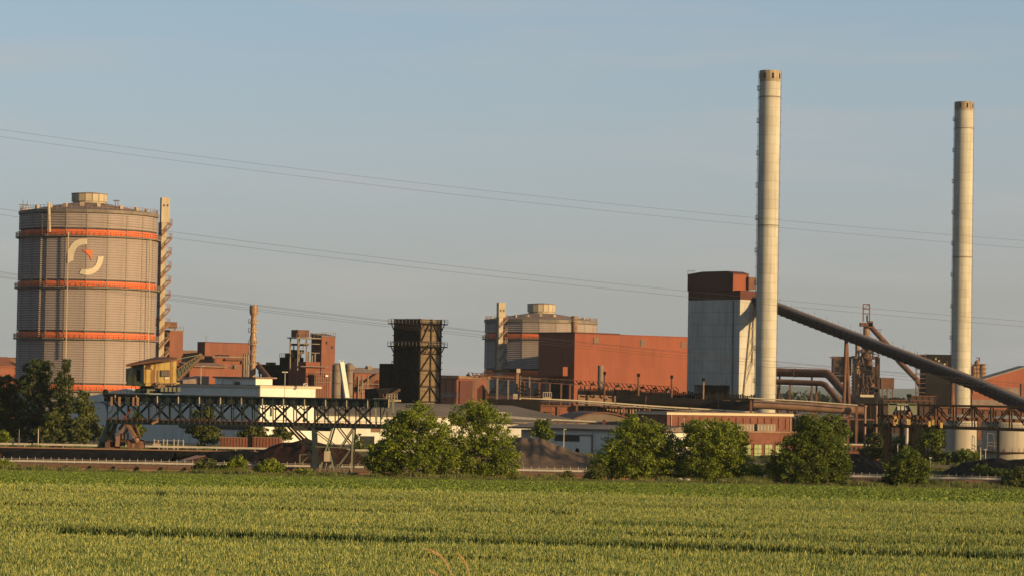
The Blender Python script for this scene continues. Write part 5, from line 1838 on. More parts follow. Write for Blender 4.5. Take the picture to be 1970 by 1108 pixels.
MB().box(a_[0], -.3, a_[1] - .1, c_[0] + .1, .02, a_[1] + .12).build('door_rail', M['steel'], rt)
MB().box(c_[0] - .08, -.3, c_[1] - .5, c_[0] + .16, .02, a_[1] - .11).build('door_post', M['steel'], rt)
for px in (1085, 1139.5, 1170): B_.fbox(px, 826, px + .8, 850, .05, M['lampg'], 'wall_joint')
for px, py in ((1112, 864), (1120, 862), (1128, 865), (1146, 864), (1152, 866)):
    p = W(px, py, 618)
    single(MB().lathe([(.55, -.8), (.6, p.z - .1), (.45, p.z + .25), (.1, p.z + .3)], 10, (p.x, p.y)), 'storage_drum', M['black'], ['left', 'second', 'middle', 'fourth', 'rightmost'][(1112, 1120, 1128, 1146, 1152).index(px)] + ' of the five dark drums in front of the pale warehouse door', 'drum', 'drums in front of the pale warehouse')

# ------------------------------------------------------------------ brick building
B_ = Bld('brick_building', 'long two-step red brick building with a pale cornice and greenish windows', 'building', 1283.5, 1222, 1524, 735, 795, z0=-2.7, al=R(30))
rt = B_.root
zt = B_.h(797)
zl = B_.h(829)
Lr, Ll = B_.Lr, B_.Ll
MB().box(0, 0, 0, Lr, Ll, zt).build('wall', M['brick'], rt)
MB().box(-.3, -.35, zt, Lr + .3, Ll, zt + .6).build('cornice', M['cream'], rt)
MB().box(-.2, -.25, zt + .6, Lr + .2, Ll, zt + .78).build('roof', M['roofdk'], rt)
for k in range(17):
    x = Lr * (k + .55) / 17.5
    MB().box(x - .1, -.16, zl + .9, x + .1, .02, zt - .5).build('pilaster', M['redd'], rt)
for x in (1.2, Lr - .6): MB().tube((x, -.2, zl + .3), (x, -.2, zt), .1, n=6).build('downpipe', M['cream'], rt)
# lower range in front
MB().box(-2, -9, 0, Lr + 1.5, -.02, zl).build('lower_wall', M['brick'], rt)
MB().box(-2.3, -9.4, zl, Lr + 1.9, -.04, zl + .42).build('lower_cornice', M['rustl'], rt)
def lowf(px, py):
    r_ = ray(px, py)
    o = B_.C - B_.vv * 9
    k = (o - CAM).dot(B_.vv) / r_.dot(B_.vv)
    h_ = CAM + r_ * k
    return (h_ - o).dot(B_.u), h_.z - B_.z0
for px in (1437, 1457.5, 1478, 1498.5, 1416, 1395, 1374, 1353, 1332):
    a_, c_ = lowf(px - 7, 854), lowf(px + 7, 880)
    f_ = MB().box(a_[0] - .15, -9.12, c_[1] - .15, c_[0] + .15, -8.98, a_[1] + .15).build('window', M['redd'], rt)
    for i in range(2):
        for j in range(3):
            w_, h_ = (c_[0] - a_[0]) / 2, (a_[1] - c_[1]) / 3
            MB().box(a_[0] + i * w_ + .06, -9.17, c_[1] + j * h_ + .06, a_[0] + (i + 1) * w_ - .06, -9.13, c_[1] + (j + 1) * h_ - .06).build('pane', M['glassg'], f_)
for px in (1245, 1267):
    y_, z_ = B_.lf(px, 822)
    MB().box(-.08, y_ - .7, z_ - .9, .02, y_ + .7, z_ + .9).build('window', M['glass'], rt)
# grey housings standing on the lower roof
for i, (pa, pb) in enumerate(((1330, 1347), (1350, 1380), (1386, 1418), (1424, 1457), (1463, 1498))):
    a_, c_ = lowf(pa, 816 + i * 1.3), lowf(pb, 816 + i * 1.3)
    o = thing('roof_housing', ['first grey housing from the left on the lower brick roof', 'second grey housing from the left on the lower brick roof', 'middle grey housing on the lower brick roof', 'fourth grey housing from the left on the lower brick roof', 'rightmost grey housing on the lower brick roof'][i], 'roof unit',
              tuple(B_.C.xy + (B_.u.xy * ((a_[0] + c_[0]) / 2)) - B_.vv.xy * 6) + (zl - 2.7 + .42,), R(30), 'grey housings on the brick roof')
    hw = (c_[0] - a_[0]) / 2
    MB().box(-hw, -1.6, 0, hw, 1.6, 1.7).build('casing', M['steel'], o)
    MB().box(-hw - .1, -1.7, 1.7, hw + .1, 1.7, 1.85).build('lid', M['rustl'], o)
    for k in range(6):
        x = -hw + .3 + (2 * hw - .6) * k / 5
        MB().box(x - .06, -1.68, .1, x + .06, -1.61, 1.6).build('rib', M['lampg'], o)

# low cornice strip right of the bushy tree and small brick hut
p, q = W(1612, 853, 690), W(1693, 862, 690)
t = thing('low_brick_range', 'low brick range with a pale eaves line right of the bushy front tree', 'building', (p.x, p.y, -2.7))
MB().box(p.x, p.y, -2.7, q.x, p.y + 6, p.z - .3).build('wall', M['brick'], t, world=True)
MB().box(p.x - .2, p.y - .5, p.z - .29, q.x + .2, p.y + 6, p.z).build('eaves', M['cream'], t, world=True)
for k in range(9):
    x = p.x + (q.x - p.x) * (k + .5) / 9
    MB().box(x - .3, p.y - .06, -.2, x + .3, p.y + .02, p.z - .7).build('window', M['glass'], t, world=True)

# ------------------------------------------------------------------ cream tanks at the right
def tank(label, xl, xr, yt, Y, z0=-.8, hoop=True):
    a_, c_ = W(xl, yt, Y), W(xr, yt, Y)
    cx_, r_ = (a_.x + c_.x) / 2, (c_.x - a_.x) / 2
    zt = (a_.z + c_.z) / 2
    t = thing('storage_tank', label, 'tank', (cx_, Y, z0))
    MB().lathe([(r_, z0), (r_, zt), (r_ * .9, zt + .25), (.3, zt + 1.0)], 40, (cx_, Y)).build('shell', M['tank'], t, True, world=True)
    MB().lathe([(r_ + .01, zt - .4), (r_ + .14, zt - .4), (r_ + .14, zt - .1), (r_ + .01, zt - .1)], 40, (cx_, Y), cap=False).build('top_ring', M['rail'], t, world=True)
    b = MB()
    for k in range(28):
        a = 2 * pi * k / 28
        b.beam((cx_ + r_ * math.sin(a), Y - r_ * math.cos(a), zt), (cx_ + r_ * math.sin(a), Y - r_ * math.cos(a), zt + 1.1), .07)
    b.build('railing', M['steel'], t, world=True)
    return t, cx_, r_, zt
tank('upright cream tank standing at the foot of the far-right chimney', 1820, 1879, 805, 660, z0=-2.7)
t, cx_, r_, zt = tank('wide cream tank at the right edge behind the coal heap', 1891, 1994, 806, 690, z0=-2.7)
MB().lathe([(r_ + .02, W(1930, 869, 690).z), (r_ + 1.2, W(1930, 869, 690).z), (r_ + 1.2, W(1930, 867, 690).z), (r_ + .02, W(1930, 867, 690).z)], 40, (cx_, 690), cap=False).build('walkway', M['rust'], t, world=True)
b = MB()
for k in range(40):
    a = 2 * pi * k / 40
    zz = W(1930, 867, 690).z
    b.beam((cx_ + (r_ + 1.15) * math.sin(a), 690 - (r_ + 1.15) * math.cos(a), zz), (cx_ + (r_ + 1.15) * math.sin(a), 690 - (r_ + 1.15) * math.cos(a), zz + 1.1), .07)
b.build('walkway_railing', M['rust'], t, world=True)
b = MB()
p = W(1903, 850, 690 - r_ * .8)
for (xa, ya, xb, yb) in ((1900, 832, 1912, 834), (1912, 834, 1913, 862), (1900, 832, 1899, 862), (1899, 850, 1925, 851), (1899, 856, 1925, 858)):
    b.beam(W(xa, ya, 655), W(xb, yb, 655), .14)
b.build('stair_frame', M['steel'], t, world=True)

# ================================================================== heaps
def heap(name, label, prof, Y, depth, m_, base=-1.6, seed=1, group=None, rough=.35):
    """prof: skyline in photo points; the heap falls to the base in front and behind"""
    r = np.random.default_rng(seed)
    xs_ = np.linspace(prof[0][0], prof[-1][0], 70)
    ysk = np.interp(xs_, [p[0] for p in prof], [p[1] for p in prof])
    nd = 22
    vs, n = [], len(xs_)
    nse = r.normal(size=(nd + 1, n)) * rough * .5
    for _ in range(2): nse = (nse + np.roll(nse, 1, 1) + np.roll(nse, -1, 1)) / 3
    for j in range(nd + 1):
        f_ = j / nd * 2 - 1
        for i, (px, py) in enumerate(zip(xs_, ysk)):
            top = W(px, py, Y)
            hgt = max(0, top.z - base)
            k = max(0, 1 - abs(f_) ** 1.05)
            wob = .1 * math.sin(i * .8 + j * .5) * hgt * (1 - abs(f_)) * .4
            z = base + (hgt * k) + (nse[j, i] * min(1, hgt) * (0 if abs(f_) < .05 else 1)) * k + wob * k * (abs(f_) > .1)
            if j in (0, nd): z = base - .3
            vs.append((top.x, Y + f_ * depth, z))
    fs = [(j * n + i, j * n + i + 1, (j + 1) * n + i + 1, (j + 1) * n + i) for j in range(nd) for i in range(n - 1)]
    return single(MB().add(vs, fs), name, M[m_], label, 'heap', group, smooth=True)


heap('ore_heap', 'dark brown ore heap under the right legs of the crane bridge', [(478, 884), (500, 869), (520, 858), (545, 850), (562, 850), (578, 846), (588, 841), (600, 846), (612, 850), (624, 853), (632, 856), (640, 853), (650, 857), (662, 864), (680, 872), (700, 880), (720, 886)], 545, 22, 'ore', -1.6, 3, rough=1.6)
heap('slag_heap', 'grey-brown gravel heap right of the front tree pair', [(955, 868), (975, 852), (990, 841), (1005, 840), (1020, 844), (1032, 842), (1042, 842), (1058, 850), (1080, 858), (1100, 866), (1120, 872), (1150, 882), (1180, 894)], 545, 20, 'slag', -1.6, 5, rough=1.1)
heap('coal_heap', 'small black coal heap between the bushy tree and the round bush', [(1590, 885), (1610, 876), (1625, 872), (1645, 872), (1660, 874), (1680, 882), (1700, 892), (1730, 905), (1760, 915)], 540, 16, 'coal', -1.6, 7, 'black coal heaps', rough=.9)
heap('coal_heap', 'long black coal heap at the right edge', [(1800, 916), (1830, 904), (1860, 888), (1880, 885), (1900, 881), (1925, 880), (1940, 885), (1960, 883), (1985, 880), (2030, 884), (2080, 900)], 545, 18, 'coal', -1.6, 9, 'black coal heaps', rough=.9)

# ================================================================== quay, storage bunker, rails
Yq = 514
t = thing('quay_wall', 'long pinkish concrete quay wall with a capping beam along the canal', 'wall', (0, Yq, -5))
n = 46
x0_, x1_ = -128., 128.
seg = (x1_ - x0_) / n
me = MB().box(.03, -.5, -5, seg - .03, .85, -2.25).mesh('wall_panel', M['quay'])
me2 = MB().box(.02, -.75, -2.24, seg - .02, 1.4, -1.56).mesh('capping_block', M['capb'])
for k in range(n):
    inst('wall_panel', me, t, (x0_ + k * seg, 0, 5))
    inst('capping_block', me2, t, (x0_ + k * seg, 0, 5))
me = MB().box(-.18, -.95, -2.75, .18, -.52, -1.9).mesh('fender', M['black'])
for k in range(60): inst('fender', me, t, (x0_ + 2 + k * 4.25, 0, 5))
t = thing('quay_railing', 'pale steel railing with posts running the whole length of the quay', 'railing', (0, 516.5, -1.6))
b = MB()
k = x0_
pm = MB().box(-.04, -.04, 0, .04, .04, 1.0).mesh('post', M['rail'])
while k < x1_:
    inst('post', pm, t, (k, 0, 0))
    k += 1.42
for z_, h_ in ((.10, .34), (.62, .05), ):
    MB().box(x0_, -.05 + .0, z_, x1_, .05, z_ + h_).build('rail', M['rail'], t)

# storage bunker left: back wall, divider, end ramp
t = thing('storage_bunker', 'long sunken coal bunker behind the quay railing at the left', 'bunker', (-80, 555, -5.2))
def wbox(x0, y0, z0, x1, y1, z1, nm, m_, par=None): return MB().box(x0, y0, z0, x1, y1, z1).build(nm, M[m_], par or t, world=True)
wbox(-140, 588.4, -5.2, PIT_X - .05, 589.15, -.72, 'back_wall', 'coal')
wbox(-140, 588.2, -.71, PIT_X - .05, 590.2, -.5, 'wall_cap', 'quay')
xd = W(347, 875, 530).x
MB().extr([(xd - 1.0, 520.6, -5.2), (xd - 1.0, 520.6, -1.4), (xd - 1.0, 588, -.75), (xd - 1.0, 588, -5.2)], (1.9, 0, 0)).build('divider', M['quay'], t, world=True)
MB().add([(xd + .92, 524, -5.2), (xd + 8.5, 524, -5.2), (xd + .92, 524, -1.3), (xd + .92, 588.1, -5.2), (xd + 9, 588.1, -5.2), (xd + .92, 588.1, -.9)], [(0, 1, 2), (3, 5, 4), (0, 2, 5, 3), (1, 4, 5, 2), (0, 3, 4, 1)]).build('earth_ramp', M['ore'], t, world=True)
MB().add([(-106, 524, -5.2), (-99, 524, -5.2), (-106, 524, -1.0), (-106, 588.1, -5.2), (-99.5, 588.1, -5.2), (-106, 588.1, -.7)], [(0, 1, 2), (3, 5, 4), (0, 2, 5, 3), (1, 4, 5, 2), (0, 3, 4, 1)]).build('earth_ramp', M['ore'], t, world=True)
o = MB().box(-139, 521, -5.19, PIT_X - .6, 588.1, -4.9).build('coal_floor', M['coal'], t, world=True)
heap('coal_bed', 'flat black coal bed heaped against the back wall of the sunken bunker', [(8, 869), (20, 866), (60, 865), (150, 866.5), (180, 869), (240, 867.5), (300, 869.5), (337, 868)], 570, 17, 'coal', -5.0, 12, rough=.5)
heap('coal_bed', 'black coal bed right of the bunker divider, below the bushes', [(372, 880), (385, 868), (430, 867), (470, 866), (500, 869), (560, 872), (585, 876)], 568, 17, 'coal', -5.0, 13, rough=.5)

# guard rail on the embankment behind
t = thing('guard_rail', 'pale guard rail along the embankment behind the coal bunker', 'guard rail', (-60, 597, -.8))
pm = MB().box(-.07, 0, 0, .07, .12, .8).mesh('post', M['rail'])
k = -125.
while k < 5:
    inst('post', pm, t, (k + 60, .1, 0)); k += 4
wbox(-125, 596.95, -.28, 5, 597.05, .12, 'rail', 'rail', t)
for k, (px, yt) in enumerate(((37, 825), (74, 824))):
    p, q = W(px, yt, 596), W(px, 858, 596)
    single(MB().tube((p.x, p.y, -.8), p, .09, n=6), 'marker_pole', M['lampg' if k else 'steel'], 'right one of two thin poles in front of the dark left trees' if k else 'left one of two thin poles in front of the dark left trees', 'pole')
# fence posts and a small white cart by the pale doors
t = thing('post_fence', 'open fence of pale posts in front of the pale lower building at the crane foot', 'fence', tuple(W(320, 855, 605).xy) + (-.8,))
for px, yt in ((275, 844), (297, 844), (305, 846), (315, 844), (322, 845), (335, 844), (343, 845), (353, 845)):
    p = W(px, yt, 605)
    MB().box(p.x - .09, p.y - .09, -.8, p.x + .09, p.y + .09, p.z).build('post', M['rail'], t, world=True)
p, q = W(297, 846, 605), W(353, 847, 605)
MB().beam(p, q, .05).build('wire_rail', M['rail'], t, world=True)
p = W(302, 855.5, 600)
t = thing('small_cart', 'small pale machine cart on the embankment behind the bunker', 'cart', (p.x, p.y, -.8))
MB().box(p.x - .8, p.y - .5, p.z - .3, p.x + .7, p.y + .5, p.z + .3).build('body', M['beige'], t, world=True)
MB().box(p.x - .5, p.y - .4, p.z + .31, p.x + .4, p.y + .4, p.z + .6).build('hood', M['rustl'], t, world=True)
for dx in (-.5, .5): MB().tube((p.x + dx, p.y - .55, -.45), (p.x + dx, p.y + .55, -.45), .34, n=10).build('wheel', M['black'], t, world=True)

# rust-red open wagons behind
for i, (xa, xb) in enumerate(((424, 476), (486, 540))):
    a_, c_ = W(xa, 841, 600), W(xb, 842, 600)
    t = thing('freight_wagon', ['left one of two rust-red open freight wagons under the crane bridge', 'right one of two rust-red open freight wagons under the crane bridge'][i], 'wagon', ((a_.x + c_.x) / 2, 600, -.8), 0, 'rust-red freight wagons')
    w_ = (c_.x - a_.x) / 2
    X = (a_.x + c_.x) / 2
    zt = a_.z
    MB().box(X - w_, 600, .05, X + w_, 602.8, zt).build('body', M['redp'], t, world=True)
    for k in range(9):
        x = X - w_ + 2 * w_ * (k + .5) / 9
        MB().box(x - .06, 599.9, .1, x + .06, 599.99, zt - .05).build('side_rib', M['rust'], t, world=True)
    MB().box(X - w_ - .05, 599.88, zt, X + w_ + .05, 602.9, zt + .1).build('top_rim', M['rustl'], t, world=True)
    for dx in (-.75, -.55, .55, .75): MB().tube((X + dx * w_, 599.95, -.4), (X + dx * w_, 600.1, -.4), .4, n=12).build('wheel', M['black'], t, world=True)
    MB().box(X - w_ * .95, 600.2, -.4, X + w_ * .95, 602.6, .04).build('underframe', M['black'], t, world=True)
p = W(481, 850, 601)
single(MB().box(p.x - .6, 600.2, -.8, p.x + .6, 602, p.z + 1.3).box(p.x - .45, 600.4, p.z + 1.3, p.x + .45, 601.8, p.z + 1.5), 'buffer_stop', M['black'], 'black box between the two rust-red freight wagons', 'buffer stop')

# stray pale stones on the canal bank
for i, (px, py, r_) in enumerate(((111, 906, .38), (127, 905, .3), (357, 908, .4), (466, 908, .75), (479, 906.5, .6), (1308, 921, .45), (1322, 923, .55))):
    p = W(px, py, 428)
    b = MB()
    b.lathe([(r_ * .8, -.3), (r_, .05), (r_ * .75, r_ * .6), (r_ * .2, r_ * .8)], 7, (p.x, p.y), rnd.random())
    b.v = [(x + rnd.uniform(-.12, .12) * r_, y, z + p.z - r_ * .3) for x, y, z in b.v]
    single(b, 'bank_stone', M['rail'], ['pale stone at the far left of the canal bank', 'smaller pale stone next to it at the far left bank', 'pale stone by the left edge of the front bushes', 'larger pale slab between the two front bush groups', 'smaller slab right beside the large pale one', 'small orange-lit stone under the middle trees', 'larger orange-lit stone under the middle trees'][i], 'stone')


# ================================================================== crane bridge (left)
A0, A1 = W(201, 757, 520), W(751, 768.5, 505)
t = thing('crane_bridge', 'long dark green lattice crane bridge on legs spanning the coal yard', 'crane', (A0.x, A0.y, -1.6))
ZB = lambda px: W(px, 813 + (px - 400) * .0135, 512).z


def cp(px, py, side=0):
    """point of the bridge at a photo column and height, on its near (0) or far (1) side"""
    f_ = (px - 201) / 550
    Y = A0.y + (A1.y - A0.y) * f_
    p = W(px, py, Y)
    return p + Vector((0, 7.0 * side, 0))


top = lambda px: 757 + (px - 201) * .0209
bot = lambda px: 810.5 + (px - 201) * .0185
for s_ in (0, 1):
    MB().beam(cp(201, top(201) + 8, s_), cp(748, top(748) + 8, s_), .5, 1.25).build('top_girder', M['green'], t, world=True)
    MB().beam(cp(205, bot(205), s_), cp(747, bot(747), s_), .6, .72).build('bottom_chord', M['green'], t, world=True)
MB().add([cp(201, top(201) + 2.3), cp(748, top(748) + 2.3), cp(748, top(748) + 2.3, 1), cp(201, top(201) + 2.3, 1)], [(0, 1, 2, 3)]).extr([cp(201, top(201) + 2.0), cp(748, top(748) + 2.0), cp(748, top(748) + 2.0, 1), cp(201, top(201) + 2.0, 1)], (0, 0, .12)).build('deck', M['green'], t, world=True)
# diagonals, near and far lattice out of step
for s_, ph in ((0, 0), (1, 37)):
    px = 207 + (0 if s_ == 0 else -20)
    nodes_b = [x for x in np.arange(285 - 78 + ph, 760, 78.5)]
    for xb in nodes_b:
        for dx in (-39, 39):
            xt = xb + dx
            if not (203 < xt < 748 and 203 < xb < 748): continue
            MB().beam(cp(xb, bot(xb), s_), cp(xt, top(xt) + 13, s_), .33, .33).build('diagonal', M['green'], t, world=True)
for s_ in (0, 1):
    for xv in np.arange(207 + s_ * 9, 750, 20.2):
        MB().beam(cp(xv, bot(xv), s_), cp(xv, top(xv) + 14, s_), .2, .22).build('vertical', M['green'], t, world=True)
    for xv in np.arange(207 + s_ * 9, 730, 40.4):       # knee braces under the girder
        MB().beam(cp(xv, top(xv) + 24, s_), cp(xv + 14, top(xv) + 14, s_), .16).build('knee_brace', M['green'], t, world=True)
        MB().beam(cp(xv, top(xv) + 24, s_), cp(xv - 12, top(xv) + 14, s_), .16).build('knee_brace', M['green'], t, world=True)
# outer posts, sunlight put into every other one's beige colour; hand rail on top
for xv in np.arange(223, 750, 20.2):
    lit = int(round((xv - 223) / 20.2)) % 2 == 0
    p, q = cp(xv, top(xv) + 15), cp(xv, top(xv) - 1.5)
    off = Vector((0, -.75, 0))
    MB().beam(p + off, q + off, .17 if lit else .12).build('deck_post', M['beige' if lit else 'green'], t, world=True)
MB().beam(cp(201, top(201)) + Vector((0, -.75, 0)), cp(748, top(748)) + Vector((0, -.75, 0)), .3, .25).build('walkway_edge', M['green'], t, world=True)
b = MB()
for xv in np.arange(205, 748, 10):
    b.beam(cp(xv, bot(xv)) + Vector((0, -.6, 0)), cp(xv, bot(xv) - 9) + Vector((0, -.6, 0)), .07)
for dy in (5, 9): b.beam(cp(205, bot(205) - dy) + Vector((0, -.6, 0)), cp(747, bot(747) - dy) + Vector((0, -.6, 0)), .07)
b.build('lower_railing', M['rust'], t, world=True)
b = MB()
for xv in np.arange(203, 256, 6): b.beam(cp(xv, top(xv)), cp(xv, top(xv) - 7), .08)
b.beam(cp(203, top(203) - 7), cp(256, top(256) - 7), .07)
b.build('upper_railing', M['rust'], t, world=True)
for xv, w_ in ((216, 3), (231, 4), (247, 8), (258, 3), (266, 3)):
    p, q = cp(xv - w_ / 2, top(xv) + 5), cp(xv + w_ / 2, top(xv) + 22)
    MB().box(p.x, p.y - 1.1, q.z, q.x, p.y - .5, p.z).build('cabinet', M['rustl' if w_ < 5 else 'green'], t, world=True)
p = cp(203, 752)
MB().lathe([(.45, p.z - .9), (.5, p.z), (.3, p.z + .35)], 10, (p.x, p.y)).build('end_buffer', M['black'], t, world=True)
for xv in (204, 300, 255):
    p = cp(xv, top(xv) + 15)
    MB().path([p + Vector((0, -.5, 0)), p + Vector((.25, -.5, -1.6)), p + Vector((.7, -.5, -2.1)), p + Vector((1.2, -.5, -1.6)), p + Vector((1.3, -.5, 0))], .07, 5).build('cable_loop', M['black'], t, world=True)
# right end: pale end frame, platform
def bar(xa, ya, xb, yb, w_, m_, nm, s_=0, dy=0.):
    return MB().beam(cp(xa, ya, s_) + Vector((0, dy, 0)), cp(xb, yb, s_) + Vector((0, dy, 0)), w_).build(nm, M[m_], t, world=True)
bar(722.5, 766, 724, 818, .34, 'greenl', 'end_post', 0, -.4)
bar(756, 768, 758, 806, .3, 'greenl', 'end_post', 0, -.4)
bar(719, 767, 758, 768.5, .34, 'greenl', 'end_beam', 0, -.4)
bar(754, 772, 733, 806, .28, 'greenl', 'end_brace', 0, -.4)
bar(740, 772, 731, 800, .2, 'greenl', 'end_brace', 1)
bar(747, 770, 735, 798, .2, 'greenl', 'end_brace', 0, .5)
p, q = cp(739, 768), cp(765, 772)
MB().box(p.x, p.y, q.z, q.x + .4, p.y + 4, p.z).build('end_platform', M['beige'], t, world=True)
b = MB()
for xv in np.arange(744, 765, 5):
    b.beam(cp(xv, 768) + Vector((0, .2, 0)), cp(xv, 757) + Vector((0, .2, 0)), .1)
for yy in (757, 762): b.beam(cp(744, yy) + Vector((0, .2, 0)), cp(764, yy) + Vector((0, .2, 0)), .1)
b.build('end_railing', M['beige'], t, world=True)
# right legs: dark column, pale lattice frame
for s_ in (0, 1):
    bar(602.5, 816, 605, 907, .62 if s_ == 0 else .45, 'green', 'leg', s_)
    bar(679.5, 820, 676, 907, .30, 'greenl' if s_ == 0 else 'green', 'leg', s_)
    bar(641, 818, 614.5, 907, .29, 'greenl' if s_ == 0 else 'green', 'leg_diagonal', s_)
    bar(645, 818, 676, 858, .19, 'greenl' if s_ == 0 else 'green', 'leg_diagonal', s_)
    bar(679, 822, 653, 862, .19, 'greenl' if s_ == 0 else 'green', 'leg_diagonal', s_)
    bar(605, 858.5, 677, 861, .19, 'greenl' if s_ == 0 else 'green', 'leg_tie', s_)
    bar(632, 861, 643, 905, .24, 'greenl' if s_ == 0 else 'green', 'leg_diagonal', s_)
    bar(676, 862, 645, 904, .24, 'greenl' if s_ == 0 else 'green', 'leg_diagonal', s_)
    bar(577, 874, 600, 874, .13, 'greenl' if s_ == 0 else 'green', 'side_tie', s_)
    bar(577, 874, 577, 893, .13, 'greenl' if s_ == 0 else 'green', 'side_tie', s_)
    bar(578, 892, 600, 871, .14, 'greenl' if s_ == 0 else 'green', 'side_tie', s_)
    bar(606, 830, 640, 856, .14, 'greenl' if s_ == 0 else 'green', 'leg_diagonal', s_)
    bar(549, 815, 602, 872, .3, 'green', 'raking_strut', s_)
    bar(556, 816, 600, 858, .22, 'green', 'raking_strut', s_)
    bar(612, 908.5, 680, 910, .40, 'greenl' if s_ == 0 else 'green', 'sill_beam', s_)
p, q = cp(565, 818), cp(634, 829)
MB().box(p.x, p.y - .9, q.z, q.x, p.y + 7, p.z).build('cross_girder', M['green'], t, world=True)
p, q = cp(624, 867), cp(635, 887)
MB().box(p.x, p.y - .5, q.z, q.x, p.y + .6, p.z).build('motor_house', M['beige'], t, world=True)
b = MB()
for yy in (897, 902): b.beam(cp(626, yy), cp(672, yy + 1), .12)
for xv in np.arange(626, 673, 9): b.beam(cp(xv, 896), cp(xv, 908), .12)
b.build('sill_railing', M['greenl'], t, world=True)
for xv in (618, 640, 655, 674):
    c = cp(xv, 911)
    MB().tube(c + Vector((0, -.2, 0)), c + Vector((0, .25, 0)), .38, n=12).build('wheel', M['black'], t, world=True)
# left leg: raking plate, rusty bogie and pale A-frame
b = MB()
for s_ in (0, 1): b.extr([cp(205, 812, s_), cp(217, 812, s_), cp(201, 860, s_), cp(186, 861, s_)], (0, .7, 0))
b.build('raking_leg', M['green'], t, world=True)
bar(217, 815, 209, 833, .3, 'green', 'leg_brace')
for s_ in (0, 1):
    bar(243, 813, 228, 838, .45, 'rustl', 'a_frame', s_)
    bar(228, 838, 226, 858, .75, 'rustl', 'a_frame', s_)
    bar(244, 813, 258, 838, .5, 'rustl', 'a_frame', s_)
    bar(258, 838, 256, 860, .4, 'rustl', 'a_frame', s_)
    bar(247, 813, 262, 840, .25, 'rustl', 'a_frame', s_)
    bar(207, 847, 268, 848, .35, 'rust', 'bogie_beam', s_)
bar(235, 812, 252, 786, .3, 'redh', 'red_stay')
p, q = cp(203, 849), cp(220, 862)
MB().box(p.x, p.y - .4, q.z, q.x, p.y + 7.5, p.z).build('bogie', M['rust'], t, world=True)
p, q = cp(246, 848), cp(268, 862)
MB().box(p.x, p.y - .4, q.z, q.x, p.y + 7.5, p.z).build('bogie', M['rust'], t, world=True)
p, q = cp(257, 842), cp(268, 851)
MB().lathe([(.3, q.z), (.55, q.z + .4), (.45, p.z)], 10, ((p.x + q.x) / 2, p.y - .3)).build('drive_motor', M['rustl'], t, world=True)
b = MB()
for xv in (214, 219, 233, 239, 246): b.beam(cp(xv, 832), cp(xv, 858), .3)
b.beam(cp(210, 832), cp(222, 828), .5).beam(cp(230, 826), cp(238, 815), .5)
b.build('machinery', M['black'], t, world=True)
p = cp(299, 812)
b = MB().beam(p + Vector((-.5, -.8, -.25)), p + Vector((.6, -.8, .3)), .7, .4).beam(p + Vector((.3, -.8, 0)), p + Vector((.6, -.8, .9)), .15)
b.build('flood_light', M['rustl'], t, world=True)

# ------------------------------------------------------------------ slewing crane on top of the bridge
Yc = 518
P0 = W(290, 752, Yc)
t = thing('slewing_crane', 'rust-streaked yellow slewing crane with a lattice jib standing on the crane bridge', 'crane', (P0.x, Yc, P0.z))
cw = lambda x, y, d=0: W(x, y, Yc) + Vector((0, d, 0))
def quad_prism(pts, depth, nm, m_, d0=0):
    return MB().extr([cw(x, y, d0) for x, y in pts], (0, depth, 0)).build(nm, M[m_], t, world=True)
# undercarriage and turntable
p, q = cw(257, 746), cw(336, 756)
quad_prism([(256, 755.5), (261, 747), (300, 746), (336, 749), (336, 756.5)], 6, 'undercarriage', 'green')
quad_prism([(308, 744), (347, 744.5), (347, 753), (308, 753)], .5, 'side_girder', 'greenl', -.8)
quad_prism([(284, 748), (299, 748.5), (299, 751), (289, 751.5), (287.5, 760), (284, 760)], .5, 'bracket', 'greenl', -1.0)
b = MB()
for xv in np.arange(254, 347, 8): b.beam(cw(xv, 754, -.9), cw(xv, 742 if xv < 275 else 744, -.9), .08)
b.beam(cw(254, 742, -.9), cw(276, 742, -.9), .07)
b.build('railing', M['green'], t, world=True)
c = cw(280, 746, 2.5)
MB().lathe([(1.6, c.z - .3), (1.3, c.z), (1.2, c.z + .6)], 16, (c.x, c.y)).build('turntable', M['black'], t, world=True)
# house: lit front block, darker rear quarter turned away
hx0, hx1 = cw(277, 740), cw(339.5, 740)
dp = 4.6
back = Vector((-3.95, 3.2, 0))
MB().hexa([cw(279, 742), cw(339.5, 739.5), cw(339.5, 739.5) + back, cw(279, 742) + back], [cw(291, 701.5), cw(339.5, 694), cw(339.5, 694) + back, cw(291, 701.5) + back]).build('house', M['yellow'], t, world=True)
lf_ = [cw(277, 710.5), cw(277, 736)]
MB().hexa([cw(277, 736.5, -.15), cw(301, 737.5, -.15), cw(301, 737.5, 1), cw(277, 736.5, 1)], [cw(277, 710, -.15), cw(301, 710.8, -.15), cw(301, 710.8, 1), cw(277, 710, 1)]).build('engine_room', M['yellow'], t, world=True)
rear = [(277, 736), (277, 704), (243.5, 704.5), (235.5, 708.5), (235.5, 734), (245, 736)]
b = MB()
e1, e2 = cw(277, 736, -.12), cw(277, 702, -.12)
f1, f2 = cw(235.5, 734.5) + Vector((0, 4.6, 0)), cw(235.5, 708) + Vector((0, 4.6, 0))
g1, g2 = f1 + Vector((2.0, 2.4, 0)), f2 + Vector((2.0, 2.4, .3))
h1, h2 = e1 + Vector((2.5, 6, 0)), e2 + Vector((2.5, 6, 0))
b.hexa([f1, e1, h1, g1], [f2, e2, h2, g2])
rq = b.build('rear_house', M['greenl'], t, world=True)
def rearpt(u_, v_, d=.08):
    lo, hi = f1 + (e1 - f1) * u_, f2 + (e2 - f2) * u_
    n = Vector((-(e1 - f1).y, (e1 - f1).x, 0)).normalized()
    if n.y > 0: n = -n
    return lo + (hi - lo) * v_ + n * d
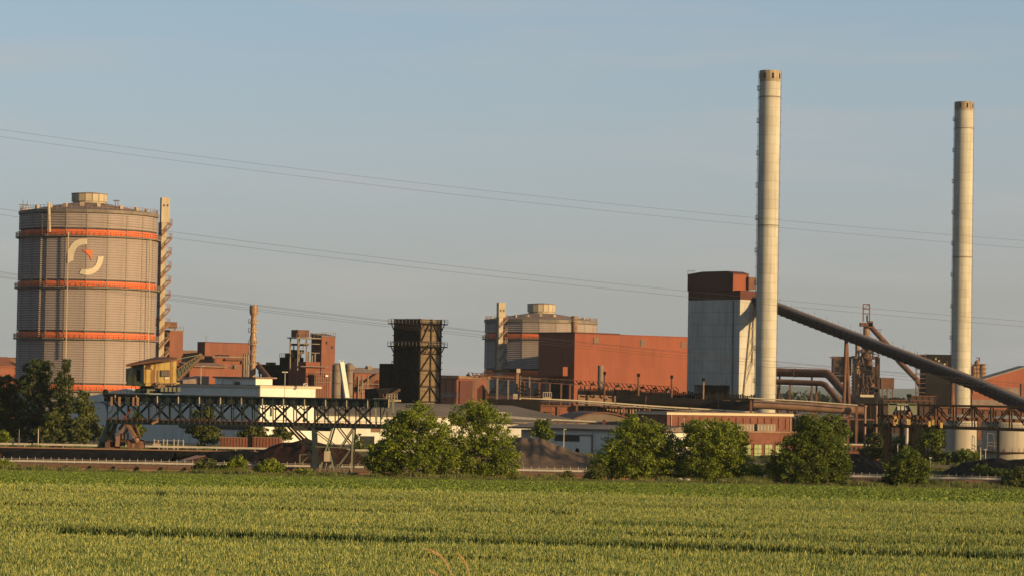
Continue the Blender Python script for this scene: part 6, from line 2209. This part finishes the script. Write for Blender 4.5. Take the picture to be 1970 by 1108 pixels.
for (ua, va, ub, vb, m_) in ((.30, .16, .50, .50, 'greenl'), (.62, .1, .8, .78, 'black')):
    MB().hexa([rearpt(ua, va, -.02), rearpt(ub, va, -.02), rearpt(ub, va), rearpt(ua, va)], [rearpt(ua, vb, -.02), rearpt(ub, vb, -.02), rearpt(ub, vb), rearpt(ua, vb)]).build('window' if m_ == 'greenl' else 'door', M['beige' if m_ == 'greenl' else m_], rq, world=True)
for k in range(2):
    MB().hexa([rearpt(.33, .20 + .15 * k, .05), rearpt(.47, .20 + .15 * k, .05), rearpt(.47, .20 + .15 * k, .12), rearpt(.33, .20 + .15 * k, .12)], [rearpt(.33, .31 + .15 * k, .05), rearpt(.47, .31 + .15 * k, .05), rearpt(.47, .31 + .15 * k, .12), rearpt(.33, .31 + .15 * k, .12)]).build('pane', M['glass'], rq, world=True)
# roof: one long dark sloping lid
ra, rb = cw(243, 704.5, -.5), cw(341, 691, -.5)
MB().hexa([ra, rb, rb + back * 1.1, g2 + Vector((0, 0, .1))], [ra + Vector((0, 0, .4)), rb + Vector((0, 0, .4)), rb + back * 1.1 + Vector((0, 0, .4)), g2 + Vector((0, 0, .5))]).build('roof', M['rust'], t, world=True)
MB().hexa([cw(277, 710, -.1), cw(292, 711, -.1), cw(292, 711, 1.5), cw(277, 710, 1.5)], [cw(277, 702, .6), cw(292, 700, .3), cw(292, 700, 1.5), cw(277, 702, 1.5)]).build('roof_slope', M['rust'], t, world=True)
# cab window, white patch, stairs
wq = MB().hexa([cw(310, 724.2, -.2), cw(326.5, 724, -.2), cw(326.5, 724, .1), cw(310, 724.2, .1)], [cw(310, 711.5, -.2), cw(326.5, 711.3, -.2), cw(326.5, 711.3, .1), cw(310, 711.5, .1)]).build('cab_window', M['rust'], t, world=True)
for k in range(4):
    x0_, x1_ = 311 + k * 3.8, 314.2 + k * 3.8
    MB().hexa([cw(x0_, 723, -.26), cw(x1_, 723, -.26), cw(x1_, 723, -.21), cw(x0_, 723, -.21)], [cw(x0_, 712.5, -.26), cw(x1_, 712.5, -.26), cw(x1_, 712.5, -.21), cw(x0_, 712.5, -.21)]).build('pane', M['steel'], wq, world=True)
MB().hexa([cw(317, 729, -.15), cw(324, 728.8, -.15), cw(324, 728.8, .05), cw(317, 729, .05)], [cw(317, 725, -.15), cw(324, 724.8, -.15), cw(324, 724.8, .05), cw(317, 725, .05)]).build('white_plate', M['white'], t, world=True)
MB().box(cw(301.5, 738).x, Yc - .1, cw(301, 738).z, cw(304.5, 738).x, Yc + .5, cw(303, 712).z).build('door_frame', M['steel'], t, world=True)
b = MB().beam(cw(305, 735, -.6), cw(318, 744, -.6), .25).beam(cw(300, 738, -.6), cw(340, 736.5, -.6), .18)
for xv in np.arange(302, 340, 6): b.beam(cw(xv, 741, -.6), cw(xv, 735, -.6), .08)
b.build('front_platform', M['rustl'], t, world=True)
MB().hexa([cw(329, 741, -.3), cw(342, 738, -.3), cw(342, 738, 3), cw(329, 741, 3)], [cw(331, 736, -.3), cw(343, 735, -.3), cw(343, 735, 3), cw(331, 736, 3)]).build('jib_foot', M['yellow'], t, world=True)
# lattice jib
jb, jt = cw(341, 731), cw(388.5, 684.5)
kb, kt = cw(339.5, 711), cw(385, 681)
J = MB()
for d in (0, 3.0):
    v_ = Vector((0, d, 0))
    J.beam(jb + v_, jt + Vector((0, d * .5, 0)), .24).beam(kb + v_, kt + Vector((0, d * .5, 0)), .18)
jb_ = J.build('jib_chord', M['rustl'], t, world=True)
b = MB()
n = 9
for k in range(n):
    f0, f1_ = k / n, (k + 1) / n
    for d in (0, 3.0):
        a_ = jb + (jt - jb) * f0 + Vector((0, d * (1 - .5 * f0), 0))
        c_ = kb + (kt - kb) * f1_ + Vector((0, d * (1 - .5 * f1_), 0))
        e_ = kb + (kt - kb) * f0 + Vector((0, d * (1 - .5 * f0), 0))
        b.beam(a_, c_, .1).beam(a_, e_, .1)
    a_ = jb + (jt - jb) * f0
    b.beam(a_, a_ + Vector((0, 3.0 * (1 - .5 * f0), 0)), .1)
b.build('jib_lacing', M['greenl'], jb_, world=True)
MB().beam(cw(340, 691), cw(386, 681.5), .16).build('stay_line', M['greenl'], t, world=True)
b = MB()
for k, (x0_, y0_) in enumerate(((339, 724), (340, 717), (341, 727))): b.beam(cw(x0_, y0_, .6 + k * .5), cw(384 - k, 682 + k, .6 + k * .4), .1)
b.build('hoist_rope', M['black'], t, world=True)
b = MB()
for (x, y, r_) in ((388.5, 686, .34), (385, 682, .3)):
    c = cw(x, y, .4)
    b.tube(c, c + Vector((0, .5, 0)), r_, n=14)
b.beam(cw(384, 680, .6), cw(391, 690, .6), .4)
b.build('jib_head_sheave', M['rustl'], t, world=True)

# ================================================================== lattice bridge at the right with the green cabin
Ya = 575
A0, A1 = W(1650, 779, Ya), W(2060, 793, Ya)
t = thing('lattice_bridge', 'dark lattice bridge on tall posts crossing in front of the far-right chimney', 'bridge', (W(1715, 860, Ya).x, Ya, -1.6))
rp2 = lambda px, py, d=0: W(px, py, Ya) + Vector((0, d, 0))
tp = lambda px: 777.5 + (px - 1690) * .017
bt = lambda px: 818 + (px - 1690) * .030
for d in (0, 4.5):
    MB().beam(rp2(1668, tp(1668), d), rp2(2060, tp(2060), d), .38, .42).build('top_chord', M['black'], t, world=True)
    MB().beam(rp2(1668, bt(1668), d), rp2(2060, bt(2060), d), .4, .62).build('bottom_chord', M['black'], t, world=True)
    off = 0 if d == 0 else 12
    xv = 1690 + off
    k = 0
    while xv < 2040:
        MB().beam(rp2(xv, bt(xv), d), rp2(xv, tp(xv), d), .24).build('post', M['black'], t, world=True)
        if k % 2 == 0: MB().beam(rp2(xv, bt(xv), d), rp2(xv + 36, tp(xv + 36), d), .24).build('diagonal', M['black'], t, world=True)
        else: MB().beam(rp2(xv, tp(xv), d), rp2(xv + 36, bt(xv + 36), d), .24).build('diagonal', M['black'], t, world=True)
        xv += 36
        k += 1
b = MB()
for xv in np.arange(1672, 2050, 6): b.beam(rp2(xv, bt(xv), -.3), rp2(xv, bt(xv) - 9, -.3), .07)
for dy in (5, 9): b.beam(rp2(1672, bt(1672) - dy, -.3), rp2(2050, bt(2050) - dy, -.3), .07)
b.build('walkway_railing', M['green'], t, world=True)
MB().beam(rp2(1690, 800, 2), rp2(2060, 812, 2), .5, .7).build('conveyor_belt', M['rust'], t, world=True)
for px, yb, w_ in ((1706, 882, .95), (1714, 882, .5), (1757, 868, .5), (1922, 868, .45)):
    MB().beam(W(px, yb, Ya).xy.to_3d() + Vector((0, 1, -1.6)), rp2(px, bt(px) - 6, 1), w_).build('leg', M['black'], t, world=True)
b = MB()
for k in range(6): b.beam(rp2(1704, 826 + k * 10, .6), rp2(1716, 836 + k * 10, .6), .2)
b.build('leg_lacing', M['black'], t, world=True)
b = MB()
for px, dy in ((1720, 0), (1724, -3), (1748, -2), (1787, 0), (1794, -3), (1810, 2), (1722, -7)):
    p = rp2(px, bt(px) - 6 + dy, -.5)
    b.box(p.x - .25, p.y - .3, p.z - .5, p.x + .25, p.y, p.z + .6)
b.build('yellow_guard', M['yellow'], t, world=True)
# pale green cabin frame on it
t = thing('crane_cabin', 'pale green portal cabin straddling the left end of the lattice bridge', 'cabin', (W(1734, 800, Ya - 2).x, Ya - 2, W(1734, 796, Ya).z))
def gq(pts, dep, nm, m_, d0): return MB().extr([rp2(x, y, d0) for x, y in pts], (0, dep, 0)).build(nm, M[m_], t, world=True)
gq([(1706, 775.5), (1724, 776), (1713, 797), (1706, 797)], .4, 'corner_plate', 'greenl', -2.2)
gq([(1754, 797), (1744, 776.5), (1761, 776.8), (1761, 797)], .4, 'corner_plate', 'greenl', -2.2)
MB().beam(rp2(1707.5, 776.5, -2), rp2(1760, 777.5, -2), .4).build('head_beam', M['greenl'], t, world=True)
MB().beam(rp2(1708, 790, -2), rp2(1708, 824, -2), .3).build('portal_leg', M['black'], t, world=True)
MB().beam(rp2(1757, 790, -2), rp2(1757, 862, -2), .3).build('portal_leg', M['black'], t, world=True)
gq([(1722, 778), (1746, 778.5), (1750, 791), (1714, 791)], 3, 'cab', 'green', -1.6)
for k in range(3):
    gq([(1724 + k * 7.5, 780), (1729.5 + k * 7.5, 780), (1729.5 + k * 7.5, 788), (1724 + k * 7.5, 788)], .1, 'pane', 'lampg', -1.75)
# posts at the left of it
for px, yt, yb, w_, lb, m_ in ((1664.5, 782, 846, .5, 'rust-streaked pale post left of the lattice bridge', 'rustl'), (1745, 800, 845, .7, 'pale blue-white post under the green cabin', 'rail')):
    p, q = W(px, yt, 600), W(px, yb, 600)
    single(MB().tube((p.x, p.y, -.8), p, w_ * .5, n=8).tube(p, p + Vector((0, 0, .3)), w_ * .8, n=8), 'tall_post', M[m_], lb, 'post')


# ================================================================== trees and bushes
SEED = [100]


def tree(name, label, lobes, Y, base, m_='leaf', leaf=.34, dens=1.0, trunk=None, z0=None, depth=None, group=None, cat='tree', conic=False, core=True):
    """lobes: (px, py, rx_px, rz_px) of crown masses seen in the photo; base: photo column of the foot"""
    SEED[0] += 1
    r = np.random.default_rng(SEED[0])
    s = Y / F
    z0 = gz(W(base, 800, Y).x, Y) if z0 is None else z0
    bx = W(base, 850, Y).x
    t = thing(name, label, cat, (bx, Y, z0), 0, group)
    pts, tint = [], []
    trunk_tops = []
    for (px, py, rx, rz) in lobes:
        c = W(px, py, Y)
        rx_, rz_ = rx * s, rz * s
        ry_ = (rx_ + .3 * rz_) * (depth or .85)
        # clumps spread through the lobe, thinning out of its middle
        q_ = (.36 / leaf) ** .6
        ncl = max(6, int(19 * q_ * (rx_ * rz_) ** .72 * dens))
        for _ in range(ncl):
            d = r.normal(size=3); d /= np.linalg.norm(d)
            rad = r.uniform(.12, 1.0) ** .45 * (1 if r.random() < .88 else r.uniform(1.05, 1.22))
            cc = np.array([c.x + d[0] * rx_ * rad, Y + d[1] * ry_ * rad, c.z + d[2] * rz_ * rad])
            if cc[2] < z0 + .25: cc[2] = z0 + .25 + r.uniform(0, .5)
            cr = r.uniform(.34, .78) * (.5 + .2 * min(2.2, rx_))
            nl = int(70 * cr ** 1.6 * (.3 / leaf) ** 1.5) + 10
            q = r.normal(size=(nl, 3)) * .52
            q *= np.array([cr * 1.1, cr, cr * .8])
            pp = cc + q
            base_t = r.normal(.45, .10)
            keep = pp[:, 2] > z0 - .05
            pts.append(pp[keep]); tint.append((base_t + r.normal(size=nl) * .18)[keep])
            trunk_tops.append((rad, Vector(cc)))
    P_ = np.concatenate(pts); T_ = np.concatenate(tint)
    v, tt = cards(P_, leaf, r, up=.5, tint=T_)
    leaf_object('crown', v, tt, M[m_], t, off=(bx, Y, z0))
    # trunk and limbs
    b = MB()
    rnd_ = random.Random(SEED[0])
    H = max(l[1].z for l in trunk_tops) - z0
    tr = trunk or max(.06, .022 * H)
    rootp = Vector((bx, Y, z0 - .3))
    fork = Vector((bx + rnd_.uniform(-.2, .2), Y, z0 + H * .28))
    b.tube(rootp, fork, tr, tr * .75, n=7)
    cand = [c for _, c in trunk_tops]
    rnd_.shuffle(cand)
    for c in cand[:min(26, len(cand))]:
        mid = fork + (c - fork) * .5 + Vector((rnd_.uniform(-.3, .3), rnd_.uniform(-.3, .3), .25 * rnd_.random()))
        b.tube(fork, mid, tr * .5, tr * .32, n=5, cap=False)
        b.tube(mid, c, tr * .32, tr * .10, n=4, cap=False)
    b.build('trunk', M['bark'], t, world=True)
    return t


# -------- front row along the canal bank
G = 'trees and bushes in the front row along the canal'
tree('ash_tree', 'broad leafy tree just right of the crane bridge, left one of the front pair', [(800, 800, 38, 26), (770, 825, 35, 28), (835, 832, 40, 34), (790, 862, 62, 36), (745, 868, 36, 26), (850, 878, 42, 34), (722, 882, 22, 20), (800, 896, 66, 18), (735, 900, 26, 12)], 428, 800, 'leaf', .23, 1.0, group=G)
tree('ash_tree', 'tall leafy tree with a pointed top, right one of the front pair', [(918, 785, 28, 20), (890, 800, 30, 22), (945, 815, 36, 30), (905, 838, 46, 34), (960, 850, 34, 30), (925, 872, 52, 34), (972, 888, 34, 24), (905, 900, 44, 14), (955, 903, 46, 12)], 430, 925, 'leaf', .23, .7, group=G)
tree('bushy_tree', 'wide bushy tree right of the grey-brown heap', [(1215, 828, 26, 24), (1245, 830, 34, 24), (1200, 852, 38, 32), (1262, 852, 44, 32), (1180, 880, 40, 30), (1235, 886, 58, 30), (1292, 866, 26, 30), (1160, 900, 30, 20), (1290, 900, 40, 24), (1220, 908, 60, 14)], 436, 1225, 'leaf', .23, .95, group=G)
tree('bushy_tree', 'middle bushy tree hiding the left half of the brick building', [(1350, 826, 34, 20), (1390, 830, 40, 22), (1340, 856, 34, 30), (1400, 858, 44, 34), (1370, 890, 58, 32), (1418, 896, 26, 24), (1330, 900, 32, 22), (1422, 850, 16, 26), (1370, 912, 60, 12), (1370, 840, 50, 22)], 434, 1372, 'leaf', .23, .95, group=G)
tree('bushy_tree', 'dark bushy tree covering the right end of the brick building', [(1556, 816, 28, 20), (1572, 830, 32, 22), (1535, 862, 36, 28), (1590, 868, 36, 32), (1510, 892, 32, 28), (1560, 896, 62, 30), (1612, 900, 26, 28), (1484, 908, 16, 16), (1560, 920, 70, 12), (1555, 845, 30, 24)], 430, 1556, 'leafd', .23, 1.05, group=G)
tree('round_bush', 'compact round bush standing alone right of the coal heap', [(1748, 880, 24, 18), (1740, 900, 32, 26), (1765, 905, 26, 26), (1725, 915, 22, 22), (1750, 922, 36, 16)], 428, 1748, 'leafd', .22, 1.3, group=G, cat='bush')
tree('round_bush', 'bush cut by the right edge of the field row', [(1958, 915, 22, 18), (1945, 932, 22, 14), (1985, 925, 26, 22)], 428, 1962, 'leafo', .22, 1.1, group=G, cat='bush')
tree('round_bush', 'small bush cut by the left edge of the field row', [(2, 893, 16, 12), (-12, 897, 20, 14), (14, 903, 9, 7)], 428, 2, 'leaf', .22, 1.2, group=G, cat='bush')
tree('low_bush', 'lower left bush of the group in front of the bunker divider', [(400, 897, 24, 11), (385, 902, 18, 8), (420, 902, 16, 8)], 430, 400, 'leafo', .22, 1.2, group=G, cat='bush')
tree('low_bush', 'taller bush with an upright tip in front of the bunker divider', [(455, 893, 18, 13), (462, 884, 7, 10), (440, 900, 18, 9), (466, 902, 10, 8)], 429, 452, 'leaf', .22, 1.2, group=G, cat='bush')
tree('low_bush', 'low bush in front of the ore heap, left of the crane legs', [(522, 893, 18, 11), (515, 902, 26, 9), (495, 904, 12, 7), (538, 902, 10, 8)], 430, 520, 'leaf', .22, 1.2, group=G, cat='bush')
tree('low_bush', 'small low bush at the foot of the crane legs', [(590, 909, 16, 6), (575, 912, 10, 5)], 428, 590, 'leaf', .22, 1.2, group=G, cat='bush')
tree('low_bush', 'small dark bush in front of the heap right of the tree pair', [(1092, 914, 9, 7), (1075, 917, 7, 5)], 428, 1090, 'leafo', .22, 1.2, group=G, cat='bush')
tree('low_bush', 'scrubby low bush at the left foot of the wide bushy tree', [(1150, 905, 16, 14), (1140, 915, 16, 9)], 429, 1148, 'leafo', .22, 1.1, group=G, cat='bush')
tree('low_bush', 'scrubby bush between the middle bushy tree and the dark one', [(1452, 904, 14, 14), (1448, 915, 20, 12)], 432, 1452, 'leaf', .22, 1.1, group=G, cat='bush')
tree('low_bush', 'small dark scrub left of the compact round bush', [(1706, 925, 9, 9), (1700, 932, 8, 5)], 429, 1703, 'leafo', .22, 1.1, group=G, cat='bush')

# -------- dark group at the left edge
G = 'dark trees at the left edge'
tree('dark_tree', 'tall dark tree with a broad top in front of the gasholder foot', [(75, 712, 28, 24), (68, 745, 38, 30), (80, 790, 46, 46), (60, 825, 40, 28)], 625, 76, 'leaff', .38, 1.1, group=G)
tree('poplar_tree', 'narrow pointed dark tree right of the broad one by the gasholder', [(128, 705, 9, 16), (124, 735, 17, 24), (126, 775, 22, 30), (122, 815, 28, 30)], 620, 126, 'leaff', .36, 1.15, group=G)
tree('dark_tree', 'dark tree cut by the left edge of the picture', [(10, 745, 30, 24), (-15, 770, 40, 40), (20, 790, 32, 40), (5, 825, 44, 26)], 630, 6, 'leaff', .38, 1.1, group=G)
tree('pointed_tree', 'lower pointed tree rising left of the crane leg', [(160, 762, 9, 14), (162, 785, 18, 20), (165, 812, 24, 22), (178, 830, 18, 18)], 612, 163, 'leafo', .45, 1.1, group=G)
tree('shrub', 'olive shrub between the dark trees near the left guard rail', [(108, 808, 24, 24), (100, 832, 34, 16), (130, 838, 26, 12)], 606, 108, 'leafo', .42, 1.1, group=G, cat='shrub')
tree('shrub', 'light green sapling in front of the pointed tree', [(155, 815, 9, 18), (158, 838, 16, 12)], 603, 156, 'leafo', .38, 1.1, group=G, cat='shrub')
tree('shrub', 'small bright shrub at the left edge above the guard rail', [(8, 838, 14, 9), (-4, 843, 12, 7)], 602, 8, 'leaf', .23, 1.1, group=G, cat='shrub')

# -------- middle distance
G = 'trees behind the crane bridge'
tree('young_tree', 'young tree behind the crane bridge, right of the crane foot', [(392, 798, 22, 18), (385, 822, 28, 18), (402, 838, 26, 16)], 606, 393, 'leafo', .4, 1.1, group=G)
tree('young_tree', 'dark sapling behind the crane bridge near the yellow A-frame', [(262, 812, 14, 18), (268, 828, 12, 14)], 604, 266, 'leafd', .4, 1.1, group=G)
tree('young_tree', 'young green tree above the rust-red wagons', [(490, 826, 22, 12), (478, 836, 20, 9), (502, 838, 14, 7)], 612, 490, 'leafo', .4, 1.1, group=G)
tree('young_tree', 'young green tree right of the one above the wagons', [(540, 829, 16, 10), (532, 838, 18, 8), (554, 838, 12, 8)], 612, 540, 'leafo', .4, 1.1, group=G)
tree('young_tree', 'thin sapling by the white warehouse, right of the crane legs', [(690, 848, 8, 14), (688, 860, 12, 9)], 615, 689, 'leafo', .38, 1.0, group=G)
tree('young_tree', 'lone dark tree in front of the pale warehouse', [(1042, 818, 15, 12), (1040, 832, 20, 12), (1050, 838, 16, 8)], 600, 1043, 'leafd', .38, 1.1, group=G)
tree('young_tree', 'slim tree top left of the brick building', [(1218, 802, 7, 12), (1214, 820, 12, 14)], 560, 1216, 'leaf', .38, 1.0, group=G)
G = 'trees in front of the black oven front at the right'
tree('young_tree', 'dark tree behind the bushy tree, below the gas main', [(1602, 812, 24, 16), (1612, 832, 26, 20), (1605, 860, 30, 20)], 640, 1608, 'leafd', .42, 1.1, group=G)
tree('young_tree', 'birch-like tree left of the lattice bridge leg', [(1685, 846, 16, 16), (1690, 866, 22, 18), (1668, 870, 16, 14)], 600, 1686, 'leafo', .4, 1.1, group=G)
tree('young_tree', 'olive tree right of the lattice bridge leg', [(1735, 855, 20, 18), (1725, 874, 22, 14)], 604, 1733, 'leafo', .4, 1.1, group=G)
tree('young_tree', 'dark tall tree left of the upright cream tank', [(1795, 838, 22, 18), (1790, 862, 30, 22), (1805, 884, 30, 14)], 600, 1795, 'leafd', .42, 1.1, group=G)
tree('shrub', 'wide dark shrub below the upright cream tank', [(1850, 878, 34, 11), (1870, 874, 24, 9), (1830, 886, 26, 9)], 598, 1852, 'leafd', .42, 1.1, group=G, cat='shrub')
tree('shrub', 'low scrub on the flank of the long black coal heap', [(1895, 906, 26, 9), (1925, 910, 22, 7)], 522, 1905, 'leafd', .34, .9, group=G, cat='shrub')

# -------- unseen tall poplars added beyond the right edge to shade the quay there
for k in range(6):
    X = 158 + 17 * k
    px = CX + X / 434 * F
    tree('poplar_tree', ['first', 'second', 'third', 'fourth', 'fifth', 'sixth'][k] + ' unseen poplar added beyond the right edge to shade the quay, counted from the view', [(px, 520, 40, 60), (px, 620, 60, 80), (px, 730, 70, 90), (px + 10, 850, 80, 80)], 434, px, 'leafd', .55, .5, z0=-.3, group='unseen poplars added to shade the quay')


# ================================================================== lamps
def lamp(label, px, yt, yb, Y, arms=((-5, 1),), z0=-.8, m_='lampg', head='rail', twin=False):
    p = W(px, yt, Y)
    t = thing('street_lamp', label, 'street lamp', (p.x, p.y, z0))
    s = Y / F
    MB().tube((p.x, p.y, z0), p, .11, .07, n=6).build('pole', M[m_], t, world=True)
    for (dx, dy) in arms:
        q = p + Vector((dx * s, -.1, -dy * s * .4))
        MB().beam(p, q, .09).build('arm', M[m_], t, world=True)
        MB().box(q.x - .27, q.y - .2, q.z - .1, q.x + .27, q.y + .2, q.z + .1).build('lamp_head', M[head], t, world=True)
    return t


lamp('twin-headed lamp post with two sunlit lamps in front of the broad red tower', 548.5, 716, 742, 640, ((-3, -2), (3, -2)), head='white')
t = lamp('lamp post with one arm left of the wide penthouse, behind the jib', 387, 703, 735, 720, ((4, 1),), 0)
lamp('slim lamp post in front of the pale warehouse strip window', 1085, 825, 852, 615, ((2, 0),))
lamp('slim lamp post behind the round bush at the right', 1727, 853, 876, 585, ((2, 0),))
lamp('slim white lamp post between the coal heap and the cream tank', 1886.5, 856, 886, 590, ((-3, 1), (3, 1)))
lamp('thin white pole right of the round bush', 1790, 880, 895, 560, ((0, 0),), -1.6)
lamp('thin lamp post on the brick building forecourt with a pale round top', 1317, 805, 828, 715, ((0, 0),), -2.7)
lamp('thin white pole by the black coal heap, right of the slim white lamp', 1896, 864, 886, 592, ((0, 0),))

# ================================================================== overhead conductors
LINES = [
    ('upper thin conductor of the topmost pair', [(0, 252.5), (330, 289), (660, 338), (1320, 408), (1970, 462.5)], 420, .015),
    ('lower thin conductor of the topmost pair', [(0, 266), (330, 303), (660, 351.7), (1320, 422.5), (1970, 477)], 420, .015),
    ('upper conductor of the middle pair', [(0, 402), (330, 446), (660, 488), (1320, 559.5), (1970, 617.8)], 400, .017),
    ('lower conductor of the middle pair', [(0, 413), (330, 457.8), (660, 499), (1320, 570.3), (1970, 627.8)], 400, .017),
    ('first conductor from the top of the lowest bundle', [(0, 523.7), (320, 563.5), (660, 607), (930, 636.5), (1320, 677.5), (1690, 713), (1970, 736)], 390, .017),
    ('second conductor from the top of the lowest bundle', [(0, 526.3), (320, 566.3), (660, 609), (930, 638.3), (1320, 679.5), (1690, 715), (1970, 738)], 392, .017),
    ('third conductor from the top of the lowest bundle', [(0, 530.5), (320, 573), (660, 615), (930, 643.2), (1320, 685), (1690, 719), (1970, 743)], 390, .017),
    ('bottom conductor of the lowest bundle', [(0, 533.2), (320, 577), (660, 618.5), (930, 648), (1320, 689), (1690, 725.5), (1970, 749)], 392, .017)]
for lb, pts_, Y, r_ in LINES:
    cf = np.polyfit([p[0] for p in pts_], [p[1] for p in pts_], 2)
    b = MB()
    P_ = [W(x, np.polyval(cf, x), Y + x * .02) for x in np.linspace(-420, 2400, 60)]
    b.path(P_, r_, 5)
    single(b, 'power_line', M['wire'], lb + ' crossing the whole view', 'power line', 'overhead power lines')

# ================================================================== dry reeds in the foreground wheat
def reed(label, pts_, Y, wid, m_):
    P_ = [W(x, y, Y) for x, y in pts_]
    g_ = gz(P_[0].x, Y)
    base = Vector((P_[0].x + .03, Y, g_))
    full = smooth([tuple(base)] + [tuple(P_[0])], 0)
    def cr(Pl, k=8):
        out = []
        for i in range(len(Pl) - 1):
            p0, p1, p2, p3 = Pl[max(0, i - 1)], Pl[i], Pl[i + 1], Pl[min(len(Pl) - 1, i + 2)]
            for j in range(k):
                u = j / k
                out.append(.5 * ((2 * p1) + (p2 - p0) * u + (2 * p0 - 5 * p1 + 4 * p2 - p3) * u * u + (3 * p1 - p0 - 3 * p2 + p3) * u ** 3))
        return out + [Pl[-1]]
    C_ = cr([base] + P_)
    t = thing('dry_reed', label, 'grass stalk', tuple(base), 0, 'dry reeds at the bottom edge')
    MB().path(C_[:len(C_) * 2 // 3], .005, 5).build('stalk', M['reed'], t, world=True)
    pl = C_[len(C_) // 3:]
    r = random.Random(3)
    b = MB()
    n = len(pl)
    for i, p in enumerate(pl):
        f_ = i / n
        q = wid * math.sin(pi * min(1, f_ * .9 + .1)) ** .7
        nx = pl[min(i + 1, n - 1)] - pl[max(i - 1, 0)]
        nx.normalize()
        for _ in range(26):
            d = Vector((r.gauss(0, 1), r.gauss(0, 1), r.gauss(0, 1))).normalized() * q
            s_ = p + nx * r.uniform(-.03, .03)
            e = s_ + d * r.uniform(.5, 1.0) + nx * .03
            b.add([s_, s_ + Vector((.004, 0, .004)), e], [(0, 1, 2)])
    b.build('seed_head', M['reed'], t, world=True)


M['reed'] = mat('dry_reed', (.34, .235, .12), .2, 8, .8)
reed('tallest arching dry reed, left of the two at the bottom edge', [(876, 1125), (866, 1098), (852, 1074), (836, 1062), (818, 1055)], 42.5, .045, 'reed')
reed('upright curved dry reed, right of the two at the bottom edge', [(905, 1125), (900, 1095), (892, 1078), (884, 1068)], 42.5, .045, 'reed')
reed('short dry reed just showing at the bottom edge, below the other two', [(850, 1125), (842, 1108), (834, 1102), (828, 1098)], 42.5, .035, 'reed')


# ================================================================== air
hz_ = MB().box(-9400, -80, -6.5, 9400, 16400, 126)
ho = hz_.build('haze', None or M['wire'])
ho.data.materials.clear()
hm = bpy.data.materials.new('air')
hm.use_nodes = True
hm.node_tree.nodes.remove(hm.node_tree.nodes['Principled BSDF'])
pv = hm.node_tree.nodes.new('ShaderNodeVolumePrincipled')
pv.inputs['Color'].default_value = (.74, .83, .95, 1)
pv.inputs['Density'].default_value = 2.8e-5
pv.inputs['Anisotropy'].default_value = .2
hm.node_tree.links.new(pv.outputs[0], hm.node_tree.nodes['Material Output'].inputs['Volume'])
ho.data.materials.append(hm)
ho['kind'] = 'stuff'
